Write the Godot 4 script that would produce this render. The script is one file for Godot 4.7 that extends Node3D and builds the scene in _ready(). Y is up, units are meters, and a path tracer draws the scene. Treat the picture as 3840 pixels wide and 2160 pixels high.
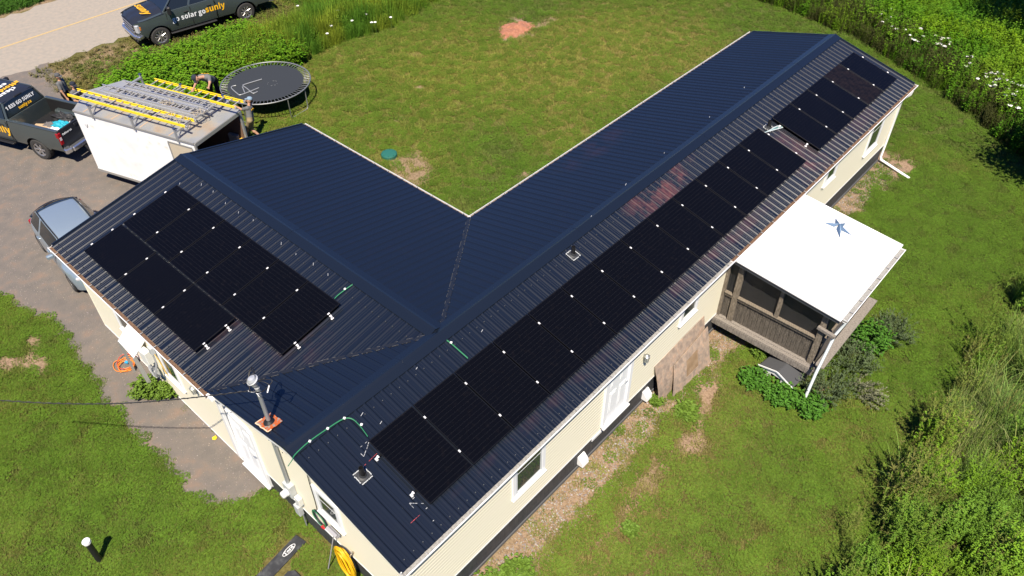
extends Node3D
# Lens and place of the drone camera, solved from the roof edges and the rows of solar panels (sizes known).
const FPX := 2898.594
const CAM := Vector3(5.894408, 16.006255, 3.522893)
var CB := Basis(Vector3(0.7443133, -0.0053798, -0.6678089), Vector3(-0.4517311, 0.7324404, -0.5093821), Vector3(0.4918706, 0.6808099, 0.5427349))
# House: front wall along x, long wing running towards -z. Eave and ridge heights above the lawn.
const EV := 3.066
const RD := 3.853
const W := 6.18
const W2 := 8.08
const LN := 23.54
const LW := 7.43
const KM := 0.787 / 3.09
const KL := 0.787 / 4.04
const WX := -0.20      # face of the right-hand wall
const WZ := -0.24      # face of the front wall
var rng := RandomNumberGenerator.new()
var names := {}
var mats := {}

func ray(u: float, v: float) -> Vector3:
	return CB * Vector3((u - 1920.0) / FPX, -(v - 1080.0) / FPX, -1.0)
func gp(u: float, v: float, y := 0.0) -> Vector3:
	var d := ray(u, v)
	return CAM + d * ((y - CAM.y) / d.y)
func on_x(u: float, v: float, x: float) -> Vector3:
	var d := ray(u, v)
	return CAM + d * ((x - CAM.x) / d.x)
func on_z(u: float, v: float, z: float) -> Vector3:
	var d := ray(u, v)
	return CAM + d * ((z - CAM.z) / d.z)
# where the ray of a pixel meets the plane y = a + bx x + bz z
func on_roof(u: float, v: float, a: float, bx: float, bz: float) -> Vector3:
	var d := ray(u, v)
	return CAM + d * ((a + bx * CAM.x + bz * CAM.z - CAM.y) / (d.y - bx * d.x - bz * d.z))

class MB:
	var v := PackedVector3Array()
	var n := PackedVector3Array()
	var t := PackedVector2Array()
	var c := PackedColorArray()
	var col := Color(1, 1, 1)
	var colored := false
	var textured := false
	func vert(p: Vector3, nn: Vector3, uv := Vector2.ZERO) -> void:
		v.append(p); n.append(nn); t.append(uv); c.append(col)
	func tri(a: Vector3, b: Vector3, d: Vector3, ua := Vector2.ZERO, ub := Vector2.ZERO, ud := Vector2.ZERO) -> void:
		var nn := (b - a).cross(d - a).normalized()
		vert(a, nn, ua); vert(d, nn, ud); vert(b, nn, ub)
	func trin(a: Vector3, b: Vector3, d: Vector3, na: Vector3, nb: Vector3, nd: Vector3) -> void:
		vert(a, na); vert(d, nd); vert(b, nb)
	func quad(a: Vector3, b: Vector3, d: Vector3, e: Vector3) -> void:
		tri(a, b, d); tri(a, d, e)
	func quadu(a: Vector3, b: Vector3, d: Vector3, e: Vector3, ua: Vector2, ub: Vector2, ud: Vector2, ue: Vector2) -> void:
		textured = true
		tri(a, b, d, ua, ub, ud); tri(a, d, e, ua, ud, ue)
	func quadn(a: Vector3, b: Vector3, d: Vector3, e: Vector3, na: Vector3, nb: Vector3, nd: Vector3, ne: Vector3) -> void:
		trin(a, b, d, na, nb, nd); trin(a, d, e, na, nd, ne)
	func box(p: Vector3, s: Vector3, bs := Basis.IDENTITY, bev := 0.0) -> void:
		var h := s * 0.5
		if bev <= 0.0:
			var q := []
			for i in 8:
				q.append(p + bs * Vector3(h.x if i & 1 else -h.x, h.y if i & 2 else -h.y, h.z if i & 4 else -h.z))
			quad(q[0], q[2], q[3], q[1]); quad(q[4], q[5], q[7], q[6]); quad(q[0], q[4], q[6], q[2])
			quad(q[1], q[3], q[7], q[5]); quad(q[2], q[6], q[7], q[3]); quad(q[0], q[1], q[5], q[4])
			return
		var b: float = min(bev, min(h.x, min(h.y, h.z)) * 0.95)
		# chamfered box: six faces, twelve edge strips, eight corner triangles
		for ax in 3:
			for sg in [-1.0, 1.0]:
				var u := (ax + 1) % 3
				var w := (ax + 2) % 3
				var f := []
				for k in [[-1, -1], [1, -1], [1, 1], [-1, 1]]:
					var l := Vector3.ZERO
					l[ax] = h[ax] * sg; l[u] = (h[u] - b) * k[0]; l[w] = (h[w] - b) * k[1]
					f.append(p + bs * l)
				if sg > 0: quad(f[0], f[1], f[2], f[3])
				else: quad(f[0], f[3], f[2], f[1])
		for ax in 3:
			var u := (ax + 1) % 3
			var w := (ax + 2) % 3
			for su in [-1.0, 1.0]:
				for sw in [-1.0, 1.0]:
					var f := []
					for e in [-1.0, 1.0]:
						var l1 := Vector3.ZERO; l1[ax] = (h[ax] - b) * e; l1[u] = h[u] * su; l1[w] = (h[w] - b) * sw
						var l2 := Vector3.ZERO; l2[ax] = (h[ax] - b) * e; l2[u] = (h[u] - b) * su; l2[w] = h[w] * sw
						f.append(p + bs * l1); f.append(p + bs * l2)
					if su * sw > 0: quad(f[0], f[2], f[3], f[1])
					else: quad(f[0], f[1], f[3], f[2])
		for sx in [-1.0, 1.0]:
			for sy in [-1.0, 1.0]:
				for sz in [-1.0, 1.0]:
					var a := p + bs * Vector3(h.x * sx, (h.y - b) * sy, (h.z - b) * sz)
					var d := p + bs * Vector3((h.x - b) * sx, h.y * sy, (h.z - b) * sz)
					var e := p + bs * Vector3((h.x - b) * sx, (h.y - b) * sy, h.z * sz)
					if sx * sy * sz > 0: tri(a, d, e)
					else: tri(a, e, d)
	func bar(a: Vector3, b: Vector3, wd: float, ht: float, up := Vector3.UP, bev := 0.0) -> void:
		var z := (b - a).normalized()
		var x := up.cross(z)
		if x.length() < 0.01: x = Vector3.RIGHT.cross(z)
		x = x.normalized()
		box((a + b) * 0.5, Vector3(wd, ht, a.distance_to(b)), Basis(x, z.cross(x), z), bev)
	func tube(pts: Array, r, seg := 8, caps := true) -> void:
		var m := pts.size()
		var x := Vector3.ZERO
		var rings := []
		for i in m:
			var d: Vector3
			if i == 0: d = pts[1] - pts[0]
			elif i == m - 1: d = pts[m - 1] - pts[m - 2]
			else: d = (pts[i + 1] - pts[i]).normalized() + (pts[i] - pts[i - 1]).normalized()
			d = d.normalized()
			if i == 0:
				x = d.cross(Vector3.UP)
				if x.length() < 0.05: x = d.cross(Vector3.RIGHT)
			x = (x - d * x.dot(d)).normalized()
			var y := d.cross(x)
			var rr: float = r[i] if r is Array else r
			var ring := []
			for k in seg:
				var a := TAU * k / seg
				var o := x * cos(a) + y * sin(a)
				ring.append([pts[i] + o * rr, o])
			rings.append(ring)
		for i in m - 1:
			for k in seg:
				var k2 := (k + 1) % seg
				var A = rings[i][k]; var B = rings[i][k2]; var D = rings[i + 1][k2]; var E = rings[i + 1][k]
				quadn(A[0], B[0], D[0], E[0], A[1], B[1], D[1], E[1])
		if caps:
			for k in range(1, seg - 1):
				tri(rings[0][0][0], rings[0][k + 1][0], rings[0][k][0])
				tri(rings[m - 1][0][0], rings[m - 1][k][0], rings[m - 1][k + 1][0])
	# profile of (radius, height) turned about the y axis of xf; sharp = flat bands
	func lathe(prof: Array, seg: int, xf := Transform3D.IDENTITY, sharp := false) -> void:
		for i in prof.size() - 1:
			var p0: Vector2 = prof[i]; var p1: Vector2 = prof[i + 1]
			if p0.is_equal_approx(p1): continue
			for k in seg:
				var a0 := TAU * k / seg; var a1 := TAU * (k + 1) / seg
				var d := p1 - p0
				var nr := Vector2(d.y, -d.x).normalized()
				var A := Vector3(p0.x * cos(a0), p0.y, p0.x * sin(a0)); var B := Vector3(p0.x * cos(a1), p0.y, p0.x * sin(a1))
				var D := Vector3(p1.x * cos(a1), p1.y, p1.x * sin(a1)); var E := Vector3(p1.x * cos(a0), p1.y, p1.x * sin(a0))
				var n0 := xf.basis * Vector3(nr.x * cos(a0), nr.y, nr.x * sin(a0)); var n1 := xf.basis * Vector3(nr.x * cos(a1), nr.y, nr.x * sin(a1))
				if p0.x > 1e-5 and p1.x > 1e-5:
					quadn(xf * A, xf * E, xf * D, xf * B, n0, n0, n1, n1)
				elif p0.x > 1e-5: trin(xf * A, xf * E, xf * B, n0, n0, n1)
				else: trin(xf * A, xf * E, xf * D, n0, n0, n1)
	# polygon in the xy plane of xf, pushed out along its z from 0 to depth
	func prism(poly: PackedVector2Array, depth: float, xf := Transform3D.IDENTITY) -> void:
		var idx := Geometry2D.triangulate_polygon(poly)
		if Geometry2D.is_polygon_clockwise(poly):
			poly = poly.duplicate(); poly.reverse(); idx = Geometry2D.triangulate_polygon(poly)
		for i in range(0, idx.size(), 3):
			var a := poly[idx[i]]; var b := poly[idx[i + 1]]; var d := poly[idx[i + 2]]
			if (b - a).cross(d - a) < 0.0:
				var s := b; b = d; d = s
			tri(xf * Vector3(a.x, a.y, depth), xf * Vector3(b.x, b.y, depth), xf * Vector3(d.x, d.y, depth))
			tri(xf * Vector3(a.x, a.y, 0), xf * Vector3(d.x, d.y, 0), xf * Vector3(b.x, b.y, 0))
		for i in poly.size():
			var a := poly[i]; var b := poly[(i + 1) % poly.size()]
			quad(xf * Vector3(a.x, a.y, 0), xf * Vector3(b.x, b.y, 0), xf * Vector3(b.x, b.y, depth), xf * Vector3(a.x, a.y, depth))
	func mesh() -> ArrayMesh:
		var arr := []
		arr.resize(Mesh.ARRAY_MAX)
		arr[Mesh.ARRAY_VERTEX] = v
		arr[Mesh.ARRAY_NORMAL] = n
		if textured: arr[Mesh.ARRAY_TEX_UV] = t
		if colored: arr[Mesh.ARRAY_COLOR] = c
		var m := ArrayMesh.new()
		m.add_surface_from_arrays(Mesh.PRIMITIVE_TRIANGLES, arr)
		return m

func mat(key: String, lin: Color, rough := 0.8, metal := 0.0, spec := 0.5) -> StandardMaterial3D:
	if mats.has(key): return mats[key]
	var m := StandardMaterial3D.new()
	m.albedo_color = lin.linear_to_srgb()
	m.roughness = rough
	m.metallic = metal
	m.metallic_specular = spec
	mats[key] = m
	return m
func vmat(key: String, rough := 0.9, back := 0.0) -> StandardMaterial3D:
	if mats.has(key): return mats[key]
	var m := mat(key, Color(1, 1, 1), rough)
	m.vertex_color_use_as_albedo = true
	m.cull_mode = BaseMaterial3D.CULL_DISABLED
	m.metallic_specular = 0.2
	if back > 0.0:
		m.backlight_enabled = true
		m.backlight = Color(back, back, back)
	return m
# a computed noise as a colour map: stops are linear colours
func noise_tex(freq: float, stops: Array, size := 512, seed_ := 1, oct := 4, type := FastNoiseLite.TYPE_SIMPLEX_SMOOTH) -> NoiseTexture2D:
	var nz := FastNoiseLite.new()
	nz.noise_type = type; nz.frequency = freq; nz.fractal_octaves = oct; nz.seed = seed_
	var t := NoiseTexture2D.new()
	t.width = size; t.height = size; t.seamless = true; t.noise = nz; t.generate_mipmaps = true
	var g := Gradient.new()
	g.offsets = PackedFloat32Array(stops.map(func(s): return s[0]))
	g.colors = PackedColorArray(stops.map(func(s): return s[1].linear_to_srgb()))
	t.color_ramp = g
	return t
func bump_tex(freq: float, strength: float, size := 512, seed_ := 3, oct := 4, type := FastNoiseLite.TYPE_SIMPLEX_SMOOTH) -> NoiseTexture2D:
	var nz := FastNoiseLite.new()
	nz.noise_type = type; nz.frequency = freq; nz.fractal_octaves = oct; nz.seed = seed_
	var t := NoiseTexture2D.new()
	t.width = size; t.height = size; t.seamless = true; t.noise = nz; t.as_normal_map = true; t.bump_strength = strength
	return t
# world-aligned pattern over a material: metres per repeat
func grain(m: StandardMaterial3D, tex: Texture2D, metres: float, world := true) -> StandardMaterial3D:
	m.albedo_texture = tex
	m.uv1_triplanar = true
	m.uv1_world_triplanar = world
	m.uv1_scale = Vector3.ONE / metres
	return m
func relief(m: StandardMaterial3D, tex: Texture2D, amount: float) -> StandardMaterial3D:
	m.normal_enabled = true
	m.normal_texture = tex
	m.normal_scale = amount
	return m

func numbered(called: String) -> String:
	if not names.has(called):
		names[called] = 0
		return called
	names[called] += 1
	return "%s_%03d" % [called, names[called]]
func tag(o: Node3D, label: String, category: String, group := "", kind := "") -> Node3D:
	o.set_meta("label", label); o.set_meta("category", category)
	if group: o.set_meta("group", group)
	if kind: o.set_meta("kind", kind)
	return o
func thing(called: String, label: String, category: String, at := Vector3.ZERO, turn := 0.0, group := "") -> Node3D:
	var o := Node3D.new()
	o.name = numbered(called)
	add_child(o)
	o.position = at
	o.rotation.y = turn
	return tag(o, label, category, group)
func obj(called: String, mb: MB, m: Material, parent: Node3D = null) -> MeshInstance3D:
	var o := MeshInstance3D.new()
	o.mesh = mb.mesh()
	return put(called, o, m, parent)
func put(called: String, o: MeshInstance3D, m: Material, parent: Node3D = null) -> MeshInstance3D:
	o.material_override = m
	if parent:
		o.name = called
		parent.add_child(o, true)
	else:
		o.name = numbered(called)
		add_child(o)
	return o
func shared(called: String, me: Mesh, m: Material, parent: Node3D, xf := Transform3D.IDENTITY) -> MeshInstance3D:
	var o := MeshInstance3D.new()
	o.mesh = me
	o.transform = xf
	return put(called, o, m, parent)
func copy(src: Node3D, at: Vector3, turn: float, label := "") -> Node3D:
	var r: Node3D = src.duplicate()
	r.name = numbered(String(src.name).rstrip("_0123456789"))
	add_child(r)
	r.position = at
	r.rotation.y = turn
	if label: r.set_meta("label", label)
	return r
func group_part(called: String, parent: Node3D) -> Node3D:
	var o := Node3D.new()
	o.name = called
	parent.add_child(o, true)
	return o
func lettering(text: String, size: float, m: Material, parent: Node3D, xf: Transform3D, bold := true, font := "Droid Sans", thick := 0.006) -> MeshInstance3D:
	var sf := SystemFont.new()
	sf.font_names = PackedStringArray([font])
	if bold: sf.font_weight = 700
	var tm := TextMesh.new()
	tm.text = text
	tm.font = sf
	tm.font_size = 48
	tm.pixel_size = size / 48.0
	tm.depth = thick
	return shared("lettering", tm, m, parent, xf)
func smooth_path(p: Array, steps := 6) -> Array:
	var out := []
	for i in p.size() - 1:
		var a: Vector3 = p[max(i - 1, 0)]; var b: Vector3 = p[i]; var c: Vector3 = p[i + 1]; var d: Vector3 = p[min(i + 2, p.size() - 1)]
		for k in steps:
			out.append(b.cubic_interpolate(c, a, d, float(k) / steps))
	out.append(p[-1])
	return out
func R(a: float, b: float) -> float:
	return rng.randf_range(a, b)
var sun_dir := Vector3(0.60, 1.48, 0.67).normalized()
var mix_noise := FastNoiseLite.new()
var fine_noise := FastNoiseLite.new()
var drive: PackedVector2Array
var mats_on_grass := []
var bare := []          # worn patches of soil: [centre, rx, rz, turn, strength]

func _ready() -> void:
	rng.seed = 20240
	var cam := Camera3D.new()
	cam.name = "camera"
	cam.transform = Transform3D(CB.orthonormalized(), CAM)
	cam.keep_aspect = Camera3D.KEEP_HEIGHT
	cam.fov = rad_to_deg(2.0 * atan(1080.0 / FPX))
	cam.near = 0.1
	cam.far = 1500.0
	add_child(cam)
	cam.current = true
	var env := Environment.new()
	env.background_mode = Environment.BG_SKY
	var sm := ProceduralSkyMaterial.new()
	sm.sky_top_color = Color(0.17, 0.34, 0.66)
	sm.sky_horizon_color = Color(0.44, 0.60, 0.85)
	sm.sky_curve = 0.14
	sm.ground_bottom_color = Color(0.10, 0.12, 0.06)
	sm.ground_horizon_color = Color(0.42, 0.47, 0.42)
	sm.sun_angle_max = 8.0
	sm.energy_multiplier = 0.68
	var sky := Sky.new()
	sky.sky_material = sm
	env.sky = sky
	env.tonemap_mode = Environment.TONE_MAPPER_LINEAR
	env.tonemap_exposure = 1.78
	env.sdfgi_enabled = true
	env.ssao_enabled = true
	env.ssil_enabled = true
	var we := WorldEnvironment.new()
	we.name = "environment"
	we.environment = env
	add_child(we)
	var sun := DirectionalLight3D.new()
	sun.name = "sun"
	sun.light_energy = 1.6
	sun.light_color = Color(1.0, 0.955, 0.88)
	sun.light_angular_distance = 0.53
	sun.shadow_enabled = true
	add_child(sun)
	sun.look_at_from_position(sun_dir * 60.0, Vector3.ZERO)
	mix_noise.seed = 11; mix_noise.frequency = 0.16; mix_noise.fractal_octaves = 3
	fine_noise.seed = 5; fine_noise.frequency = 0.9; fine_noise.fractal_octaves = 2
	build_ground()
	build_house()
	build_solar()
	build_fixtures()
	build_porch()
	build_yard()
	build_vehicles()
	build_people()
	build_plants()

func V2(p: Vector3) -> Vector2:
	return Vector2(p.x, p.z)
func lawn_tone(x: float, z: float) -> Color:
	# three kinds of turf: lush clover, plain mown grass, dry straw-coloured grass
	var a := mix_noise.get_noise_2d(x * 1.0, z * 1.0)
	var b := mix_noise.get_noise_2d(x * 0.33 + 70.0, z * 0.33 - 20.0)
	var f := fine_noise.get_noise_2d(x * 1.4, z * 1.4)
	var plain := Color(0.152, 0.180, 0.034)
	var lush := Color(0.096, 0.146, 0.028)
	var pale := Color(0.205, 0.220, 0.042)
	var dry := Color(0.27, 0.22, 0.075)
	# wide drifts of clover, plain and yellowing grass; fine speckle stays weak
	var far := clampf((-x - 4.0) / 8.0, 0.0, 1.0) * clampf((-z - 8.0) / 10.0, 0.0, 1.0)
	var c := plain.lerp(lush, clampf(0.45 + a * 0.9 + b * 1.2 + f * 0.18 - far * 0.35, 0.0, 1.0))
	c = c.lerp(pale, clampf(far * (0.35 - b * 1.4) + a * 0.12, 0.0, 0.8))
	var d := 0.03 + 0.8 * maxf(0.0, f * 0.35 - a * 0.6 + b * 0.3 - 0.14)
	# thinner, browner turf on the near side of the porch
	var worn := clampf((x - 0.3) / 1.2, 0.0, 1.0) * clampf((5.9 - x) / 1.6, 0.0, 1.0) * clampf((z + 11.5) / 2.5, 0.0, 1.0)
	c = c.lerp(Color(0.150, 0.135, 0.045), clampf(worn * (0.45 + f * 0.5 - b * 0.8 + a * 0.4), 0.0, 0.8))
	# thin dry turf near the drive's end, by the near corner and beside the long wall
	d += 0.38 * exp(-pow(Vector2(x + 2.5, z - 1.6).length() / 2.6, 2.0))
	d += 0.50 * exp(-pow((x - 1.5) / 1.3, 2.0)) * (1.0 if z > -10.0 else exp(-pow((z + 10.0) / 1.5, 2.0))) * (0.75 + 0.5 * a)
	d += 0.30 * exp(-pow(Vector2((x + 12.0) / 5.0, (z + 25.0) / 6.0).length(), 2.0))
	return c.lerp(dry, clampf(d, 0.0, 0.85))
func bare_at(x: float, z: float) -> float:
	var s := 0.0
	var w := fine_noise.get_noise_2d(x * 1.1 + 9.0, z * 1.1) * 0.45
	for b in bare:
		var d := Vector2(x - b[0].x, z - b[0].y).rotated(b[3])
		s = maxf(s, b[4] * clampf((1.25 - Vector2(d.x / b[1], d.y / b[2]).length() + w) * 2.2, 0.0, 1.0))
	return s

func sheet(called: String, poly: PackedVector2Array, y: float, m: Material, parent: Node3D = null) -> MeshInstance3D:
	var mb := MB.new()
	var idx := Geometry2D.triangulate_polygon(poly)
	for i in range(0, idx.size(), 3):
		var a := poly[idx[i]]; var b := poly[idx[i + 1]]; var c := poly[idx[i + 2]]
		if (b - a).cross(c - a) > 0.0:
			var s := b; b = c; c = s
		mb.tri(Vector3(a.x, y, a.y), Vector3(b.x, y, b.y), Vector3(c.x, y, c.y))
	return obj(called, mb, m, parent)
func rough_edge(pts: Array, amount: float, step := 0.25) -> PackedVector2Array:
	var out := PackedVector2Array()
	for i in pts.size():
		var a: Vector2 = pts[i]; var b: Vector2 = pts[(i + 1) % pts.size()]
		var k := maxi(1, int(a.distance_to(b) / step))
		var side := (b - a).orthogonal().normalized()
		for j in k:
			var p := a.lerp(b, float(j) / k)
			out.append(p + side * fine_noise.get_noise_2d(p.x * 2.0, p.y * 2.0) * amount)
	return out

func build_ground() -> void:
	# one sheet out to the horizon, finer where the camera looks
	bare = [
		[Vector2(-17.6, -22.8), 0.75, 1.15, 0.5, 0.9], [Vector2(-17.0, -24.3), 0.3, 0.7, 0.2, 0.7],
		[Vector2(-12.7, -11.4), 0.75, 1.15, 0.75, 0.75],
		[Vector2(-13.5, 1.85), 0.55, 0.32, 0.3, 0.95], [Vector2(-14.3, 1.45), 0.55, 0.24, -0.3, 0.9], [Vector2(-14.1, 2.3), 0.5, 0.36, 0.4, 0.95],
		[Vector2(0.15, -23.4), 1.0, 1.0, 0.0, 0.95], [Vector2(0.4, -22.2), 0.5, 0.9, 0.0, 0.8],
		[Vector2(0.2, -5.0), 0.5, 6.5, 0.0, 0.9], [Vector2(0.3, -13.0), 0.7, 4.0, 0.0, 0.9], [Vector2(0.2, -19.5), 0.5, 3.5, 0.0, 0.9],
		[Vector2(1.15, -9.2), 0.22, 1.5, 0.25, 0.95], [Vector2(1.55, -8.0), 0.38, 0.5, 0.3, 0.95], [Vector2(1.35, -6.3), 0.3, 1.8, 0.05, 0.7],
		[Vector2(3.05, -11.9), 0.4, 0.35, 0.0, 0.9], [Vector2(-29.6, -8.0), 0.9, 3.2, 0.0, 0.75], [Vector2(-38.2, -9.0), 0.8, 9.0, 0.0, 0.8],
		[Vector2(-4.6, 3.3), 0.35, 0.25, 0.3, 0.6], [Vector2(-2.3, 3.0), 0.4, 0.3, 0.3, 0.45], [Vector2(-5.0, 1.0), 0.4, 0.3, 0.0, 0.4],
		[Vector2(-9.4, -14.0), 0.14, 0.2, 0.0, 0.9], [Vector2(-15.6, -13.6), 0.16, 0.22, 0.0, 0.8], [Vector2(-10.6, -10.0), 0.2, 0.16, 0.0, 0.8], [Vector2(-7.6, -10.6), 0.3, 0.2, 0.0, 0.8], [Vector2(-16.8, -16.0), 0.18, 0.14, 0.0, 0.8],
	]
	var xs := axis_steps(-46.0, 16.0, 0.3)
	var zs := axis_steps(-48.0, 10.0, 0.3)
	var mb := MB.new()
	mb.colored = true
	var cols := []
	var soil := Color(0.285, 0.20, 0.135)
	for x in xs:
		var row := PackedColorArray()
		for z in zs:
			var c := Color(0.06, 0.10, 0.02)
			if absf(x) < 60.0 and absf(z) < 60.0:
				c = lawn_tone(x, z)
				c = Color(c.r * 0.72 + 0.010, c.g * 0.62 + 0.004, c.b * 0.8 + 0.004)
				c = c.lerp(soil, bare_at(x, z))
			row.append(c)
		cols.append(row)
	var up := Vector3.UP
	for i in xs.size() - 1:
		for j in zs.size() - 1:
			var a := Vector3(xs[i], 0, zs[j]); var b := Vector3(xs[i], 0, zs[j + 1]); var c := Vector3(xs[i + 1], 0, zs[j + 1]); var d := Vector3(xs[i + 1], 0, zs[j])
			for q in [[a, cols[i][j]], [c, cols[i + 1][j + 1]], [b, cols[i][j + 1]], [a, cols[i][j]], [d, cols[i + 1][j]], [c, cols[i + 1][j + 1]]]:
				mb.col = q[1]
				mb.vert(q[0], up)
	var gm := vmat("ground_soil", 0.95)
	grain(gm, noise_tex(0.03, [[0.0, Color(0.55, 0.52, 0.5)], [0.45, Color(0.85, 0.84, 0.82)], [0.62, Color(1, 1, 1)], [1.0, Color(1.2, 1.15, 1.1).clamp()]], 512, 4, 5), 1.7)
	relief(gm, bump_tex(0.05, 8.0), 0.6)
	var ground := obj("ground", mb, gm)
	ground.set_meta("kind", "structure"); ground.set_meta("label", "mown lawn with worn patches of reddish soil"); ground.set_meta("category", "lawn")
	# road: pale worn asphalt along the far side
	var rm := mat("asphalt", Color(1, 1, 1), 0.95)
	grain(rm, noise_tex(0.02, [[0.0, Color(0.245, 0.220, 0.185)], [0.4, Color(0.272, 0.242, 0.203)], [0.6, Color(0.285, 0.25, 0.208)], [1.0, Color(0.32, 0.265, 0.21)]], 1024, 8, 6), 6.0)
	relief(rm, bump_tex(0.3, 5.0, 512, 6), 0.25)
	var road := sheet("road", rough_edge([Vector2(-37.5, 60), Vector2(-37.5, -90), Vector2(-30.9, -90), Vector2(-30.9, -9), Vector2(-31.0, 60)], 0.35, 0.4), 0.004, rm)
	road.set_meta("kind", "structure"); road.set_meta("label", "pale grey country road with a thin yellow line"); road.set_meta("category", "road")
	var ym := mat("yellow_paint", Color(1, 1, 1), 0.9)
	grain(ym, noise_tex(0.08, [[0.0, Color(0.31, 0.25, 0.17)], [0.5, Color(0.42, 0.30, 0.14)], [1.0, Color(0.50, 0.36, 0.13)]], 256, 12, 4), 0.8)
	sheet("centre_line", PackedVector2Array([Vector2(-34.16, 60), Vector2(-34.16, -90), Vector2(-34.03, -90), Vector2(-34.03, 60)]), 0.008, ym, road)
	# gravel drive from the road to the front door
	var dp := [Vector2(-31.0, 6), Vector2(-31.0, -6.4), Vector2(-29.4, -6.3), Vector2(-27.6, -5.9), Vector2(-25.8, -6.5), Vector2(-24.0, -6.9), Vector2(-21.0, -7.2), Vector2(-18.0, -8.0), Vector2(-15.0, -8.0), Vector2(-13.3, -7.2), Vector2(-13.3, -0.3), Vector2(-5.3, -0.3), Vector2(-5.25, 0.25), Vector2(-5.7, 0.8), Vector2(-6.6, 1.15), Vector2(-8.5, 1.25), Vector2(-10.1, 1.15), Vector2(-11.5, 1.1), Vector2(-12.9, 0.9), Vector2(-14.4, 0.9), Vector2(-15.4, 1.0), Vector2(-16.8, 1.4), Vector2(-19.0, 2.6), Vector2(-24.0, 6.0)]
	drive = rough_edge(dp, 0.3)
	var dm := mat("gravel_soil", Color(1, 1, 1), 0.95)
	grain(dm, noise_tex(0.012, [[0.0, Color(0.110, 0.098, 0.088)], [0.4, Color(0.130, 0.114, 0.100)], [0.62, Color(0.142, 0.121, 0.104)], [0.8, Color(0.160, 0.125, 0.101)], [1.0, Color(0.185, 0.132, 0.100)]], 1024, 21, 7), 8.0)
	relief(dm, bump_tex(0.45, 5.0, 512, 9), 0.2)
	var dr := sheet("driveway", drive, 0.012, dm)
	dr.set_meta("kind", "structure"); dr.set_meta("label", "brown gravel driveway leading to the front door"); dr.set_meta("category", "driveway")
	# loose stones on the drive and along the long wall
	var stone := MB.new()
	stone.colored = true
	var pts := [Vector3(1, 0, 0), Vector3(0.3, 0.5, 0.9), Vector3(-0.8, 0.1, 0.6), Vector3(-0.9, 0.3, -0.5), Vector3(0.2, 0.1, -1.0), Vector3(0.05, 0.75, 0)]
	for k in 5: stone.tri(pts[5], pts[(k + 1) % 5], pts[k])
	var xf: Array[Transform3D] = []
	var cc: Array[Color] = []
	var tries := 0
	while xf.size() < 26000 and tries < 90000:
		tries += 1
		var p := Vector2(R(-31, -5.2), R(-8.2, 5))
		if tries % 4 == 0: p = Vector2(R(-0.1, 0.9), R(-23.5, 1.2))
		elif not Geometry2D.is_point_in_polygon(p, drive): continue
		var s := R(0.006, 0.016)
		xf.append(Transform3D(Basis(Vector3.UP, R(0, TAU)).scaled(Vector3(s, s * R(0.4, 0.8), s)), Vector3(p.x, 0.013, p.y)))
		var g := R(0.12, 0.30)
		cc.append(Color(g * 1.05, g * R(0.82, 0.95), g * R(0.66, 0.88)))
	for k in 2600:
		var p := Vector2(R(-0.15, 0.55), R(-23.2, 0.8))
		var s := R(0.010, 0.028)
		xf.append(Transform3D(Basis(Vector3.UP, R(0, TAU)).scaled(Vector3(s, s * 0.6, s)), Vector3(p.x, 0.004, p.y)))
		var g := R(0.18, 0.36)
		cc.append(Color(g, g * R(0.86, 0.97), g * R(0.74, 0.95)))
	tag(scatter("gravel", stone, xf, cc, vmat("stone_grains", 0.9)), "loose gravel on the drive and along the long wall", "gravel", "", "stuff")

func axis_steps(a: float, b: float, s: float) -> PackedFloat32Array:
	var out := PackedFloat32Array([-500.0, -200.0, -100.0, -65.0])
	var x := a
	while x <= b:
		out.append(x)
		x += s
	out.append_array(PackedFloat32Array([25.0, 45.0, 100.0, 300.0]))
	return out

func scatter(called: String, mb: MB, xf: Array[Transform3D], cc: Array[Color], m: Material, parent: Node3D = null) -> MultiMeshInstance3D:
	var mm := MultiMesh.new()
	mm.transform_format = MultiMesh.TRANSFORM_3D
	mm.use_colors = true
	mm.mesh = mb.mesh()
	mm.instance_count = xf.size()
	for i in xf.size():
		mm.set_instance_transform(i, xf[i])
		mm.set_instance_color(i, cc[i])
	var o := MultiMeshInstance3D.new()
	o.multimesh = mm
	o.material_override = m
	if parent:
		o.name = called
		parent.add_child(o, true)
	else:
		o.name = numbered(called)
		add_child(o)
	return o
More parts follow.
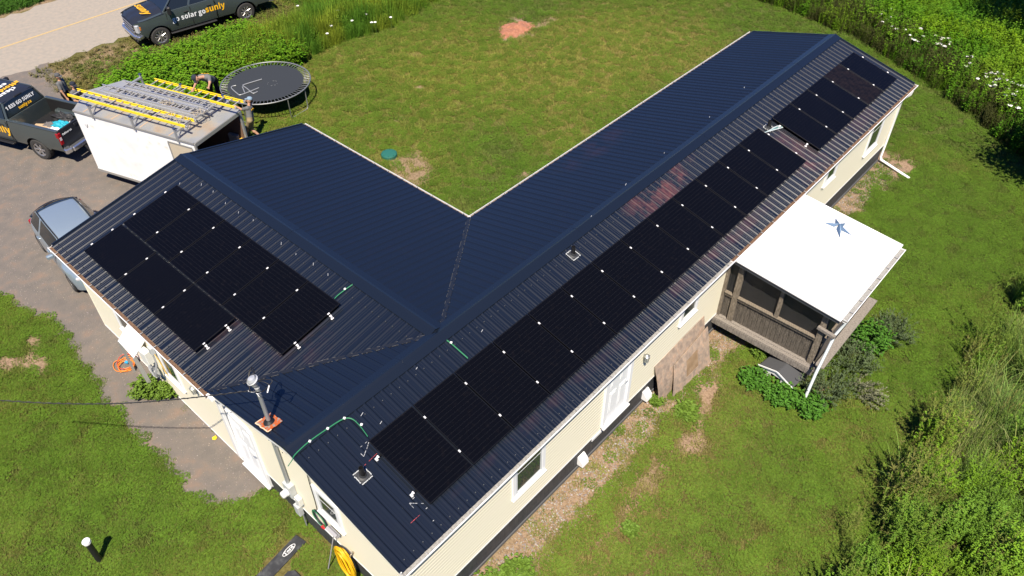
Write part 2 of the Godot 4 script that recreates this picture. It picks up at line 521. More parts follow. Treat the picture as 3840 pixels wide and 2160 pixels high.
# ---------------------------------------------------------------- house
# A slope of ribbed metal: along = horizontal run of the eave, down = from ridge to eave; top and bottom give the distance down the slope at each point along.
func metal_slope(called: String, house: Node3D, origin: Vector3, along: Vector3, down: Vector3, length: float, top: Callable, bottom: Callable, m: Material, cover := 0.9144) -> Node3D:
	var nrm := along.cross(down).normalized()
	if nrm.y < 0.0: nrm = -nrm
	var slope := group_part(called, house)
	var u := 0.0
	while u < length - 0.01:
		var end: float = minf(u + cover, length)
		var mb := MB.new()
		mb.textured = true
		# one sheet: four high ribs and low stiffening beads between them
		var prof := []
		for r in 4:
			var c := u + 0.11 + r * 0.2286
			prof.append_array([[c - 0.041, 0.0], [c - 0.012, 0.022], [c + 0.012, 0.022], [c + 0.041, 0.0]])
			for bd in [0.082, 0.146]:
				prof.append_array([[c + bd - 0.010, 0.0], [c + bd - 0.004, 0.004], [c + bd + 0.004, 0.004], [c + bd + 0.010, 0.0]])
		var pr := [[u, 0.0]]
		for q in prof:
			if q[0] > pr[-1][0] and q[0] < end: pr.append(q)
		pr.append([end, 0.0])
		for i in pr.size() - 1:
			var x0: float = pr[i][0]; var x1: float = pr[i + 1][0]
			var t0: float = top.call(x0); var t1: float = top.call(x1)
			var b0: float = bottom.call(x0); var b1: float = bottom.call(x1)
			if b0 - t0 < 0.005 and b1 - t1 < 0.005: continue
			var a = origin + along * x0 + nrm * pr[i][1]
			var b = origin + along * x1 + nrm * pr[i + 1][1]
			var A = a + down * t0; var B = b + down * t1; var Cc = b + down * b1; var Dd = a + down * b0
			if (B - A).cross(Cc - A).dot(nrm) > 0.0: mb.quadu(A, B, Cc, Dd, Vector2(x0, t0), Vector2(x1, t1), Vector2(x1, b1), Vector2(x0, b0))
			else: mb.quadu(A, Dd, Cc, B, Vector2(x0, t0), Vector2(x0, b0), Vector2(x1, b1), Vector2(x1, t1))
		if mb.v.size(): obj("roof_sheet", mb, m, slope)
		u = end
	return slope

# roof paint with films of dust and chalk where the photograph shows them: u metres along, v metres down
func roof_paint(key: String, length: float, depth: float, base: Color, patches: Array, seed_: int) -> StandardMaterial3D:
	var res := 32.0
	var w := int(length * res); var h := int(depth * res)
	var img := Image.create(w, h, true, Image.FORMAT_RGB8)
	var n1 := FastNoiseLite.new(); n1.seed = seed_; n1.frequency = 0.035; n1.fractal_octaves = 5
	var n2 := FastNoiseLite.new(); n2.seed = seed_ + 7; n2.frequency = 0.22; n2.fractal_octaves = 2
	var i1 := n1.get_image(w, h, false, false, false); var i2 := n2.get_image(w, h, false, false, false)
	var d1 := i1.get_data(); var d2 := i2.get_data()
	var dust := Color(0.105, 0.040, 0.038)
	var chalk := Color(0.19, 0.20, 0.21)
	for y in h:
		for x in w:
			var a := d1[y * w + x] / 255.0
			var b := d2[y * w + x] / 255.0
			var c := base
			var s := clampf((a - 0.56) * 1.0, 0.0, 1.0) * 0.03
			for p in patches:
				var dx = (x / res - p[0]) / p[2]; var dy = (y / res - p[1]) / p[3]
				var q = 1.15 - dx * dx - dy * dy
				if q > 0.0: s += p[4] * minf(1.0, q) * clampf((a - 0.34) * 2.4 + (b - 0.5) * 0.8, 0.0, 1.0)
			c = c.lerp(dust, minf(s, 0.9))
			if b > 0.955: c = c.lerp(chalk, 0.25)
			img.set_pixel(x, y, c.linear_to_srgb())
	img.generate_mipmaps()
	var m := mat(key, Color(1, 1, 1), 0.27, 0.0, 0.5)
	m.albedo_texture = ImageTexture.create_from_image(img)
	m.uv1_scale = Vector3(1.0 / length, 1.0 / depth, 1)
	return m

func lap_wall(called: String, house: Node3D, a: Vector3, b: Vector3, out: Vector3, y0: float, y1: Callable, m: Material) -> Node3D:
	# boards one above the other from a to b; y1(t) is the top of the wall at share t along it
	var wall := group_part(called, house)
	var lap := 0.118
	var n := int(ceil((RD - y0) / lap))
	for k in n:
		var lo := y0 + k * lap
		var hi := lo + lap
		# span of t where the wall is taller than lo
		var ts := []
		for i in 81:
			if y1.call(i / 80.0) > lo + 0.01: ts.append(i / 80.0)
		if ts.is_empty(): break
		var mb := MB.new()
		var A := a.lerp(b, ts[0]); var B := a.lerp(b, ts[-1])
		var A2 := A; var B2 := B
		if y1.call(ts[0]) < hi: A2 = a.lerp(b, minf(ts[0] + 0.012, 1.0))
		if y1.call(ts[-1]) < hi: B2 = a.lerp(b, maxf(ts[-1] - 0.012, 0.0))
		# dutch-lap face: a flat lower band, then a cove that leans back under the next board
		var f := out * 0.022
		var e := out * 0.020
		var g := out * 0.003
		var Y0 := Vector3(0, lo, 0); var Y1 := Vector3(0, hi + 0.004, 0); var Ym := Vector3(0, lo + lap * 0.60, 0)
		var A1 := A.lerp(A2, 0.6); var B1 := B.lerp(B2, 0.6)
		if (B - A).cross(Vector3.UP).dot(out) > 0.0:
			mb.quad(A + f + Y0, B + f + Y0, B1 + e + Ym, A1 + e + Ym)
			mb.quad(A1 + e + Ym, B1 + e + Ym, B2 + g + Y1, A2 + g + Y1)
			mb.quad(A + Y0 - f, B + Y0 - f, B + f + Y0, A + f + Y0)
		else:
			mb.quad(B + f + Y0, A + f + Y0, A1 + e + Ym, B1 + e + Ym)
			mb.quad(B1 + e + Ym, A1 + e + Ym, A2 + g + Y1, B2 + g + Y1)
			mb.quad(B + Y0 - f, A + Y0 - f, A + f + Y0, B + f + Y0)
		obj("siding_board", mb, m, wall)
	return wall

func window_unit(house: Node3D, xf: Transform3D, w: float, h: float, slider := true) -> void:
	# xf: centre of the opening on the wall face, z pointing out
	var win := group_part("window", house)
	var white := mat("white_vinyl", Color(0.80, 0.81, 0.82), 0.45)
	var fr := MB.new()
	var c := 0.11
	fr.box(xf * Vector3(0, h / 2 + c / 2, 0.03), Vector3(w + 2 * c, c, 0.05), xf.basis, 0.006)
	fr.box(xf * Vector3(0, -h / 2 - c / 2, 0.03), Vector3(w + 2 * c, c, 0.05), xf.basis, 0.006)
	for s in [-1, 1]: fr.box(xf * Vector3(s * (w / 2 + c / 2), 0, 0.03), Vector3(c, h - 0.002, 0.05), xf.basis, 0.006)
	obj("frame", fr, white, win)
	var sash := MB.new()
	for s in [-1, 1]:
		sash.box(xf * Vector3(s * (w / 2 - 0.02), 0, 0.036), Vector3(0.038, h - 0.003, 0.024), xf.basis)
		sash.box(xf * Vector3(0, s * (h / 2 - 0.02), 0.036), Vector3(w - 0.08, 0.038, 0.024), xf.basis)
	if slider: sash.box(xf * Vector3(0, 0, 0.031), Vector3(0.045, h - 0.08, 0.022), xf.basis)
	obj("sash", sash, mat("grey_sash", Color(0.60, 0.62, 0.63), 0.5), win)
	var sill := MB.new()
	sill.box(xf * Vector3(0, -h / 2 - c - 0.012, 0.045), Vector3(w + 2 * c + 0.04, 0.022, 0.085), xf.basis, 0.004)
	obj("sill", sill, white, win)
	var gl := mat("window_glass", Color(0.030, 0.042, 0.040), 0.04, 0.0, 0.6)
	var pane := MB.new()
	pane.box(xf * Vector3(0, 0, 0.027), Vector3(w - 0.06, h - 0.06, 0.008), xf.basis)
	obj("pane", pane, gl, win)
	var blind := MB.new()
	blind.box(xf * Vector3(0, h * 0.12, 0.033), Vector3(w - 0.08, 0.012, 0.004), xf.basis)
	obj("screen_bar", blind, mat("grey_sash", Color.WHITE), win)

func gutter(house: Node3D, a: Vector3, b: Vector3, out: Vector3, litter: Material, every: float, first: float) -> void:
	# open trough with a white front lip, strap hangers and leaf litter lying in it
	var white := mat("white_aluminium", Color(0.80, 0.80, 0.80), 0.4, 0.0)
	var gpart := group_part("gutter", house)
	var mb := MB.new()
	var d := (b - a).normalized()
	var sec := [[0.0, 0.0], [0.0, -0.085], [0.025, -0.105], [0.085, -0.105], [0.115, -0.045], [0.122, 0.0], [0.108, 0.004], [0.106, -0.004]]
	for i in sec.size() - 1:
		var p: Vector3 = out * sec[i][0] + Vector3(0, sec[i][1], 0)
		var q: Vector3 = out * sec[i + 1][0] + Vector3(0, sec[i + 1][1], 0)
		mb.quad(a + p, b + p, b + q, a + q)
		var th := out * -0.002 + Vector3(0, 0.002, 0)
		mb.quad(a + p + th, a + q + th, b + q + th, b + p + th)
	for e in [a + d * 0.002, b - d * 0.002]:
		for i in range(1, 5):
			mb.tri(e + out * sec[0][0], e + out * sec[i][0] + Vector3(0, sec[i][1], 0), e + out * sec[i + 1][0] + Vector3(0, sec[i + 1][1], 0))
	obj("trough", mb, white, gpart)
	var lit := MB.new()
	lit.bar(a + out * 0.054 - Vector3(0, 0.055, 0), b + out * 0.054 - Vector3(0, 0.055, 0), 0.100, 0.05)
	obj("leaf_litter", lit, litter, gpart)
	var hg := MB.new()
	hg.box(out * 0.055 + Vector3(0, 0.004, 0), Vector3(absf(out.x) * 0.12 + absf(d.x) * 0.022, 0.006, absf(out.z) * 0.12 + absf(d.z) * 0.022))
	var me := hg.mesh()
	var t := first
	while t < a.distance_to(b) - 0.1:
		shared("hanger", me, mat("hanger_metal", Color(0.42, 0.41, 0.38), 0.5, 0.3), gpart, Transform3D(Basis.IDENTITY, a + d * t))
		t += every

func build_house() -> void:
	var h := thing("house", "long cream bungalow with a dark ribbed metal roof over two wings", "house")
	var base := Color(0.0072, 0.0108, 0.0180)
	# dust in metres: [along, down, reach along, reach down, strength]
	var pr := roof_paint("roof_long_sunny", LN, 3.25, base, [[11.6, 0.62, 1.5, 0.6, 0.8], [12.6, 0.3, 1.2, 0.4, 0.5], [16.7, 2.1, 0.6, 1.2, 0.35], [16.4, 2.9, 1.0, 0.4, 0.35], [19.5, 2.85, 2.2, 0.35, 0.18], [12.5, 2.8, 2.6, 0.2, 0.25], [10.0, 2.8, 2.2, 0.16, 0.2], [5.0, 2.8, 3.5, 0.14, 0.15]], 31)
	var pl := roof_paint("roof_long_shady", LN, 3.25, base, [[13.0, 2.6, 2.0, 0.6, 0.08]], 32)
	var pf := roof_paint("roof_short_sunny", LW + W / 2, 4.15, base, [[5.6, 3.0, 1.6, 0.9, 0.22], [7.5, 2.0, 1.4, 0.9, 0.20], [2.9, 3.0, 1.0, 0.25, 0.25]], 33)
	var pb := roof_paint("roof_short_shady", LW + W / 2, 4.15, base, [], 34)
	var ridge := Vector3(-W / 2, RD, 0)
	var sm := sqrt(3.09 * 3.09 + 0.787 * 0.787)
	var sl := sqrt(4.04 * 4.04 + 0.787 * 0.787)
	var dr := Vector3(3.09, -0.787, 0) / sm
	var dl := Vector3(-3.09, -0.787, 0) / sm
	var df := Vector3(0, -0.787, 4.04) / sl
	var db := Vector3(0, -0.787, -4.04) / sl
	metal_slope("roof_slope", h, ridge, Vector3(0, 0, -1), dr, LN, func(_u): return 0.0, func(_u): return sm + 0.03, pr)
	# left slope of the long wing, cut by the two valleys
	var cut := func(u: float) -> float:
		if u <= W2 / 2: return sm * (1.0 - u / (W2 / 2))
		if u < W2: return sm * (u - W2 / 2) / (W2 / 2)
		return sm + 0.03
	metal_slope("roof_slope", h, ridge, Vector3(0, 0, -1), dl, LN, func(_u): return 0.0, cut, pl)
	var o2 := Vector3(-W - LW, RD, -W2 / 2)
	var cut2 := func(u: float) -> float: return 0.0 if u <= LW + W / 2 else 0.0
	var bot2 := func(u: float) -> float: return (sl + 0.03) if u <= LW else sl * (1.0 - (u - LW) / (W / 2))
	metal_slope("roof_slope", h, o2, Vector3(1, 0, 0), df, LW + W / 2, cut2, bot2, pf)
	metal_slope("roof_slope", h, o2, Vector3(1, 0, 0), db, LW + W / 2, cut2, bot2, pb)
	# ridge caps
	var capm := mat("cap_metal", Color(0.0072, 0.0108, 0.0180), 0.27, 0.0, 0.5)
	for rc in [[ridge + Vector3(0, 0, 0.02), Vector3(-W / 2, RD, -LN - 0.02), dr, dl], [o2 + Vector3(-0.02, 0, 0), Vector3(-W / 2 - 0.12, RD, -W2 / 2), df, db]]:
		var cap := MB.new()
		var up := Vector3(0, 0.032, 0)
		var ln: float = rc[0].distance_to(rc[1])
		var k := int(ceil(ln / 3.1))
		for i in k:
			var p: Vector3 = rc[0].lerp(rc[1], float(i) / k); var q: Vector3 = rc[0].lerp(rc[1], minf(1.0, (i + 1.02) / k))
			var lift := Vector3(0, 0.003 * (i % 2), 0)
			var sec := []
			for s in [[rc[2], 0.24, -0.018], [rc[2], 0.235, 0.0], [rc[2], 0.06, 0.012], [rc[2], 0.0, 0.026], [rc[3], 0.06, 0.012], [rc[3], 0.235, 0.0], [rc[3], 0.24, -0.018]]:
				sec.append(s[0] * s[1] + up + Vector3(0, s[2], 0) + lift)
			for j in sec.size() - 1:
				mb_strip(cap, p + sec[j], q + sec[j], q + sec[j + 1], p + sec[j + 1])
			# closed end
			for j in range(1, sec.size() - 1): cap.tri(p + sec[0], p + sec[j], p + sec[j + 1])
		obj("ridge_cap", cap, capm, h)
	# valley flashings
	for vy in [[Vector3(-W, EV, 0), Vector3(-W / 2, RD, -W2 / 2)], [Vector3(-W, EV, -W2), Vector3(-W / 2, RD, -W2 / 2)]]:
		var vf := MB.new()
		vf.bar(vy[0] + Vector3(0, 0.014, 0), vy[1] + Vector3(0, 0.016, 0), 0.09, 0.012)
		obj("valley_flashing", vf, mat("valley_metal", Color(0.012, 0.014, 0.018), 0.4), h)
		var seal := MB.new()
		var a: Vector3 = vy[0]; var b: Vector3 = vy[1]
		for sd in [-1.0, 1.0]:
			var off = (b - a).cross(Vector3.UP).normalized() * 0.05 * sd
			for i in 46:
				if rng.randf() < 0.4: continue
				var p = a.lerp(b, (i + R(0, 0.3)) / 47.0) + off * R(0.85, 1.1) + Vector3(0, 0.022, 0)
				seal.bar(p, p + (b - a).normalized() * R(0.02, 0.16), 0.006, 0.004)
		obj("sealant_bead", seal, mat("sealant", Color(0.10, 0.10, 0.10), 0.7), h).set_meta("kind", "stuff")
	# fascia, soffit and rake trim
	var white := mat("white_aluminium", Color(0.80, 0.80, 0.80), 0.4)
	var trim: MB
	trim = MB.new()
	trim.box(Vector3(-0.012, EV - 0.085, -LN / 2), Vector3(0.02, 0.15, LN - 0.04))
	obj("fascia", trim, white, h)
	trim = MB.new()
	trim.box(Vector3(-W - LW / 2, EV - 0.085, -0.012), Vector3(LW - 0.04, 0.15, 0.02))
	obj("fascia", trim, white, h)
	trim = MB.new()
	trim.box(Vector3(-W + 0.012, EV - 0.085, -W2 - (LN - W2) / 2), Vector3(0.02, 0.15, LN - W2 - 0.04))
	obj("fascia", trim, white, h)
	trim = MB.new()
	trim.box(Vector3(-W - LW / 2, EV - 0.085, -W2 + 0.012), Vector3(LW - 0.04, 0.15, 0.02))
	obj("fascia", trim, white, h)
	var rake_m := mat("rake_white", Color(0.70, 0.71, 0.72), 0.45)
	var rake: MB
	rake = MB.new()
	rake.bar(Vector3(0, EV - 0.075, -0.012), Vector3(-W / 2, RD - 0.075, -0.012), 0.02, 0.15)
	obj("rake_trim", rake, rake_m, h)
	rake = MB.new()
	rake.bar(Vector3(-W, EV - 0.075, -0.012), Vector3(-W / 2, RD - 0.075, -0.012), 0.02, 0.15)
	obj("rake_trim", rake, rake_m, h)
	rake = MB.new()
	rake.bar(Vector3(0, EV - 0.075, -LN + 0.012), Vector3(-W / 2, RD - 0.075, -LN + 0.012), 0.02, 0.15)
	obj("rake_trim", rake, rake_m, h)
	rake = MB.new()
	rake.bar(Vector3(-W, EV - 0.075, -LN + 0.012), Vector3(-W / 2, RD - 0.075, -LN + 0.012), 0.02, 0.15)
	obj("rake_trim", rake, rake_m, h)
	rake = MB.new()
	rake.bar(Vector3(-W - LW + 0.012, EV - 0.075, 0), Vector3(-W - LW + 0.012, RD - 0.075, -W2 / 2), 0.02, 0.15)
	obj("rake_trim", rake, rake_m, h)
	rake = MB.new()
	rake.bar(Vector3(-W - LW + 0.012, EV - 0.075, -W2), Vector3(-W - LW + 0.012, RD - 0.075, -W2 / 2), 0.02, 0.15)
	obj("rake_trim", rake, rake_m, h)
	for e in [[Vector3(0, EV, 0), Vector3(-W / 2, RD, 0)], [Vector3(-W, EV, 0), Vector3(-W / 2, RD, 0)], [Vector3(0, EV, -LN), Vector3(-W / 2, RD, -LN)], [Vector3(-W, EV, -LN), Vector3(-W / 2, RD, -LN)], [Vector3(-W - LW, EV, 0), Vector3(-W - LW, RD, -W2 / 2)], [Vector3(-W - LW, EV, -W2), Vector3(-W - LW, RD, -W2 / 2)]]:
		var edge := MB.new()
		edge.bar(e[0] + Vector3(0, 0.012, 0), e[1] + Vector3(0, 0.012, 0), 0.05, 0.03)
		obj("rake_edge", edge, capm, h)
	var sof: MB
	sof = MB.new()
	sof.box(Vector3(-0.13, EV - 0.165, -LN / 2), Vector3(0.24, 0.01, LN - 0.06))
	obj("soffit", sof, white, h)
	sof = MB.new()
	sof.box(Vector3(-W - LW / 2, EV - 0.165, -0.13), Vector3(LW - 0.06, 0.01, 0.24))
	obj("soffit", sof, white, h)
	sof = MB.new()
	sof.box(Vector3(-W + 0.13, EV - 0.165, -W2 - (LN - W2) / 2), Vector3(0.24, 0.01, LN - W2 - 0.06))
	obj("soffit", sof, white, h)
	sof = MB.new()
	sof.box(Vector3(-W - LW / 2, EV - 0.165, -W2 + 0.13), Vector3(LW - 0.06, 0.01, 0.24))
	obj("soffit", sof, white, h)
	# walls
	var cream := mat("cream_vinyl", Color(0.70, 0.665, 0.53), 0.5)
	var flat := func(_t): return EV - 0.16
	var gab := func(t): return EV - 0.10 + 0.787 * (1.0 - absf(t * 2.0 - 1.0)) - 0.02
	lap_wall("wall", h, Vector3(WX, 0, WZ), Vector3(WX, 0, -LN + 0.24), Vector3.RIGHT, 0.72, flat, cream)
	lap_wall("wall", h, Vector3(-W + 0.2, 0, WZ), Vector3(WX, 0, WZ), Vector3.BACK, 0.72, gab, cream)
	lap_wall("wall", h, Vector3(-W - LW + 0.2, 0, WZ), Vector3(-W + 0.2, 0, WZ), Vector3.BACK, 0.06, flat, cream)
	lap_wall("wall", h, Vector3(WX, 0, -LN + 0.24), Vector3(-W + 0.2, 0, -LN + 0.24), Vector3.FORWARD, 0.72, gab, cream)
	lap_wall("wall", h, Vector3(-W + 0.2, 0, -LN + 0.24), Vector3(-W + 0.2, 0, -W2 + 0.24), Vector3.LEFT, 0.72, flat, cream)
	lap_wall("wall", h, Vector3(-W + 0.2, 0, -W2 + 0.24), Vector3(-W - LW + 0.2, 0, -W2 + 0.24), Vector3.FORWARD, 0.06, flat, cream)
	lap_wall("wall", h, Vector3(-W - LW + 0.2, 0, -W2 + 0.24), Vector3(-W - LW + 0.2, 0, WZ), Vector3.LEFT, 0.06, gab, cream)
	# solid core behind the boards
	var core := MB.new()
	core.box(Vector3(-W / 2, 1.85, -LN / 2), Vector3(W - 0.44, 2.2, LN - 0.52))
	core.box(Vector3(-W - LW / 2 + 0.1, 1.5, -W2 / 2), Vector3(LW - 0.3, 2.8, W2 - 0.52))
	obj("wall_core", core, mat("timber_core", Color(0.42, 0.33, 0.22), 0.9), h)
	# skirting round the long wing, in dark sheets with a pale kick strip
	var sk := group_part("skirting", h)
	var skm := mat("skirt_grey", Color(1, 1, 1), 0.6)
	grain(skm, noise_tex(0.02, [[0.0, Color(0.030, 0.032, 0.036)], [0.5, Color(0.044, 0.046, 0.051)], [1.0, Color(0.062, 0.062, 0.066)]], 256, 17, 4), 1.5)
	var z := WZ - 0.02
	while z > -LN + 0.26:
		var e := maxf(z - 1.22, -LN + 0.26)
		var pn := MB.new()
		pn.box(Vector3(WX - 0.02, 0.36, (z + e) / 2), Vector3(0.02, 0.72, z - e - 0.004))
		for i in 8: pn.box(Vector3(WX - 0.008, 0.37, lerpf(z, e, (i + 0.5) / 8.0)), Vector3(0.006, 0.68, 0.018))
		obj("skirt_sheet", pn, skm, sk)
		z = e
	var x := WX - 0.03
	while x > -5.2:
		var e := maxf(x - 1.22, -5.22)
		var pn := MB.new()
		pn.box(Vector3((x + e) / 2, 0.36, WZ - 0.02), Vector3(x - e - 0.004, 0.72, 0.02))
		for i in 8: pn.box(Vector3(lerpf(x, e, (i + 0.5) / 8.0), 0.37, WZ - 0.008), Vector3(0.018, 0.68, 0.006))
		obj("skirt_sheet", pn, skm, sk)
		x = e
	var kick := MB.new()
	kick.box(Vector3(WX + 0.012, 0.045, -LN / 2), Vector3(0.03, 0.09, LN - 0.6))
	obj("kick_strip", kick, mat("kick_grey", Color(0.085, 0.087, 0.092), 0.7), sk)
	var sb := MB.new()
	sb.box(Vector3(WX + 0.012, 0.712, -LN / 2), Vector3(0.03, 0.045, LN - 0.50))
	sb.box(Vector3((-5.2 + WX) / 2, 0.712, WZ + 0.012), Vector3(5.0, 0.045, 0.03))
	sb.box(Vector3(-W - LW / 2 + 0.1, 0.045, WZ + 0.012), Vector3(LW - 0.2, 0.05, 0.03))
	obj("starter_strip", sb, mat("white_vinyl", Color(0.80, 0.81, 0.82), 0.45), h)
	# corner posts
	for c in [[WX, WZ, 0.72], [WX, -LN + 0.24, 0.72], [-W - LW + 0.2, WZ, 0.03]]:
		var cp := MB.new()
		cp.box(Vector3(c[0], (c[2] + EV - 0.17) / 2, c[1]), Vector3(0.06, EV - 0.17 - c[2], 0.06), Basis.IDENTITY, 0.008)
		obj("corner_post", cp, mat("cream_corner", Color(0.78, 0.74, 0.60), 0.5), h)
	# gutters
	var lit := mat("leaf_litter", Color(1, 1, 1), 1.0)
	grain(lit, noise_tex(0.07, [[0.0, Color(0.05, 0.032, 0.022)], [0.5, Color(0.13, 0.075, 0.045)], [1.0, Color(0.24, 0.15, 0.10)]], 256, 41, 4), 0.8)
	var grey := mat("gutter_silt", Color(1, 1, 1), 1.0)
	grain(grey, noise_tex(0.05, [[0.0, Color(0.16, 0.155, 0.145)], [0.5, Color(0.26, 0.255, 0.24)], [1.0, Color(0.34, 0.33, 0.31)]], 256, 42, 4), 0.8)
	gutter(h, Vector3(0, EV - 0.03, -0.02), Vector3(0, EV - 0.03, -11.3), Vector3.RIGHT, grey, 0.62, 0.55)
	gutter(h, Vector3(0, EV - 0.03, -11.3), Vector3(0, EV - 0.03, -LN - 0.05), Vector3.RIGHT, lit, 0.62, 0.3)
	gutter(h, Vector3(-W - LW - 0.02, EV - 0.03, 0), Vector3(-W + 0.05, EV - 0.03, 0), Vector3.BACK, lit, 0.62, 0.4)
	gutter(h, Vector3(-W, EV - 0.03, -W2), Vector3(-W, EV - 0.03, -LN), Vector3.LEFT, lit, 0.62, 0.3)
	gutter(h, Vector3(-W - LW, EV - 0.03, -W2), Vector3(-W, EV - 0.03, -W2), Vector3.FORWARD, lit, 0.62, 0.3)
	# windows on the long wall and the front wall
	var E := Basis(Vector3(0, 0, -1), Vector3.UP, Vector3.RIGHT)
	window_unit(h, Transform3D(E, Vector3(WX, 2.10, -3.66)), 0.84, 1.08, false)
	window_unit(h, Transform3D(E, Vector3(WX, 2.38, -9.86)), 0.60, 0.70, false)
	window_unit(h, Transform3D(E, Vector3(WX, 2.02, -21.5)), 0.86, 1.15, false)
	window_unit(h, Transform3D(E, Vector3(WX, 2.35, -18.0)), 0.60, 0.75, false)
	window_unit(h, Transform3D(Basis.IDENTITY, Vector3(-2.55, 2.10, WZ)), 0.62, 0.72, false)
	window_unit(h, Transform3D(Basis.IDENTITY, Vector3(-9.0, 1.62, WZ)), 0.66, 1.12, false)
	window_unit(h, Transform3D(Basis.IDENTITY, Vector3(-11.2, 1.75, WZ)), 0.7, 1.0, false)
	# doors
	door_unit(h, Transform3D(E, Vector3(WX, 1.80, -6.86)), 0.84, 1.98)
	door_unit(h, Transform3D(Basis.IDENTITY, Vector3(-5.72, 1.20, WZ)), 0.86, 2.02)
	# light fittings, vents and the small sign on the skirting
	for p in [[Vector3(WX, 2.05, -7.92), Vector3.RIGHT], [Vector3(-7.62, 1.85, WZ), Vector3.BACK]]:
		var l := group_part("porch_lamp", h)
		var o: Vector3 = p[1]
		var c: Vector3 = p[0] + o * 0.10
		var br := MB.new()
		br.box(p[0] + o * 0.02, Vector3(0.06, 0.14, 0.06))
		br.tube([p[0] + o * 0.03, p[0] + o * 0.06 + Vector3(0, 0.09, 0), c + Vector3(0, 0.13, 0)], 0.010, 6)
		br.lathe([Vector2(0, 0.12), Vector2(0.02, 0.115), Vector2(0.085, 0.06), Vector2(0.085, 0.05)], 6, Transform3D(Basis.IDENTITY, c))
		for k in 6: br.tube([c + Vector3(cos(TAU * k / 6) * 0.078, 0.05, sin(TAU * k / 6) * 0.078), c + Vector3(cos(TAU * k / 6) * 0.05, -0.13, sin(TAU * k / 6) * 0.05)], 0.006, 4)
		br.lathe([Vector2(0, -0.15), Vector2(0.055, -0.14), Vector2(0.055, -0.125), Vector2(0, -0.12)], 6, Transform3D(Basis.IDENTITY, c))
		obj("bracket", br, mat("lamp_pewter", Color(0.32, 0.33, 0.31), 0.45, 0.6), l)
		var gl := MB.new()
		gl.lathe([Vector2(0.072, 0.05), Vector2(0.046, -0.125)], 6, Transform3D(Basis.IDENTITY, c))
		var gm := mat("lamp_glass", Color(0.55, 0.60, 0.60), 0.1)
		gm.transparency = BaseMaterial3D.TRANSPARENCY_ALPHA
		gm.albedo_color.a = 0.35
		obj("lantern_glass", gl, gm, l)
	for zz in [-5.62, -8.31]:
		var v := MB.new()
		v.prism(PackedVector2Array([Vector2(0, 0.16), Vector2(0.03, 0.16), Vector2(0.15, 0.02), Vector2(0.17, -0.12), Vector2(0, -0.12)]), 0.24, Transform3D(Basis.IDENTITY, Vector3(WX - 0.005, 0.27, zz - 0.12)))
		obj("vent_hood", v, mat("white_vinyl", Color.WHITE), h)
	var sg := MB.new()
	sg.box(Vector3(WX - 0.003, 0.56, -6.35), Vector3(0.02, 0.10, 0.62))
	obj("louvre_plate", sg, mat("white_vinyl", Color.WHITE), h)
	# downspouts
	var ds := MB.new()
	ds.tube([Vector3(0.07, EV - 0.12, -LN + 0.3), Vector3(0.06, EV - 0.25, -LN + 0.3), Vector3(WX + 0.06, EV - 0.5, -LN + 0.3), Vector3(WX + 0.06, 0.22, -LN + 0.3), Vector3(WX + 0.12, 0.12, -LN + 0.32), Vector3(1.12, 0.05, -22.85)], 0.05, 6)
	obj("downspout", ds, white, h)
	var d2 := MB.new()
	d2.bar(Vector3(-6.12, EV - 0.13, WZ + 0.14), Vector3(-6.30, 0.42, WZ + 0.09), 0.13, 0.07, Vector3.BACK, 0.01)
	d2.box(Vector3(-6.05, EV - 0.07, WZ + 0.24), Vector3(0.22, 0.10, 0.14), Basis.IDENTITY, 0.01)
	obj("downspout", d2, white, h)

func mb_strip(mb: MB, a: Vector3, b: Vector3, c: Vector3, d: Vector3) -> void:
	if (b - a).cross(c - a).y > 0.0: mb.quad(a, b, c, d)
	else: mb.quad(a, d, c, b)

func door_unit(house: Node3D, xf: Transform3D, w: float, h: float) -> void:
	var d := group_part("door", house)
	var white := mat("door_white", Color(0.80, 0.82, 0.84), 0.35)
	var fr := MB.new()
	for s in [-1, 1]: fr.box(xf * Vector3(s * (w / 2 + 0.06), 0, 0.035), Vector3(0.12, h + 0.12, 0.07), xf.basis, 0.006)
	fr.box(xf * Vector3(0, h / 2 + 0.06, 0.036), Vector3(w - 0.002, 0.12, 0.07), xf.basis, 0.006)
	obj("frame", fr, mat("white_vinyl", Color.WHITE), d)
	var leaf := MB.new()
	leaf.box(xf * Vector3(0, 0.03, 0.020), Vector3(w - 0.006, h - 0.06, 0.02), xf.basis)
	for s in [-1, 1]:
		for r in [[0.5, 0.46], [-0.28, 0.72]]:
			leaf.box(xf * Vector3(s * w * 0.22, r[0], 0.033), Vector3(w * 0.30, r[1], 0.012), xf.basis, 0.005)
			leaf.box(xf * Vector3(s * w * 0.22, r[0], 0.040), Vector3(w * 0.20, r[1] - 0.12, 0.012), xf.basis, 0.005)
	obj("leaf", leaf, white, d)
	var th := MB.new()
	th.box(xf * Vector3(0, -h / 2 - 0.03, 0.06), Vector3(w + 0.24, 0.05, 0.14), xf.basis, 0.006)
	obj("threshold", th, mat("threshold_grey", Color(0.62, 0.62, 0.62), 0.4), d)
	var kn := MB.new()
	kn.tube([xf * Vector3(w * 0.42, 0.0, 0.02), xf * Vector3(w * 0.42, 0.0, 0.07)], 0.014, 8)
	kn.tube([xf * Vector3(w * 0.42, 0.0, 0.07), xf * Vector3(w * 0.32, 0.0, 0.075)], 0.012, 8)
	obj("handle", kn, mat("chrome", Color(0.7, 0.7, 0.7), 0.15, 1.0), d)
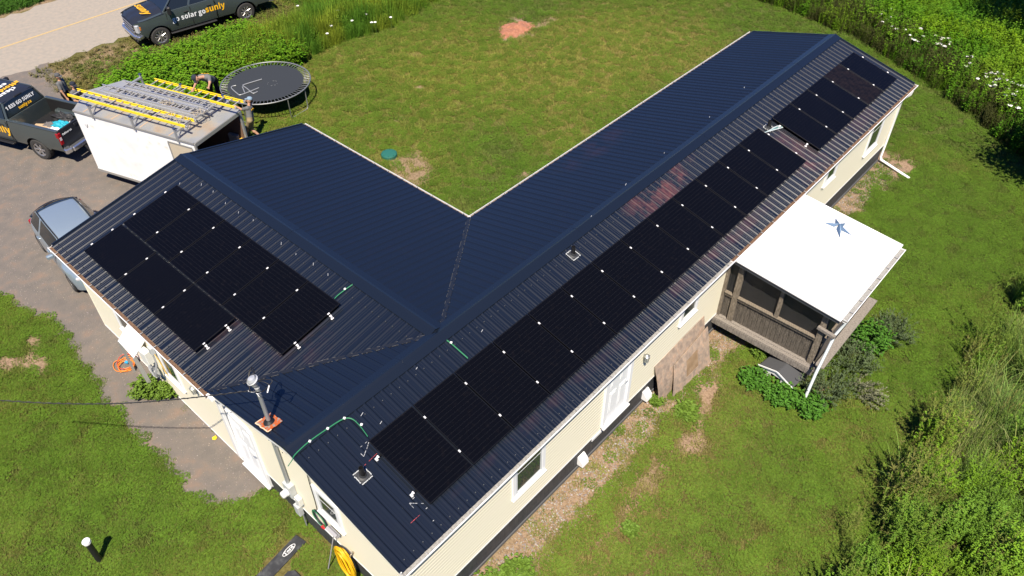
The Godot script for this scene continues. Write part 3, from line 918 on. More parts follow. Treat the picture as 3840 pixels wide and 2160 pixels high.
# ---------------------------------------------------------------- solar panels
func cell_print(seed_: int, dusty: bool) -> ImageTexture:
	var w := 288; var h := 432
	var img := Image.create(w, h, true, Image.FORMAT_RGB8)
	var nz := FastNoiseLite.new(); nz.seed = seed_; nz.frequency = 0.02; nz.fractal_octaves = 4
	var base := Color(0.0026, 0.0029, 0.0044)
	for y in h:
		for x in w:
			var cx := x % 48; var cy := y % 24
			var c := base
			if cx < 1 or cy < 1 or absi(y - h / 2) < 2: c = Color(0.0012, 0.0012, 0.0016)
			elif cx % 5 == 2: c = Color(0.0036, 0.0039, 0.0055)
			if (cy == 0 or cy == 1) and cx % 5 == 2: c = Color(0.050, 0.052, 0.058)
			var k := nz.get_noise_2d(x, y)
			if dusty: c = c.lerp(Color(0.12, 0.075, 0.06), clampf(0.045 + k * 0.06, 0.0, 0.1))
			else: c = c.lerp(Color(0.06, 0.045, 0.045), clampf(k * 0.08 - 0.02, 0.0, 0.04))
			img.set_pixel(x, y, c.linear_to_srgb())
	img.generate_mipmaps()
	return ImageTexture.create_from_image(img)

const PW := 1.134
const PL := 1.722
var glass_mats := []

func panel_unit(called: String, label: String, group: String, xf: Transform3D, kind: int, clamp_sides: Array) -> Node3D:
	# local: x across (1.134 m), z down the slope (1.722 m), y out of the roof; origin at the panel's upper corner
	var t := thing(called, label, "solar panel", Vector3.ZERO, 0.0, group)
	t.transform = xf
	var black := mat("black_anodised", Color(0.011, 0.011, 0.012), 0.35, 0.5)
	if not mats.has("_panel_frame"):
		var fr := MB.new()
		for s in [0.008, PW - 0.008]: fr.box(Vector3(s, -0.0175, PL / 2), Vector3(0.016, 0.035, PL), Basis.IDENTITY, 0.002)
		for s in [0.008, PL - 0.008]: fr.box(Vector3(PW / 2, -0.0180, s), Vector3(PW - 0.033, 0.034, 0.016), Basis.IDENTITY, 0.002)
		mats["_panel_frame"] = fr.mesh()
		var gl := MB.new()
		gl.quadu(Vector3(0.016, -0.004, 0.016), Vector3(0.016, -0.004, PL - 0.016), Vector3(PW - 0.016, -0.004, PL - 0.016), Vector3(PW - 0.016, -0.004, 0.016), Vector2(0, 0), Vector2(0, 1), Vector2(1, 1), Vector2(1, 0))
		mats["_panel_glass"] = gl.mesh()
		var bk := MB.new()
		bk.box(Vector3(PW / 2, -0.012, PL / 2), Vector3(PW - 0.034, 0.006, PL - 0.034))
		mats["_panel_back"] = bk.mesh()
		var cl := MB.new()
		cl.box(Vector3.ZERO, Vector3(0.036, 0.010, 0.058), Basis.IDENTITY, 0.003)
		cl.lathe([Vector2(0, 0.012), Vector2(0.009, 0.012), Vector2(0.009, 0.004)], 6)
		mats["_panel_clamp"] = cl.mesh()
		for k in 5:
			var m := mat("panel_glass_%d" % k, Color(1, 1, 1), 0.12, 0.0, 0.2)
			m.albedo_texture = cell_print(60 + k, k == 4)
			if k == 4: m.roughness = 0.4
			glass_mats.append(m)
	shared("frame", mats["_panel_frame"], black, t)
	shared("back_sheet", mats["_panel_back"], black, t)
	shared("glass", mats["_panel_glass"], glass_mats[kind], t)
	var cm := mat("clamp_silver", Color(0.78, 0.78, 0.78), 0.35, 0.15)
	for c in clamp_sides:
		shared("clamp", mats["_panel_clamp"], cm, t, Transform3D(Basis.IDENTITY if c[2] == 0 else Basis(Vector3.UP, PI / 2), Vector3(c[0], 0.008, c[1])))
	return t

func rail_unit(label: String, a: Vector3, b: Vector3, nrm: Vector3, grp: String) -> void:
	var t := thing("mounting_rail", label, "rail", Vector3.ZERO, 0.0, grp)
	var mb := MB.new()
	mb.bar(a, b, 0.035, 0.045, nrm)
	obj("rail", mb, mat("black_anodised", Color.BLACK), t)
	var d := (b - a).normalized()
	var n := int(a.distance_to(b) / 1.22)
	for i in n + 1:
		var f := MB.new()
		var p := a.lerp(b, (i + 0.15) / (n + 0.3))
		f.bar(p - nrm * 0.02, p - nrm * 0.075, 0.045, 0.05, d)
		obj("foot", f, mat("foot_silver", Color(0.5, 0.5, 0.5), 0.4, 0.7), t)
	for e in [a, b]:
		var f := MB.new()
		var o := d * (0.03 if e == b else -0.03)
		f.bar(e - o * 0.6 + nrm * 0.028, e + o * 0.6 + nrm * 0.028, 0.055, 0.014, nrm, 0.003)
		f.bar(e + o + nrm * 0.02, e + o - nrm * 0.055, 0.04, 0.03, d, 0.004)
		f.bar(e + o * 1.8 - nrm * 0.05, e + o * 0.2 - nrm * 0.05, 0.07, 0.012, nrm, 0.003)
		obj("end_clamp", f, mat("clamp_silver", Color.WHITE), t)

func build_solar() -> void:
	var sm := sqrt(3.09 * 3.09 + 0.787 * 0.787)
	var dr := Vector3(3.09, -0.787, 0) / sm
	var nr := Vector3(0.787, 3.09, 0) / sm
	var Bm := Basis(Vector3(0, 0, -1), nr, dr)
	var gap := 0.034
	var ridge := Vector3(-W / 2, RD, 0)
	var up := 0.135
	var c1 := 0.36; var c2 := PL - 0.38
	for arr in [[13, 1.201, 0.941], [5, 17.175, 0.951]]:
		var o: Vector3 = ridge + dr * arr[2] + nr * up + Vector3(0, 0, -arr[1])
		for i in arr[0]:
			var nth: String = ["nearest", "second", "third", "fourth", "fifth", "sixth", "seventh", "eighth", "ninth", "tenth", "eleventh", "twelfth", "last"][i]
			var lab := "black solar panel, %s from the near gable in the row of thirteen" % nth
			if i == 0: lab = "black solar panel at the near gable end of the row of thirteen"
			if i == 12: lab = "black solar panel at the far end of the row of thirteen"
			var grp := "solar panels in the long row"
			var kind = i % 4
			if arr[0] == 5:
				lab = ["black solar panel in the row of five, beside the gap with the vent pipe", "black solar panel in the row of five, second from the vent pipe gap", "black solar panel in the middle of the row of five", "", "black solar panel in the row of five, at the far gable edge"][i]
				grp = "solar panels in the short row"
				if i == 3:
					lab = "dusty brownish solar panel, second from the far gable in the short row"
					kind = 4
			var cl := []
			if i < arr[0] - 1 or true: cl = [[PW + gap / 2, c1, 0], [PW + gap / 2, c2, 0]]
			panel_unit("solar_panel", lab, grp, Transform3D(Bm, o + Vector3(0, 0, -i * (PW + gap))), kind, cl)
		for s in [c1, c2]:
			var p: Vector3 = o + dr * s - nr * 0.062
			rail_unit("black mounting rail nearer the %s under the row of %s panels on the long wing" % ["ridge" if s == c1 else "eave", "thirteen" if arr[0] == 13 else "five"], p + Vector3(0, 0, 0.07), p + Vector3(0, 0, -arr[0] * (PW + gap) - 0.03), nr, "rails under the %s row" % ("long" if arr[0] == 13 else "short"))
	var sl := sqrt(4.04 * 4.04 + 0.787 * 0.787)
	var df := Vector3(0, -0.787, 4.04) / sl
	var nf := Vector3(0, 4.04, 0.787) / sl
	var Bf := Basis(Vector3(1, 0, 0), nf, df)
	var o2 := Vector3(-12.459, RD, -W2 / 2) + df * 0.812 + nf * up
	for i in 6:
		var cl := [[PW + gap / 2, c1, 0], [PW + gap / 2, c2, 0]]
		if i == 0: cl.append_array([[-0.012, c1, 0], [-0.012, c2, 0]])
		panel_unit("solar_panel", "black upright solar panel, %s from the driveway gable in the short wing's upper row" % ["first", "second", "third", "fourth", "fifth", "sixth"][i], "solar panels in the upper row on the short wing", Transform3D(Bf, o2 + Vector3(i * (PW + gap), 0, 0)), i % 4, cl)
	for i in 3:
		# lying on its side: the long edge runs along the eave
		var bt := Basis(df, nf, Vector3(-1, 0, 0))
		var at := o2 + df * (PL + gap) + Vector3(i * (PL + gap) + PL, 0, 0)
		var cl := [[0.26, -gap / 2, 1], [PW - 0.26, -gap / 2, 1]]
		if i == 0: cl.append_array([[0.26, PL + 0.012, 1], [PW - 0.26, PL + 0.012, 1]])
		panel_unit("solar_panel", "black sideways solar panel, %s from the driveway gable in the short wing's lower row" % ["first", "second", "third"][i], "solar panels lying sideways on the short wing", Transform3D(bt, at), i, cl)
	for r in [[c1, 6 * (PW + gap), "upper"], [c2, 6 * (PW + gap), "upper"], [PL + gap + 0.26, 3 * (PL + gap), "lower"], [PL + gap + PW - 0.26, 3 * (PL + gap), "lower"]]:
		var p: Vector3 = o2 + df * r[0] - nf * 0.062
		rail_unit("black mounting rail nearer the %s under the %s row of panels on the short wing" % ["ridge" if r[0] == c1 or r[0] < PL + gap + 0.3 and r[0] > PL else "eave", r[2]], p + Vector3(-0.05, 0, 0), p + Vector3(r[1] + 0.03, 0, 0), nf, "rails under the %s row on the short wing" % r[2])
# ---------------------------------------------------------------- things fixed or leaned on the house
func roof_y(x: float, z: float) -> float:
	return EV - KM * x if x > -W / 2 else EV + KM * (x + W)

func build_fixtures() -> void:
	var steel := mat("galvanised", Color(0.34, 0.36, 0.38), 0.45, 0.5)
	var dark := mat("rubber_black", Color(0.010, 0.010, 0.011), 0.5)
	var white := mat("white_aluminium", Color.WHITE)
	# plumbing vents through the sunny slope
	var vl := ["black plumbing vent pipe by the near gable, ringed with white sealant", "black plumbing vent pipe beside the ridge above the middle of the long row", "black plumbing vent pipe in the gap between the two panel rows"]
	var vp := [Vector3(-1.76, 0, -0.70), Vector3(-2.64, 0, -8.12), Vector3(-2.02, 0, -16.81)]
	var nr := Vector3(0.787, 3.09, 0).normalized()
	var tilt := Basis(Quaternion(Vector3.UP, nr))
	for i in 3:
		var p: Vector3 = vp[i]
		p.y = roof_y(p.x, p.z)
		var t := thing("vent_pipe", vl[i], "vent pipe", p, 0.0, "plumbing vents on the roof")
		var pipe := MB.new()
		pipe.lathe([Vector2(0.052, 0.0), Vector2(0.052, 0.27), Vector2(0.044, 0.27), Vector2(0.044, 0.10)], 14)
		obj("pipe", pipe, dark, t)
		var boot := MB.new()
		boot.lathe([Vector2(0.135, 0.008), Vector2(0.11, 0.03), Vector2(0.075, 0.045), Vector2(0.060, 0.09), Vector2(0.054, 0.10)], 14, Transform3D(tilt, Vector3.ZERO))
		boot.box(nr * 0.021, Vector3(0.25, 0.010, 0.25), tilt, 0.004)
		obj("flashing_boot", boot, mat("boot_grey", Color(0.026, 0.028, 0.031), 0.6), t)
		var bead := MB.new()
		for k in 4:
			var a := Vector3(0.130, 0.024, 0.130).rotated(Vector3.UP, k * PI / 2); var b := Vector3(0.130, 0.024, 0.130).rotated(Vector3.UP, (k + 1) * PI / 2)
			for j in 7:
				if rng.randf() < 0.12: continue
				var q := a.lerp(b, j / 7.0); var r := a.lerp(b, (j + 0.95) / 7.0)
				bead.bar(tilt * (q + Vector3(R(-.006, .006), 0, R(-.006, .006))), tilt * (r + Vector3(R(-.006, .006), 0, R(-.006, .006))), 0.020, 0.012, nr, 0.004)
		obj("sealant_bead", bead, mat("sealant_white", Color(0.42, 0.44, 0.44), 0.6), t).set_meta("kind", "stuff")
	# service mast with its weather head
	var mb0 := Vector3(-4.03, 0, -0.23)
	mb0.y = roof_y(mb0.x, mb0.z)
	var nl := Vector3(-0.787, 3.09, 0).normalized()
	var tl := Basis(Quaternion(Vector3.UP, nl))
	var mast := thing("service_mast", "grey electrical service mast with a rounded weather head and rust-orange flashing", "mast", mb0)
	var mp := MB.new()
	mp.tube([Vector3(0, -0.1, 0), Vector3(0, 1.24, 0)], 0.045, 14)
	obj("pole", mp, steel, mast)
	var hd := MB.new()
	hd.lathe([Vector2(0.055, -0.06), Vector2(0.066, 0.0), Vector2(0.085, 0.05), Vector2(0.082, 0.12), Vector2(0.055, 0.17), Vector2(0, 0.185)], 14, Transform3D(Basis(Vector3.RIGHT, 0.12).scaled(Vector3(1, 1, 1.25)), Vector3(0, 1.24, 0.02)))
	obj("weather_head", hd, mat("head_grey", Color(0.42, 0.44, 0.46), 0.35, 0.3), mast)
	var rim := MB.new()
	rim.lathe([Vector2(0.092, -0.01), Vector2(0.100, 0.012), Vector2(0.092, 0.034)], 16, Transform3D(Basis(Vector3.RIGHT, 0.5).scaled(Vector3(1, 1, 1.25)), Vector3(0, 1.33, 0.03)))
	obj("head_rim", rim, mat("head_pale", Color(0.72, 0.73, 0.74), 0.4), mast)
	var fl := MB.new()
	var poly := PackedVector2Array()
	for k in 40:
		var a := TAU * k / 40.0
		var r := 0.23 / maxf(absf(cos(a)), absf(sin(a))) * (1.0 + 0.03 * sin(a * 7.0) + 0.02 * sin(a * 11.0 + 1.0))
		poly.append(Vector2(cos(a) * r, sin(a) * r * 0.78))
	fl.prism(poly, 0.006, Transform3D(tl * Basis(Vector3.RIGHT, -PI / 2), nl * 0.022))
	var rust := mat("rust_paint", Color(1, 1, 1), 0.75)
	grain(rust, noise_tex(0.03, [[0.0, Color(0.40, 0.075, 0.012)], [0.52, Color(0.44, 0.09, 0.015)], [0.60, Color(0.28, 0.15, 0.08)], [0.68, Color(0.22, 0.24, 0.23)], [1.0, Color(0.26, 0.27, 0.26)]], 256, 51, 4), 0.7)
	obj("flashing", fl, rust, mast)
	var fb := MB.new()
	for k in 16:
		var q := poly[(k + 21) % 40]; var r := poly[(k + 22) % 40]
		fb.bar(tl * Vector3(q.x, 0.030, -q.y), tl * Vector3(r.x, 0.030, -r.y), 0.022, 0.008, nl)
	obj("foam_edge", fb, mat("foam_cream", Color(0.72, 0.52, 0.34), 0.9), mast)
	var bt := MB.new()
	bt.lathe([Vector2(0.12, 0.03), Vector2(0.10, 0.06), Vector2(0.062, 0.10), Vector2(0.048, 0.12)], 14)
	obj("boot", bt, dark, mast)
	var cl := MB.new()
	for yy in [0.96, 1.10]: cl.lathe([Vector2(0.056, yy), Vector2(0.056, yy + 0.03)], 12)
	cl.tube([Vector3(0.02, 0.98, 0.05), Vector3(0.14, 1.0, 0.07)], 0.008, 6)
	cl.tube([Vector3(-0.03, 0.98, 0.05), Vector3(-0.12, 0.97, 0.10), Vector3(-0.17, 0.96, 0.11)], 0.016, 6)
	obj("cable_clamp", cl, mat("clamp_silver", Color.WHITE), mast)
	var loops := MB.new()
	var hp := Vector3(0.0, 1.27, 0.04)
	for k in 3:
		var s := -1.0 if k < 2 else 1.0
		loops.tube(smooth_path([hp, hp + Vector3(0.10 * s, 0.05, -0.12), hp + Vector3(0.30 * s, 0.02 + 0.03 * k, -0.14 - 0.05 * k), hp + Vector3(0.22 * s, -0.10, -0.02), hp + Vector3(-0.10, -0.26, 0.07), Vector3(-0.16, 0.97, 0.10)], 6), 0.009, 6)
	loops.tube(smooth_path([hp, hp + Vector3(0.14, 0.06, -0.10), hp + Vector3(0.30, 0.02, -0.16), hp + Vector3(0.36, -0.06, -0.06)], 6), 0.009, 6)
	obj("wire_loop", loops, dark, mast)
	var tip := MB.new()
	tip.tube([hp + Vector3(0.31, 0.03, -0.15), hp + Vector3(0.37, -0.04, -0.05)], 0.014, 6)
	obj("wire_cap", tip, mat("head_pale", Color.WHITE), mast)
	# overhead service cable from the street to the mast
	var cab := MB.new()
	var from := mb0 + Vector3(-0.17, 0.96, 0.11)
	var to := gp(-260, 1478, 4.35)
	var pth := []
	for i in 41:
		var f := i / 40.0
		pth.append(from.lerp(to, f) - Vector3(0, 0.35 * sin(PI * f), 0))
	cab.tube(pth, 0.011, 6)
	var tw := MB.new()
	var p2 := []
	for i in 240:
		var f := i / 239.0
		var q := from.lerp(to, f) - Vector3(0, 0.35 * sin(PI * f), 0)
		p2.append(q + Vector3(0, cos(i * 0.85) * 0.016, sin(i * 0.85) * 0.016))
	tw.tube(p2, 0.006, 5)
	var ct := thing("service_cable", "twisted overhead power cable running to the service mast", "cable")
	obj("insulated_wire", cab, dark, ct)
	obj("bare_wire", tw, mat("bare_aluminium", Color(0.055, 0.057, 0.06), 0.5, 0.3), ct)
	# meter, conduit and boxes on the gable wall under the mast
	var me := thing("electric_meter", "grey electric meter and conduit on the cream gable wall", "meter", Vector3(-4.0, 0, WZ + 0.02))
	var cd := MB.new()
	cd.tube([Vector3(0, 1.62, 0.06), Vector3(0, 3.5, 0.06)], 0.042, 10)
	cd.tube([Vector3(0.10, 1.2, 0.05), Vector3(0.10, 0.85, 0.05)], 0.035, 10)
	cd.tube([Vector3(0.17, 1.15, 0.04), Vector3(0.17, 0.05, 0.05)], 0.018, 8)
	obj("conduit", cd, steel, me)
	var bx := MB.new()
	bx.box(Vector3(0.02, 1.42, 0.075), Vector3(0.26, 0.42, 0.15), Basis.IDENTITY, 0.012)
	obj("meter_box", bx, mat("box_grey", Color(0.42, 0.44, 0.44), 0.5), me)
	var mg := MB.new()
	mg.lathe([Vector2(0.098, 0.0), Vector2(0.098, 0.03), Vector2(0.085, 0.04), Vector2(0.085, 0.12), Vector2(0.06, 0.145), Vector2(0, 0.15)], 18, Transform3D(Basis(Vector3.RIGHT, PI / 2), Vector3(0.0, 1.36, 0.15)))
	obj("meter_glass", mg, mat("meter_dome", Color(0.60, 0.61, 0.60), 0.15), me)
	var b2 := MB.new()
	b2.box(Vector3(0.25, 1.17, 0.06), Vector3(0.16, 0.26, 0.11), Basis.IDENTITY, 0.01)
	obj("junction_box", b2, mat("box_pale", Color(0.62, 0.63, 0.60), 0.5), me)
	var b3 := MB.new()
	b3.box(Vector3(0.10, 0.68, 0.07), Vector3(0.18, 0.34, 0.12), Basis.IDENTITY, 0.01)
	obj("disconnect_box", b3, mat("box_grey", Color.WHITE), me)
	# green bonding wire run over the ridge with clips
	var green := mat("green_wire", Color(0.018, 0.165, 0.070), 0.5)
	var wt := thing("bonding_wire", "green bonding wire clipped along the near end of the ridge", "wire")
	var wp := []
	for q in [[735, 1157], [742, 1143], [775, 1112], [820, 1080], [862, 1054], [885, 1053], [905, 1070], [925, 1097]]:
		var p := on_roof(q[0] * 1.49068, q[1] * 1.49068, EV + 0.03, -KM, 0)
		wp.append(p)
	for k in 2:
		var w := MB.new()
		var pp := wp.map(func(p): return p + Vector3(0.02 * k, 0.012 * k, 0.012 * k))
		if k == 0: pp.push_front(pp[0] + Vector3(-0.03, -0.12, 0.10))
		w.tube(smooth_path(pp, 6), 0.0085, 6)
		obj("wire_strand", w, green, wt)
	for i in [2, 3, 4, 6]:
		var c := MB.new()
		c.box(wp[i] + Vector3(0.02, 0.015, -0.03), Vector3(0.05, 0.03, 0.05), Basis(Vector3.UP, 0.5), 0.006)
		obj("clip", c, mat("clip_white", Color(0.72, 0.72, 0.70), 0.5), wt)
	var short_wires := [[[[1124, 855], [1135, 863], [1160, 885], [1177, 900]], "short green wire from the ridge to the long row of panels", -KM, 0.0], [[[887, 715], [868, 728], [850, 742], [842, 750]], "short green wire above the corner of the short wing's panels", 0.0, -KL]]
	for s in short_wires:
		var t := thing("bonding_wire", s[1], "wire")
		var w := MB.new()
		var pp := []
		for q in s[0]: pp.append(on_roof(q[0] * 1.49068, q[1] * 1.49068, EV + 0.03, s[2], s[3]))
		w.tube(smooth_path(pp, 5), 0.008, 6)
		var w2 := MB.new()
		w2.tube(smooth_path(pp.map(func(p): return p + Vector3(0.02, 0.006, 0.02)), 5), 0.009, 6)
		obj("wire_strand", w, green, t)
		obj("wire_strand", w2, green, t)
		var c := MB.new()
		c.box(pp[1] + Vector3(0, 0.015, 0), Vector3(0.05, 0.03, 0.05), Basis(Vector3.UP, 0.5), 0.006)
		obj("clip", c, mat("clip_white", Color.WHITE), t)
	var con := thing("cable_conduit", "pale grey and green cables crossing the gap between the panel rows", "cable")
	for k in 3:
		var w := MB.new()
		var pp := []
		for q in [[2845 - k * 7, 505 + k * 3], [2880 - k * 5, 492 + k * 2], [2910, 475 + k * 5], [2935, 470 + k * 4]]: pp.append(on_roof(q[0], q[1], EV + 0.05, -KM, 0))
		w.tube(smooth_path(pp, 5), 0.017, 6)
		obj("cable_strand", w, [mat("conduit_pale", Color(0.45, 0.50, 0.52), 0.5), mat("conduit_teal", Color(0.12, 0.26, 0.25), 0.5), mat("conduit_pale", Color.WHITE)][k], con)
	# chalk marks left by the installers
	var chalk := mat("chalk", Color(0.34, 0.355, 0.37), 0.95)
	var red := mat("red_chalk", Color(0.34, 0.05, 0.06), 0.95)
	var marks := [[[1343, 1684], [1378, 1655], 0], [[1383, 1658], [1375, 1685], 0], [[1372, 1690], [1364, 1712], 0], [[1364, 1712], [1352, 1700], 0], [[1535, 1887], [1590, 1888], 0], [[1540, 1878], [1562, 1858], 0], [[1578, 1926], [1606, 1900], 0], [[1535, 1887], [1553, 1907], 0], [[1618, 1959], [1628, 1950], 0], [[1367, 1745], [1415, 1699], 1], [[1540, 1962], [1575, 1930], 1]]
	var ch := thing("chalk_mark", "white and red chalk layout lines drawn on the roof by the near panel", "marking")
	for m in marks:
		var mk := MB.new()
		var a := on_roof(m[0][0], m[0][1], EV + 0.026, -KM, 0); var b := on_roof(m[1][0], m[1][1], EV + 0.026, -KM, 0)
		var n := maxi(2, int(a.distance_to(b) / 0.05))
		for i in n:
			if rng.randf() < 0.18: continue
			mk.bar(a.lerp(b, float(i) / n), a.lerp(b, (i + R(0.6, 1.0)) / n), R(0.006, 0.013), 0.003, nr)
		if mk.v.size(): obj("chalk_line", mk, red if m[2] else chalk, ch)
	# screw heads along the ridge side and under the panels
	var sc := thing("roof_screws", "rows of tiny pale screw heads and chalk ticks across the dark roof sheets", "screws")
	sc.set_meta("kind", "stuff")
	var scr := MB.new()
	for i in 100:
		var p := Vector3(0, 0, -0.2 - i * 0.2286)
		for dx in [-0.12, -2.68]:
			scr.lathe([Vector2(0, 0.034), Vector2(0.010, 0.030), Vector2(0.012, 0.012)], 6, Transform3D(tilt, Vector3(dx, roof_y(dx, 0), p.z)))
	for i in 44:
		for zz in [-0.12, -3.55]:
			scr.lathe([Vector2(0, 0.034), Vector2(0.010, 0.030), Vector2(0.012, 0.012)], 6, Transform3D(Basis.IDENTITY, Vector3(-W - LW + 0.15 + i * 0.2286, EV - KL * zz, zz)))
	obj("screw_head", scr, mat("screw_grey", Color(0.07, 0.075, 0.08), 0.5, 0.3), sc)
	var tk := MB.new()
	for q in [[1353, 1560], [1425, 1590], [1440, 1405], [1560, 1385], [1805, 1245], [2112, 905], [2215, 815], [2345, 695], [2490, 575], [2660, 440], [2790, 330]]:
		var p := on_roof(q[0], q[1], EV + 0.024, -KM, 0)
		tk.bar(p, p + Vector3(-0.02, 0.005, -0.06).normalized() * R(0.04, 0.09), 0.012, 0.004, nr)
	for q in [[675, 685], [756, 688], [800, 715], [846, 758], [895, 793], [950, 823], [1055, 908], [1110, 950], [1175, 985], [1230, 1025]]:
		var p := on_roof(q[0], q[1], EV + 0.024, 0, -KL)
		tk.bar(p, p + Vector3(0.05, 0.0, 0.04).normalized() * R(0.05, 0.11), 0.011, 0.004)
	obj("chalk_tick", tk, chalk, sc)
	# black wire down the wall into a hanging coil of green and black cable
	var coil := thing("wire_coil", "coil of black and green wire hanging on the cream gable wall", "wire coil", Vector3(-3.02, 1.28, WZ + 0.06))
	var dn := MB.new()
	dn.tube(smooth_path([Vector3(0.06, 2.0, -0.02), Vector3(0.05, 1.4, 0.0), Vector3(0.03, 0.7, 0.0), Vector3(0.03, 0.2, 0.02)], 4), 0.011, 6)
	obj("drop_wire", dn, dark, coil)
	for k in 9:
		var ring := MB.new()
		var pts := []
		for i in 25:
			var a := TAU * i / 24.0
			var r := 0.21 + 0.012 * sin(a * 3.0 + k) + 0.006 * (k % 4)
			pts.append(Vector3(cos(a) * r, -0.04 + sin(a) * r * 1.05, 0.012 * (k / 3) + 0.006 * sin(a * 2 + k)))
		ring.tube(pts, 0.010, 6)
		obj("loop", ring, dark if k < 6 else green, coil)
	var tie := MB.new()
	tie.box(Vector3(0.10, -0.24, 0.03), Vector3(0.12, 0.05, 0.07), Basis(Vector3.BACK, 0.4), 0.012)
	obj("tape_tie", tie, mat("red_tape", Color(0.55, 0.02, 0.03), 0.4), coil)
	# yellow hose coiled on a hook, tap beside it
	var hose := thing("hose_coil", "bright yellow extension hose coiled on the wall by the near corner", "hose", Vector3(-2.12, 0.60, WZ + 0.20))
	for k in 22:
		var ring := MB.new()
		var pts := []
		var rr := 0.235 + 0.016 * (k % 7)
		for i in 29:
			var a := TAU * i / 28.0
			pts.append(Vector3(cos(a) * rr * 0.80 + 0.02 * sin(k * 2.1) - sin(a) * 0.05, 0.05 + sin(a) * rr * 1.62 - 0.05 * sin(a + 1.3) * (k % 3), 0.016 * (k % 8) - 0.05 + 0.012 * sin(a * 2 + k * 1.7)))
		ring.tube(pts, 0.0125, 6)
		obj("loop", ring, mat("yellow_hose", Color(0.68, 0.40, 0.008), 0.45), hose)
	var tap := thing("garden_tap", "small brass garden tap on the cream wall above the yellow hose", "tap", Vector3(-2.0, 1.02, WZ + 0.02))
	var tp := MB.new()
	tp.tube([Vector3(0, 0, 0), Vector3(0, 0, 0.09), Vector3(0, -0.05, 0.12)], 0.016, 8)
	tp.tube([Vector3(0, 0, 0.06), Vector3(0, 0.05, 0.06)], 0.008, 6)
	obj("spout", tp, mat("brass_worn", Color(0.30, 0.26, 0.18), 0.45, 0.8), tap)
	var th := MB.new()
	th.tube([Vector3(-0.035, 0.055, 0.06), Vector3(0.035, 0.055, 0.06)], 0.010, 6)
	obj("handle", th, mat("tap_handle", Color(0.22, 0.20, 0.18), 0.6), tap)
	# push broom leaning on the wall
	var br := thing("push_broom", "grey push broom leaning head-up against the cream wall", "broom", Vector3(-2.62, 0, 0.0))
	var st := MB.new()
	st.tube([Vector3(0, 0.01, 0.18), Vector3(0.14, 1.32, -0.14)], 0.013, 8)
	obj("handle", st, mat("broom_pole", Color(0.26, 0.26, 0.27), 0.5), br)
	var bb := MB.new()
	bb.box(Vector3(0.14, 1.36, -0.15), Vector3(0.34, 0.06, 0.09), Basis(Vector3.RIGHT, 0.4), 0.01)
	obj("head", bb, mat("broom_block", Color(0.20, 0.20, 0.22), 0.6), br)
	var bs := MB.new()
	bs.box(Vector3(0.14, 1.41, -0.105), Vector3(0.32, 0.07, 0.07), Basis(Vector3.RIGHT, 0.4))
	obj("bristles", bs, mat("broom_bristle", Color(0.28, 0.28, 0.30), 0.95), br)
	# white canopy standing over the heat-pump and electrical boxes
	var aw := thing("heat_pump_cover", "white sheet canopy on a board post over electrical boxes by the front wall", "canopy", Vector3(-10.15, 0, WZ))
	var sh := MB.new()
	var tl0 := on_z(e_(225, 135).x, e_(225, 135).y, WZ + 0.03); var tr0 := on_z(e_(470, 375).x, e_(470, 375).y, WZ + 0.03)
	var bl0 := e_(90, 375); var br0 := e_(315, 620)
	var hz := tr0.y - 0.55
	var A := tl0; var Bq := tr0; var Cq := gp(br0.x, br0.y, hz); var Dq := gp(bl0.x, bl0.y, hz)
	var off := -aw.position
	var nn := (Bq - A).cross(Dq - A).normalized() * 0.012
	if nn.y < 0: nn = -nn
	for sgn in [1.0, -1.0]:
		var q := [A + off + nn * sgn, Dq + off + nn * sgn, Cq + off + nn * sgn, Bq + off + nn * sgn]
		if sgn > 0: sh.quad(q[0], q[1], q[2], q[3])
		else: sh.quad(q[0], q[3], q[2], q[1])
	var ed := [A, Dq, Cq, Bq]
	for i in 4: sh.quad(ed[i] + off - nn, ed[(i + 1) % 4] + off - nn, ed[(i + 1) % 4] + off + nn, ed[i] + off + nn)
	obj("canopy_sheet", sh, mat("canopy_white", Color(0.82, 0.82, 0.82), 0.4), aw)
	var pst := MB.new()
	var foot := gp(e_(605, 1090).x, e_(605, 1090).y, 0.0)
	pst.bar(Cq + off - nn, Vector3(foot.x, 0.0, foot.z) + off, 0.10, 0.03, Vector3.RIGHT)
	obj("post", pst, mat("post_grey", Color(0.26, 0.26, 0.245), 0.7), aw)
	var ps2 := MB.new()
	ps2.bar(Dq + off - nn, Vector3(Dq.x + 0.05, 0.0, Dq.z) + off, 0.06, 0.05, Vector3.RIGHT)
	obj("post", ps2, mat("post_grey", Color.WHITE), aw)
	var eb := thing("inverter_box", "pale grey electrical boxes with looped cables under the white canopy", "electrical box", Vector3(-10.0, 0, WZ + 0.05))
	var ib := MB.new()
	ib.box(Vector3(0, 1.32, 0.11), Vector3(0.28, 0.44, 0.18), Basis(Vector3.UP, 0.1), 0.015)
	obj("inverter", ib, mat("box_pale", Color.WHITE), eb)
	var ib2 := MB.new()
	ib2.box(Vector3(0.48, 1.85, 0.06), Vector3(0.17, 0.24, 0.10), Basis.IDENTITY, 0.012)
	obj("breaker_box", ib2, mat("box_grey", Color.WHITE), eb)
	var ib3 := MB.new()
	ib3.box(Vector3(0.06, 0.75, 0.10), Vector3(0.22, 0.26, 0.14), Basis.IDENTITY, 0.012)
	obj("filter_box", ib3, mat("box_grey", Color.WHITE), eb)
	for k in 4:
		var w := MB.new()
		w.tube(smooth_path([Vector3(0.05 + 0.04 * k, 1.18, 0.16), Vector3(0.12 + 0.03 * k, 0.98 - 0.03 * k, 0.22), Vector3(0.36, 1.02 - 0.04 * k, 0.2), Vector3(0.47 + 0.02 * k, 1.4, 0.1), Vector3(0.46 + 0.02 * k, 1.82, 0.07)], 6), 0.012, 6)
		obj("cable_loop", w, mat("cable_grey", Color(0.30, 0.31, 0.32), 0.5), eb)
	var yw := MB.new()
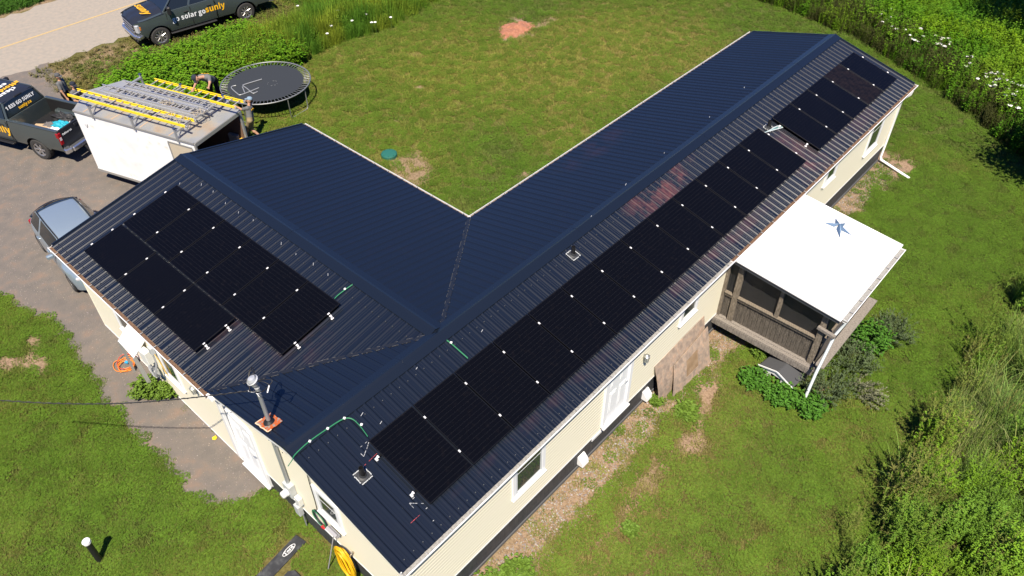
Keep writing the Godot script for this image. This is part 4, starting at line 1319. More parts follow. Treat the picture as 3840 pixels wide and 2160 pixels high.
	yw.tube(smooth_path([Vector3(0.55, 1.82, 0.06), Vector3(0.6, 1.5, 0.03), Vector3(0.68, 1.2, 0.03), Vector3(0.72, 1.0, 0.02)], 5), 0.010, 6)
	obj("yellow_cable", yw, mat("yellow_hose", Color.WHITE), eb)
	# sheets of old plywood leaning on the long wall
	var ply := mat("weathered_ply", Color(1, 1, 1), 0.9)
	grain(ply, noise_tex(0.011, [[0.0, Color(0.17, 0.135, 0.11)], [0.4, Color(0.25, 0.195, 0.155)], [0.6, Color(0.32, 0.25, 0.195)], [0.75, Color(0.36, 0.24, 0.17)], [1.0, Color(0.42, 0.35, 0.29)]], 512, 61, 6), 1.3)
	relief(ply, bump_tex(0.03, 6.0, 256, 62), 0.5)
	var s1 := thing("plywood_sheet", "large weathered plywood sheet leaning on the long wall behind another", "plywood", Vector3(0, 0, -9.9))
	var m1 := MB.new()
	bowed_sheet(m1, Vector3(0.17, 0.0, 1.42), Vector3(WX + 0.03, 1.13, 1.35), Vector3(WX + 0.03, 1.22, -0.98), Vector3(0.20, 0.0, -0.72), 0.06, [])
	obj("board", m1, ply, s1)
	var s2 := thing("plywood_sheet", "weathered plywood sheet with a square cut-out leaning in front of another", "plywood", Vector3(0, 0, -9.9))
	var m2 := MB.new()
	bowed_sheet(m2, Vector3(0.34, 0.0, 1.02), Vector3(0.05, 0.80, 0.72), Vector3(0.02, 0.98, -0.92), Vector3(0.42, 0.0, -0.70), 0.03, [0.33, 0.67, 0.24, 0.76])
	obj("board", m2, ply, s2)
	var pa := MB.new()
	bowed_sheet(pa, Vector3(0.34, 0.12, 0.48).lerp(Vector3(0.05, 0.80, 0.40), 0.1) - Vector3(0.02, 0, 0), Vector3(0.07, 0.74, 0.34), Vector3(0.05, 0.82, -0.38), Vector3(0.32, 0.20, -0.30), 0.02, [])
	var pam := mat("patch_brown", Color(1, 1, 1), 0.9)
	grain(pam, noise_tex(0.012, [[0.0, Color(0.16, 0.105, 0.06)], [0.6, Color(0.24, 0.165, 0.10)], [1.0, Color(0.32, 0.24, 0.16)]], 256, 66, 5), 1.2)
	obj("backing_panel", pa, pam, s2)
	# dog house under the porch edge
	var dh := thing("dog_house", "small white dog house with a grey shingled roof beside the porch", "dog house", Vector3(2.10, 0, -11.46), -0.14)
	dh.scale = Vector3(1.0, 0.55, 1.0)
	var wm := mat("dog_house_white", Color(0.74, 0.75, 0.74), 0.7)
	var bd := MB.new()
	bd.prism(PackedVector2Array([Vector2(-0.42, 0), Vector2(-0.16, 0), Vector2(-0.16, 0.38), Vector2(0.16, 0.38), Vector2(0.16, 0), Vector2(0.42, 0), Vector2(0.42, 0.45), Vector2(0, 0.72), Vector2(-0.42, 0.45)]), 0.02, Transform3D(Basis.IDENTITY, Vector3(0, 0, 0.28)))
	bd.prism(PackedVector2Array([Vector2(-0.42, 0), Vector2(0.42, 0), Vector2(0.42, 0.45), Vector2(0, 0.72), Vector2(-0.42, 0.45)]), 0.02, Transform3D(Basis.IDENTITY, Vector3(0, 0, -0.40)))
	for s in [-1, 1]: bd.box(Vector3(s * 0.41, 0.225, -0.05), Vector3(0.02, 0.45, 0.66))
	obj("wall", bd, wm, dh)
	var rf := MB.new()
	for s in [-1, 1]: rf.bar(Vector3(s * 0.26, 0.585, -0.52), Vector3(s * 0.26, 0.585, 0.33), 0.62, 0.035, Vector3(s * 0.54, 0.84, 0))
	obj("roof", rf, mat("shingle_grey", Color(0.055, 0.057, 0.062), 0.95), dh)
	var tm := MB.new()
	for s in [-1, 1]: tm.bar(Vector3(s * 0.54, 0.43, 0.34), Vector3(0, 0.765, 0.34), 0.02, 0.06, Vector3(s, 1.5, 0))
	obj("gable_trim", tm, wm, dh)

func e_(x: float, y: float) -> Vector2:
	return Vector2(420 + x * 0.2623, 1180 + y * 0.2623)

# a thin sheet between four corners (bottom-left, top-left, top-right, bottom-right), bowed outward; hole = [u0, u1, v0, v1]
func bowed_sheet(mb: MB, bl: Vector3, tl: Vector3, tr: Vector3, br: Vector3, bow: float, hole: Array) -> void:
	var nu := 12; var nv := 12
	var nn := (br - bl).cross(tl - bl).normalized()
	if nn.x < 0: nn = -nn
	var at := func(u: float, v: float) -> Vector3:
		return bl.lerp(br, u).lerp(tl.lerp(tr, u), v) + nn * (bow * sin(PI * v) * sin(PI * (0.2 + 0.7 * u)))
	var us := []; var vs := []
	for i in nu + 1: us.append(float(i) / nu)
	for i in nv + 1: vs.append(float(i) / nv)
	var T := nn * 0.012
	var open := func(i: int, j: int) -> bool:
		if hole.is_empty(): return false
		var u := (i + 0.5) / nu; var v := (j + 0.5) / nv
		return u > hole[0] and u < hole[1] and v > hole[2] and v < hole[3]
	for i in nu:
		for j in nv:
			if open.call(i, j): continue
			var a: Vector3 = at.call(us[i], vs[j]); var b: Vector3 = at.call(us[i + 1], vs[j]); var c: Vector3 = at.call(us[i + 1], vs[j + 1]); var d: Vector3 = at.call(us[i], vs[j + 1])
			mb.quad(a + T, b + T, c + T, d + T)
			mb.quad(a - T, d - T, c - T, b - T)
			if i == 0 or open.call(i - 1, j): mb.quad(a - T, a + T, d + T, d - T)
			if i == nu - 1 or open.call(i + 1, j): mb.quad(b + T, b - T, c - T, c + T)
			if j == 0 or open.call(i, j - 1): mb.quad(a - T, b - T, b + T, a + T)
			if j == nv - 1 or open.call(i, j + 1): mb.quad(d + T, c + T, c - T, d - T)
# ---------------------------------------------------------------- screened porch
func wood_mat(key: String, dark: Color, light: Color, seed_: int) -> StandardMaterial3D:
	if mats.has(key): return mats[key]
	var m := mat(key, Color(1, 1, 1), 0.88)
	grain(m, noise_tex(0.025, [[0.0, dark], [0.5, dark.lerp(light, 0.5)], [1.0, light]], 256, seed_, 5), 0.6)
	m.uv1_scale = Vector3(2.6, 0.5, 2.6)
	relief(m, bump_tex(0.06, 5.0, 256, seed_ + 1), 0.5)
	return m
func build_porch() -> void:
	var t := thing("screened_porch", "weathered grey wooden screened porch with a flat white roof on the long wall", "porch")
	var post := wood_mat("porch_post_wood", Color(0.10, 0.082, 0.060), Color(0.24, 0.20, 0.155), 71)
	var plank := wood_mat("porch_board_wood", Color(0.055, 0.047, 0.038), Color(0.14, 0.120, 0.098), 73)
	var grey := wood_mat("porch_floor_wood", Color(0.13, 0.115, 0.10), Color(0.27, 0.24, 0.21), 75)
	var zf := -11.75
	var zb := -15.1
	var xo := 2.70
	# roof
	var white := mat("porch_roof_white", Color(0.86, 0.86, 0.86), 0.35)
	var rf := MB.new()
	var y0 := 2.955; var y1 := 2.69
	var q := [Vector3(0.02, y0, -11.5), Vector3(2.99, y1, -11.5), Vector3(2.99, y1, -15.32), Vector3(0.02, y0, -15.32)]
	rf.quad(q[0], q[1], q[2], q[3])
	var dn := Vector3(0, -0.05, 0)
	rf.quad(q[0] + dn, q[3] + dn, q[2] + dn, q[1] + dn)
	for i in 4: rf.quad(q[i] + dn, q[(i + 1) % 4] + dn, q[(i + 1) % 4], q[i])
	obj("roof_sheet", rf, white, t)
	var fa := MB.new()
	for z in [-11.56, -15.26]: fa.bar(Vector3(0.03, y0 - 0.12, z), Vector3(2.96, y1 - 0.12, z), 0.03, 0.12)
	obj("fascia", fa, mat("fascia_dark", Color(0.06, 0.065, 0.075), 0.6), t)
	for k in 6:
		var rb := MB.new()
		var z := lerpf(zf + 0.1, zb - 0.05, k / 5.0)
		rb.bar(Vector3(-0.05, y0 - 0.13, z), Vector3(2.8, y1 - 0.12, z), 0.04, 0.10)
		obj("rafter", rb, plank, t)
	# floor on a frame of joists, carried by short legs
	var nb := 22
	for k in nb:
		var fb := MB.new()
		var z := lerpf(zf + 0.14, zb - 0.02, (k + 0.5) / nb)
		fb.box(Vector3(1.25, 0.655, z), Vector3(2.95, 0.03, 0.135))
		obj("floor_board", fb, grey, t)
	var fj := MB.new()
	fj.box(Vector3(1.27, 0.53, zf + 0.16), Vector3(3.02, 0.20, 0.04), Basis.IDENTITY, 0.006)
	obj("rim_joist", fj, grey, t)
	var fj2 := MB.new()
	fj2.box(Vector3(2.76, 0.53, (zf + zb) / 2 + 0.06), Vector3(0.04, 0.20, 3.3), Basis.IDENTITY, 0.006)
	obj("rim_joist", fj2, grey, t)
	for k in 2:
		var st := MB.new()
		st.box(Vector3(1.24, 0.652 + 0.028 * k, zf + 0.10 - 0.075 * k), Vector3(2.86, 0.03, 0.15 - 0.05 * k), Basis.IDENTITY, 0.004)
		obj("sill_board", st, grey, t)
	for p in [Vector3(2.60, 0.21, zf + 0.02), Vector3(2.60, 0.21, zb + 0.1), Vector3(1.2, 0.21, zb + 0.1), Vector3(1.2, 0.21, -13.4)]:
		var lg := MB.new()
		lg.box(p, Vector3(0.14, 0.43, 0.14))
		obj("leg", lg, plank, t)
	# front frame: posts, rail and boards
	for p in [[0.22, 0.66, 2.80, 0.15], [2.60, 0.66, 2.60, 0.15], [1.41, 1.60, 2.70, 0.10], [-0.14, 0.66, 2.84, 0.08]]:
		var ps := MB.new()
		ps.box(Vector3(p[0], (p[1] + p[2]) / 2, zf + 0.01), Vector3(p[3], p[2] - p[1], 0.10), Basis.IDENTITY, 0.006)
		obj("post", ps, post, t)
	for r in [[-0.09, 0.14], [0.30, 2.52]]:
		var rl := MB.new()
		rl.box(Vector3((r[0] + r[1]) / 2, 1.53, zf), Vector3(r[1] - r[0], 0.10, 0.07), Basis.IDENTITY, 0.005)
		rl.box(Vector3((r[0] + r[1]) / 2, 1.60, zf + 0.015), Vector3(r[1] - r[0], 0.03, 0.12), Basis.IDENTITY, 0.004)
		obj("rail", rl, post, t)
	var x := -0.09
	var kk := 0
	while x < 2.66:
		if not (x > 0.10 and x < 0.24):
			var bd := MB.new()
			bd.box(Vector3(x + 0.055, 1.08, zf - 0.035 + 0.004 * (kk % 3)), Vector3(0.108, 0.80, 0.022), Basis.IDENTITY, 0.003)
			obj("wall_board", bd, plank, t)
		x += 0.115
		kk += 1
	# outer side: posts, rail, boards
	for z in [zb + 0.02, -13.4]:
		var ps := MB.new()
		ps.box(Vector3(xo - 0.02, 1.65, z), Vector3(0.12, 1.96, 0.12), Basis.IDENTITY, 0.006)
		obj("post", ps, post, t)
	var zr := MB.new()
	zr.box(Vector3(xo + 0.01, 1.53, (zf + zb) / 2), Vector3(0.07, 0.10, 3.2), Basis.IDENTITY, 0.005)
	obj("rail", zr, post, t)
	var z := zf - 0.1
	while z > zb:
		var bd := MB.new()
		bd.box(Vector3(xo, 1.08, z - 0.055), Vector3(0.022, 0.80, 0.108), Basis.IDENTITY, 0.003)
		obj("wall_board", bd, plank, t)
		z -= 0.115
	var lb := MB.new()
	lb.box(Vector3(2.88, 0.80, -13.35), Vector3(0.24, 0.045, 3.4), Basis.IDENTITY, 0.006)
	obj("ledge_board", lb, grey, t)
	var lb2 := MB.new()
	for zz in [-12.0, -13.35, -14.8]: lb2.box(Vector3(2.86, 0.69, zz), Vector3(0.16, 0.17, 0.05))
	obj("ledge_bracket", lb2, plank, t)
	var stub := MB.new()
	stub.bar(Vector3(2.50, 2.02, zf + 0.09), Vector3(2.98, 1.98, zf + 0.11), 0.09, 0.09, Vector3.UP, 0.006)
	obj("stub_beam", stub, grey, t)
	# black insect screens
	var sm := mat("screen_mesh", Color(0.018, 0.018, 0.019), 0.6)
	sm.transparency = BaseMaterial3D.TRANSPARENCY_ALPHA
	sm.albedo_color.a = 0.86
	sm.cull_mode = BaseMaterial3D.CULL_DISABLED
	for s in [[-0.10, 0.145], [0.295, 1.36], [1.46, 2.525]]:
		var sc := MB.new()
		sag_screen(sc, Vector3(s[0], 1.62, zf - 0.03), Vector3(s[1], 1.62, zf - 0.03), 2.62)
		obj("insect_screen", sc, sm, t)
	var s2 := MB.new()
	s2.quad(Vector3(xo, 1.60, zf - 0.06), Vector3(xo, 1.60, zb), Vector3(xo, 2.58, zb), Vector3(xo, 2.58, zf - 0.06))
	obj("insect_screen", s2, sm, t)
	# gutter and downspout on the outer edge
	var lit := mat("gutter_silt", Color.WHITE)
	gutter(t, Vector3(3.0, y1 - 0.03, -11.62), Vector3(3.0, y1 - 0.03, -15.2), Vector3.RIGHT, lit, 0.55, 0.35)
	var dsp := MB.new()
	dsp.tube([Vector3(3.06, y1 - 0.12, -11.80), Vector3(3.05, 2.45, -11.84), Vector3(2.93, 1.95, -11.76), Vector3(2.95, 1.0, -11.24), Vector3(2.96, 0.05, -11.06)], 0.042, 6)
	obj("downspout", dsp, mat("downspout_pale", Color(0.62, 0.68, 0.70), 0.4), t)
	# folded metal star lying on the porch roof
	var slope := -(y0 - y1) / 2.97
	var tilt := Basis(Quaternion(Vector3.UP, Vector3(-slope, 1, 0).normalized()))
	var star := thing("metal_star", "blue-grey folded metal star ornament lying on the white porch roof", "ornament", Vector3(1.40, y0 + slope * 1.38 + 0.012, -14.70))
	star.scale = Vector3.ONE * 1.2
	var sp := MB.new()
	var tips := [[200, 0.34], [128, 0.30], [75, 0.26], [350, 0.36], [300, 0.40]]
	for i in 5:
		var a := deg_to_rad(tips[i][0]); var tip = Vector3(cos(a), 0, -sin(a)) * tips[i][1]
		var l := Vector3(cos(a + 0.55), 0, -sin(a + 0.55)) * 0.11; var r := Vector3(cos(a - 0.55), 0, -sin(a - 0.55)) * 0.11
		var top := Vector3(0, 0.09, 0)
		sp.quad(tilt * top, tilt * l, tilt * (tip + Vector3(0, 0.004, 0)), tilt * top)
		sp.quad(tilt * top, tilt * (tip + Vector3(0, 0.004, 0)), tilt * r, tilt * top)
	obj("star_body", sp, mat("star_blue", Color(0.10, 0.165, 0.26), 0.35, 0.3), star)
	var sw := MB.new()
	sw.tube([tilt * Vector3(0.0, 0.09, 0), tilt * Vector3(0.02, 0.02, -0.34)], 0.006, 5)
	obj("hook_wire", sw, mat("clamp_silver", Color.WHITE), star)

func sag_screen(mb: MB, a: Vector3, b: Vector3, top: float) -> void:
	var n := 8
	for i in n:
		for j in 6:
			var c := []
			for k in [[0, 0], [1, 0], [1, 1], [0, 1]]:
				var u := float(i + k[0]) / n; var v := float(j + k[1]) / 6.0
				c.append(a.lerp(b, u) + Vector3(0, (top - a.y) * v, -0.03 * sin(PI * u) * sin(PI * v) * (1.0 + 0.6 * sin(u * 9.0))))
			mb.quad(c[0], c[1], c[2], c[3])

# ---------------------------------------------------------------- lawn things
func build_yard() -> void:
	var steel := mat("tramp_steel", Color(0.22, 0.23, 0.23), 0.45, 0.5)
	var cx := Vector3(-20.6, 0, -11.0)
	var tr := thing("trampoline", "large round trampoline with a black mat on the lawn", "trampoline", cx)
	var ring := MB.new()
	var rp := []
	for i in 73: rp.append(Vector3(cos(TAU * i / 72) * 1.77, 0.90, sin(TAU * i / 72) * 1.77))
	ring.tube(rp, 0.028, 8, false)
	obj("frame_ring", ring, steel, tr)
	var bed := MB.new()
	bed.lathe([Vector2(0, 0.885), Vector2(0.8, 0.888), Vector2(1.50, 0.892), Vector2(1.50, 0.882), Vector2(0, 0.876)], 64)
	var bm := mat("tramp_mat", Color(0.022, 0.026, 0.030), 0.75)
	obj("jumping_mat", bed, bm, tr)
	var stitched := MB.new()
	for i in 10:
		var a := TAU * i / 10.0
		if i % 3 == 2: continue
		stitched.tube([Vector3(0.25 + cos(a) * 0.2, 0.891, -0.15 + sin(a) * 0.2), Vector3(0.25 + cos(a + 0.35) * 0.2, 0.891, -0.15 + sin(a + 0.35) * 0.2)], 0.004, 4)
	obj("stitched_ring", stitched, mat("stitch_grey", Color(0.25, 0.26, 0.27), 0.8), tr)
	var spring := MB.new()
	spring.tube([Vector3(1.49, 0.89, 0), Vector3(1.52, 0.89, 0), Vector3(1.55, 0.893, 0), Vector3(1.72, 0.897, 0), Vector3(1.76, 0.90, 0)], [0.006, 0.008, 0.013, 0.013, 0.006], 6)
	var sme := spring.mesh()
	for i in 72: shared("spring", sme, mat("spring_zinc", Color(0.25, 0.255, 0.25), 0.4, 0.6), tr, Transform3D(Basis(Vector3.UP, TAU * (i + 0.5) / 72), Vector3.ZERO))
	for i in 4:
		var a := 0.20 + TAU * i / 4.0 - 0.35
		var lg := MB.new()
		var p0 := Vector3(cos(a - 0.27), 0, sin(a - 0.27)) * 1.76; var p1 := Vector3(cos(a + 0.27), 0, sin(a + 0.27)) * 1.76
		var up := Vector3(0, 0.9, 0)
		lg.tube([p0 + up, p0 * 0.99 + Vector3(0, 0.10, 0), p0.lerp(p1, 0.06) * 0.99 + Vector3(0, 0.03, 0), p0.lerp(p1, 0.14) * 0.99 + Vector3(0, 0.022, 0), p0.lerp(p1, 0.86) * 0.99 + Vector3(0, 0.022, 0), p0.lerp(p1, 0.94) * 0.99 + Vector3(0, 0.03, 0), p1 * 0.99 + Vector3(0, 0.10, 0), p1 + up], 0.021, 8)
		obj("leg", lg, steel, tr)
	# loose tubes of its enclosure lying on the mat
	var d_ := func(x: float, y: float) -> Vector3: return gp(680 + x * 0.24845, 200 + y * 0.24845, 0.915)
	var tl := ["bent steel tube with a short hook lying on the trampoline mat", "long cranked steel tube lying across the trampoline mat", "short straight steel tube lying on the trampoline mat"]
	var tp := [[[825, 485], [770, 497], [755, 520], [790, 560], [850, 610], [885, 628], [1000, 590], [1170, 520]], [[1215, 390], [960, 468], [935, 490], [990, 530], [1060, 590], [1095, 602], [1150, 578]], [[922, 505], [958, 595]]]
	for i in 3:
		var mb := MB.new()
		var pts := []
		for q in tp[i]: pts.append(d_.call(q[0], q[1]))
		mb.tube(smooth_path(pts, 4) if pts.size() > 2 else pts, 0.021, 8)
		tag(obj("steel_tube", mb, mat("tube_zinc", Color(0.34, 0.35, 0.35), 0.35, 0.4)), tl[i], "tube", "loose tubes on the trampoline")
	# green septic lid
	var lid := thing("septic_lid", "round green plastic septic tank lid on the lawn", "lid", Vector3(-13.92, 0, -11.58))
	var lm := MB.new()
	lm.lathe([Vector2(0.30, 0), Vector2(0.30, 0.10), Vector2(0.285, 0.13), Vector2(0.20, 0.145), Vector2(0, 0.15)], 28)
	obj("cover", lm, mat("lid_green", Color(0.018, 0.115, 0.085), 0.55), lid)
	var ls := MB.new()
	for k in 8: ls.box(Vector3(cos(TAU * k / 8) * 0.25, 0.139, sin(TAU * k / 8) * 0.25), Vector3(0.03, 0.015, 0.03))
	obj("screw_boss", ls, mat("lid_green_dark", Color(0.012, 0.08, 0.06), 0.6), lid)
	# vent post with a white cap in the near lawn
	var vp := thing("vent_post", "black standpipe with a white plastic cap standing in the lawn", "standpipe", Vector3(-6.56, 0, 3.40))
	var pp := MB.new()
	pp.tube([Vector3(0, 0, 0), Vector3(-0.01, 0.80, -0.01)], 0.065, 14)
	obj("pipe", pp, mat("pipe_black", Color(0.012, 0.012, 0.013), 0.45), vp)
	var pc := MB.new()
	pc.lathe([Vector2(0.085, 0.0), Vector2(0.088, 0.07), Vector2(0.075, 0.085), Vector2(0, 0.09)], 16, Transform3D(Basis(Vector3(1, 0, 0.4).normalized(), 0.10), Vector3(-0.01, 0.77, -0.01)))
	obj("cap", pc, mat("cap_white", Color(0.80, 0.80, 0.82), 0.35), vp)
	# two rubber mats on the grass, the emblem printed on them
	var rub := mat("mat_rubber", Color(1, 1, 1), 0.8)
	grain(rub, noise_tex(0.012, [[0.0, Color(0.016, 0.017, 0.020)], [0.5, Color(0.026, 0.028, 0.033)], [0.75, Color(0.045, 0.048, 0.052)], [1.0, Color(0.08, 0.085, 0.09)]], 512, 81, 5), 1.6)
	var k4 := func(x: float, y: float) -> Vector3: return gp(940 + x * 0.12422, 1980 + y * 0.12422, 0.05)
	var c0: Vector3 = k4.call(1370, 195); var c1: Vector3 = k4.call(1635, 440)
	var ax: Vector3 = (k4.call(150, 1449) - c0); ax.y = 0; ax = ax.normalized()
	var wd: Vector3 = (c1 - c0); wd.y = 0
	var wl := wd.length()
	wd = (wd - ax * wd.dot(ax)).normalized()
	var mt := thing("rubber_mat", "long black rubber floor mat with a white oval emblem on the grass", "mat", c0 - Vector3(0, 0.05, 0))
	var poly := PackedVector2Array([Vector2(0.05, 0), Vector2(2.3, -0.03), Vector2(2.3, wl + 0.02), Vector2(1.05, wl), Vector2(0.95, wl - 0.01), Vector2(0.06, wl), Vector2(0, wl - 0.06), Vector2(0, 0.05)])
	var mm := MB.new()
	wavy_mat(mm, 2.3, wl, ax, wd)
	obj("sheet", mm, rub, mt)
	var grown := func(o: Vector3, l: float, w: float) -> void:
		mats_on_grass.append(PackedVector2Array([V2(o - ax * 0.14 - wd * 0.14), V2(o + ax * (l + 0.1) - wd * 0.14), V2(o + ax * (l + 0.1) + wd * (w + 0.14)), V2(o - ax * 0.14 + wd * (w + 0.14))]))
	grown.call(mt.position, 2.3, wl)
	var wm := mat("emblem_white", Color(0.70, 0.71, 0.72), 0.7)
	var ctr: Vector3 = k4.call(1155, 665) - mt.position
	for e in 2:
		var c := ctr + ax * 0.95 * e
		c.y = 0.0475
		var ov := MB.new()
		var pts := []
		for i in 33: pts.append(c + ax * cos(TAU * i / 32) * 0.175 + wd * sin(TAU * i / 32) * 0.062)
		for i in 32: ov.bar(pts[i], pts[i + 1], 0.012, 0.004)
		obj("emblem_ring", ov, wm, mt)
		lettering("Ford", 0.105, wm, mt, Transform3D(Basis(-ax, -wd if (-ax).cross(-wd).y > 0 else wd, Vector3.UP), c + Vector3(0, 0.002, 0)), true, "Droid Serif", 0.003)
	var m2 := thing("rubber_mat", "black rubber floor mat with clipped corners on the grass", "mat", Vector3.ZERO)
	var q0: Vector3 = k4.call(1230, 1200); var q1: Vector3 = k4.call(1590, 1330)
	var b2 := MB.new()
	var f2 := Vector2(q0.x, q0.z)
	var w2 := Vector2(q1.x - q0.x, q1.z - q0.z).length() + 0.1
	b2.prism(PackedVector2Array([Vector2(0.10, 0), Vector2(1.5, -0.02), Vector2(1.5, w2), Vector2(0.14, w2), Vector2(0.02, w2 - 0.10), Vector2(0, 0.10)]), 0.014, Transform3D(Basis(ax, wd, ax.cross(wd)), Vector3(f2.x, 0.04, f2.y)))
	obj("sheet", b2, rub, m2)
	grown.call(Vector3(f2.x, 0, f2.y), 1.5, w2)
	# tangle of orange cord with a blue plug block by the front wall
	var oc := thing("orange_cable", "tangled orange extension cable with a blue plug on the gravel", "cable", gp(420 + 235 * 0.2623, 1180 + 710 * 0.2623, 0.02))
	for k in 5:
		var mb := MB.new()
		var pts := []
		var r := rng.randf_range(0.18, 0.30)
		var ph := R(0, TAU); var ox := Vector3(R(-0.10, 0.10), 0, R(-0.10, 0.10))
		for i in 22:
			var a := ph + TAU * i / 17.0
			pts.append(ox + Vector3(cos(a) * r * (1.0 + 0.2 * sin(a * 2.3 + k)), 0.012 + 0.014 * k + 0.01 * sin(a * 3.0), sin(a) * r * 0.9))
		mb.tube(pts, 0.011, 6)
		obj("cord_loop", mb, mat("orange_cord", Color(0.70, 0.22, 0.03), 0.5) if k != 4 else mat("red_cord", Color(0.50, 0.06, 0.04), 0.5), oc)
	var pb := MB.new()
	pb.box(Vector3(-0.02, 0.085, 0.01), Vector3(0.10, 0.06, 0.08), Basis(Vector3.UP, 0.6), 0.012)
	obj("plug_block", pb, mat("plug_blue", Color(0.03, 0.30, 0.55), 0.4), oc)
	# a scrap of yellow plastic
	var ys := MB.new()
	ys.prism(PackedVector2Array([Vector2(-0.06, -0.03), Vector2(0.0, -0.06), Vector2(0.06, -0.02), Vector2(0.05, 0.05), Vector2(-0.03, 0.06)]), 0.02, Transform3D(Basis(Vector3.RIGHT, -PI / 2 + 0.25), gp(805, 1643, 0.02)))
	tag(obj("plastic_scrap", ys, mat("scrap_yellow", Color(0.70, 0.50, 0.02), 0.5)), "small crumpled scrap of yellow plastic by the front wall", "scrap")
	# red soil heap where the lawn has been dug
	var heap := MB.new()
	var nz := FastNoiseLite.new(); nz.seed = 88; nz.frequency = 1.6; nz.fractal_octaves = 4
	var hc := Vector3(-17.6, 0, -22.8)
	var H := func(u: float, v: float) -> Vector3:
		var r := Vector2(u / 0.70, v / 1.1).rotated(0.4).length()
		return hc + Vector3(u, maxf(-0.02, (1.0 - r) * 0.16 + nz.get_noise_2d(u, v) * 0.14 * clampf(1.4 - r, 0.0, 1.0)), v)
	for i in 28:
		for j in 40:
			var u0 := -1.4 + i * 0.1; var v0 := -2.0 + j * 0.1
			var a: Vector3 = H.call(u0, v0); var b: Vector3 = H.call(u0, v0 + 0.1); var c: Vector3 = H.call(u0 + 0.1, v0 + 0.1); var d: Vector3 = H.call(u0 + 0.1, v0)
			if maxf(maxf(a.y, b.y), maxf(c.y, d.y)) > -0.01: heap.quad(a, b, c, d)
	var hm := mat("red_soil", Color(1, 1, 1), 1.0)
	grain(hm, noise_tex(0.03, [[0.0, Color(0.24, 0.095, 0.052)], [0.5, Color(0.31, 0.130, 0.076)], [1.0, Color(0.38, 0.18, 0.11)]], 256, 89, 5), 1.4)
	tag(obj("soil_heap", heap, hm), "low heap of bare reddish soil dug out of the lawn", "soil heap")

func wavy_mat(mb: MB, ln: float, wd: float, ax: Vector3, side: Vector3) -> void:
	var n := 24
	var p := func(i: float, s: float, up: float) -> Vector3:
		var x := ln * i / n
		return ax * x + side * (wd * s) + Vector3(0, 0.030 + up + 0.005 * sin(x * 5.2 + 0.5) * (0.4 + 0.6 * s), 0)
	for i in n:
		var a: Vector3 = p.call(i, 0.0, 0.01); var b: Vector3 = p.call(i + 1, 0.0, 0.01); var c: Vector3 = p.call(i + 1, 1.0, 0.01); var d: Vector3 = p.call(i, 1.0, 0.01)
		mb_strip(mb, a, b, c, d)
		var lo := Vector3(0, -0.02, 0)
		mb.quad(a + lo, b + lo, b, a)
		mb.quad(d, c, c + lo, d + lo)
		if i == 0: mb.quad(a, d, d + lo, a + lo)
# ---------------------------------------------------------------- vehicles
# local axes of every vehicle: x forward, y up, z to its right; origin on the ground under the rear axle
func vehicle_root(called: String, label: String, cat: String, at: Vector3, fwd: Vector2, sc := 1.0) -> Node3D:
	var t := thing(called, label, cat, at, atan2(-fwd.y, fwd.x))
	t.scale = Vector3.ONE * sc
	return t

func wheel_unit(t: Node3D, at: Vector3, side: float, r: float, wd: float, rim_m: Material, spokes: int, front_y := 0.0) -> void:
	var w := group_part("wheel", t)
	w.position = at
	w.rotation.y = front_y
	var b := Basis(Vector3.RIGHT, PI / 2 * side)
	var ty := MB.new()
	ty.lathe([Vector2(r * 0.62, -wd / 2), Vector2(r * 0.90, -wd / 2), Vector2(r * 0.98, -wd * 0.40), Vector2(r, -wd * 0.25), Vector2(r, wd * 0.25), Vector2(r * 0.98, wd * 0.40), Vector2(r * 0.90, wd / 2), Vector2(r * 0.66, wd / 2), Vector2(r * 0.62, wd * 0.42)], 28, Transform3D(b, Vector3.ZERO))
	for k in 36:
		var a := TAU * k / 36
		ty.box(b * Vector3(cos(a) * r, 0, sin(a) * r), Vector3(0.018, wd * 0.72, 0.03), b * Basis(Vector3.UP, -a))
	obj("tyre", ty, mat("tyre_rubber", Color(0.030, 0.029, 0.028), 0.85), w)
	var rim := MB.new()
	rim.lathe([Vector2(r * 0.63, wd * 0.44), Vector2(r * 0.60, wd * 0.40), Vector2(r * 0.57, wd * 0.10), Vector2(r * 0.2, wd * 0.06), Vector2(0, wd * 0.06)], 28, Transform3D(b, Vector3.ZERO))
	obj("rim", rim, mat("rim_shadow", Color(0.22, 0.22, 0.22), 0.45, 0.6), w)
	var sp := MB.new()
	for k in spokes:
		var a := TAU * k / spokes
		var q := b * Basis(Vector3.UP, -a)
		sp.bar(q * Vector3(r * 0.12, wd * 0.34, 0), q * Vector3(r * 0.58, wd * 0.40, 0), wd * 0.10, r * (1.05 / spokes), q * Vector3(0, 0, 1), 0.006)
	sp.lathe([Vector2(r * 0.17, wd * 0.28), Vector2(r * 0.16, wd * 0.40), Vector2(r * 0.10, wd * 0.44), Vector2(0, wd * 0.44)], 14, Transform3D(b, Vector3.ZERO))
	sp.lathe([Vector2(r * 0.56, wd * 0.40), Vector2(r * 0.62, wd * 0.445), Vector2(r * 0.63, wd * 0.44)], 28, Transform3D(b, Vector3.ZERO))
	obj("spokes", sp, rim_m, w)

# side skin of a body: columns along x, rows between bottom(x) and top(x), pushed out to half(x, y)
func side_skin(mb: MB, x0: float, x1: float, step: float, bottom: Callable, top: Callable, half: Callable) -> void:
	var n := int(ceil((x1 - x0) / step))
	var rows := 8
	for s in [-1.0, 1.0]:
		var grid := []
		for i in n + 1:
			var x := lerpf(x0, x1, float(i) / n)
			var lo: float = bottom.call(x); var hi: float = top.call(x)
			var col := []
			for j in rows + 1:
				var y := lerpf(lo, hi, float(j) / rows)
				col.append(Vector3(x, y, s * half.call(x, y)))
			grid.append(col)
		skin_grid(mb, grid, s > 0.0)

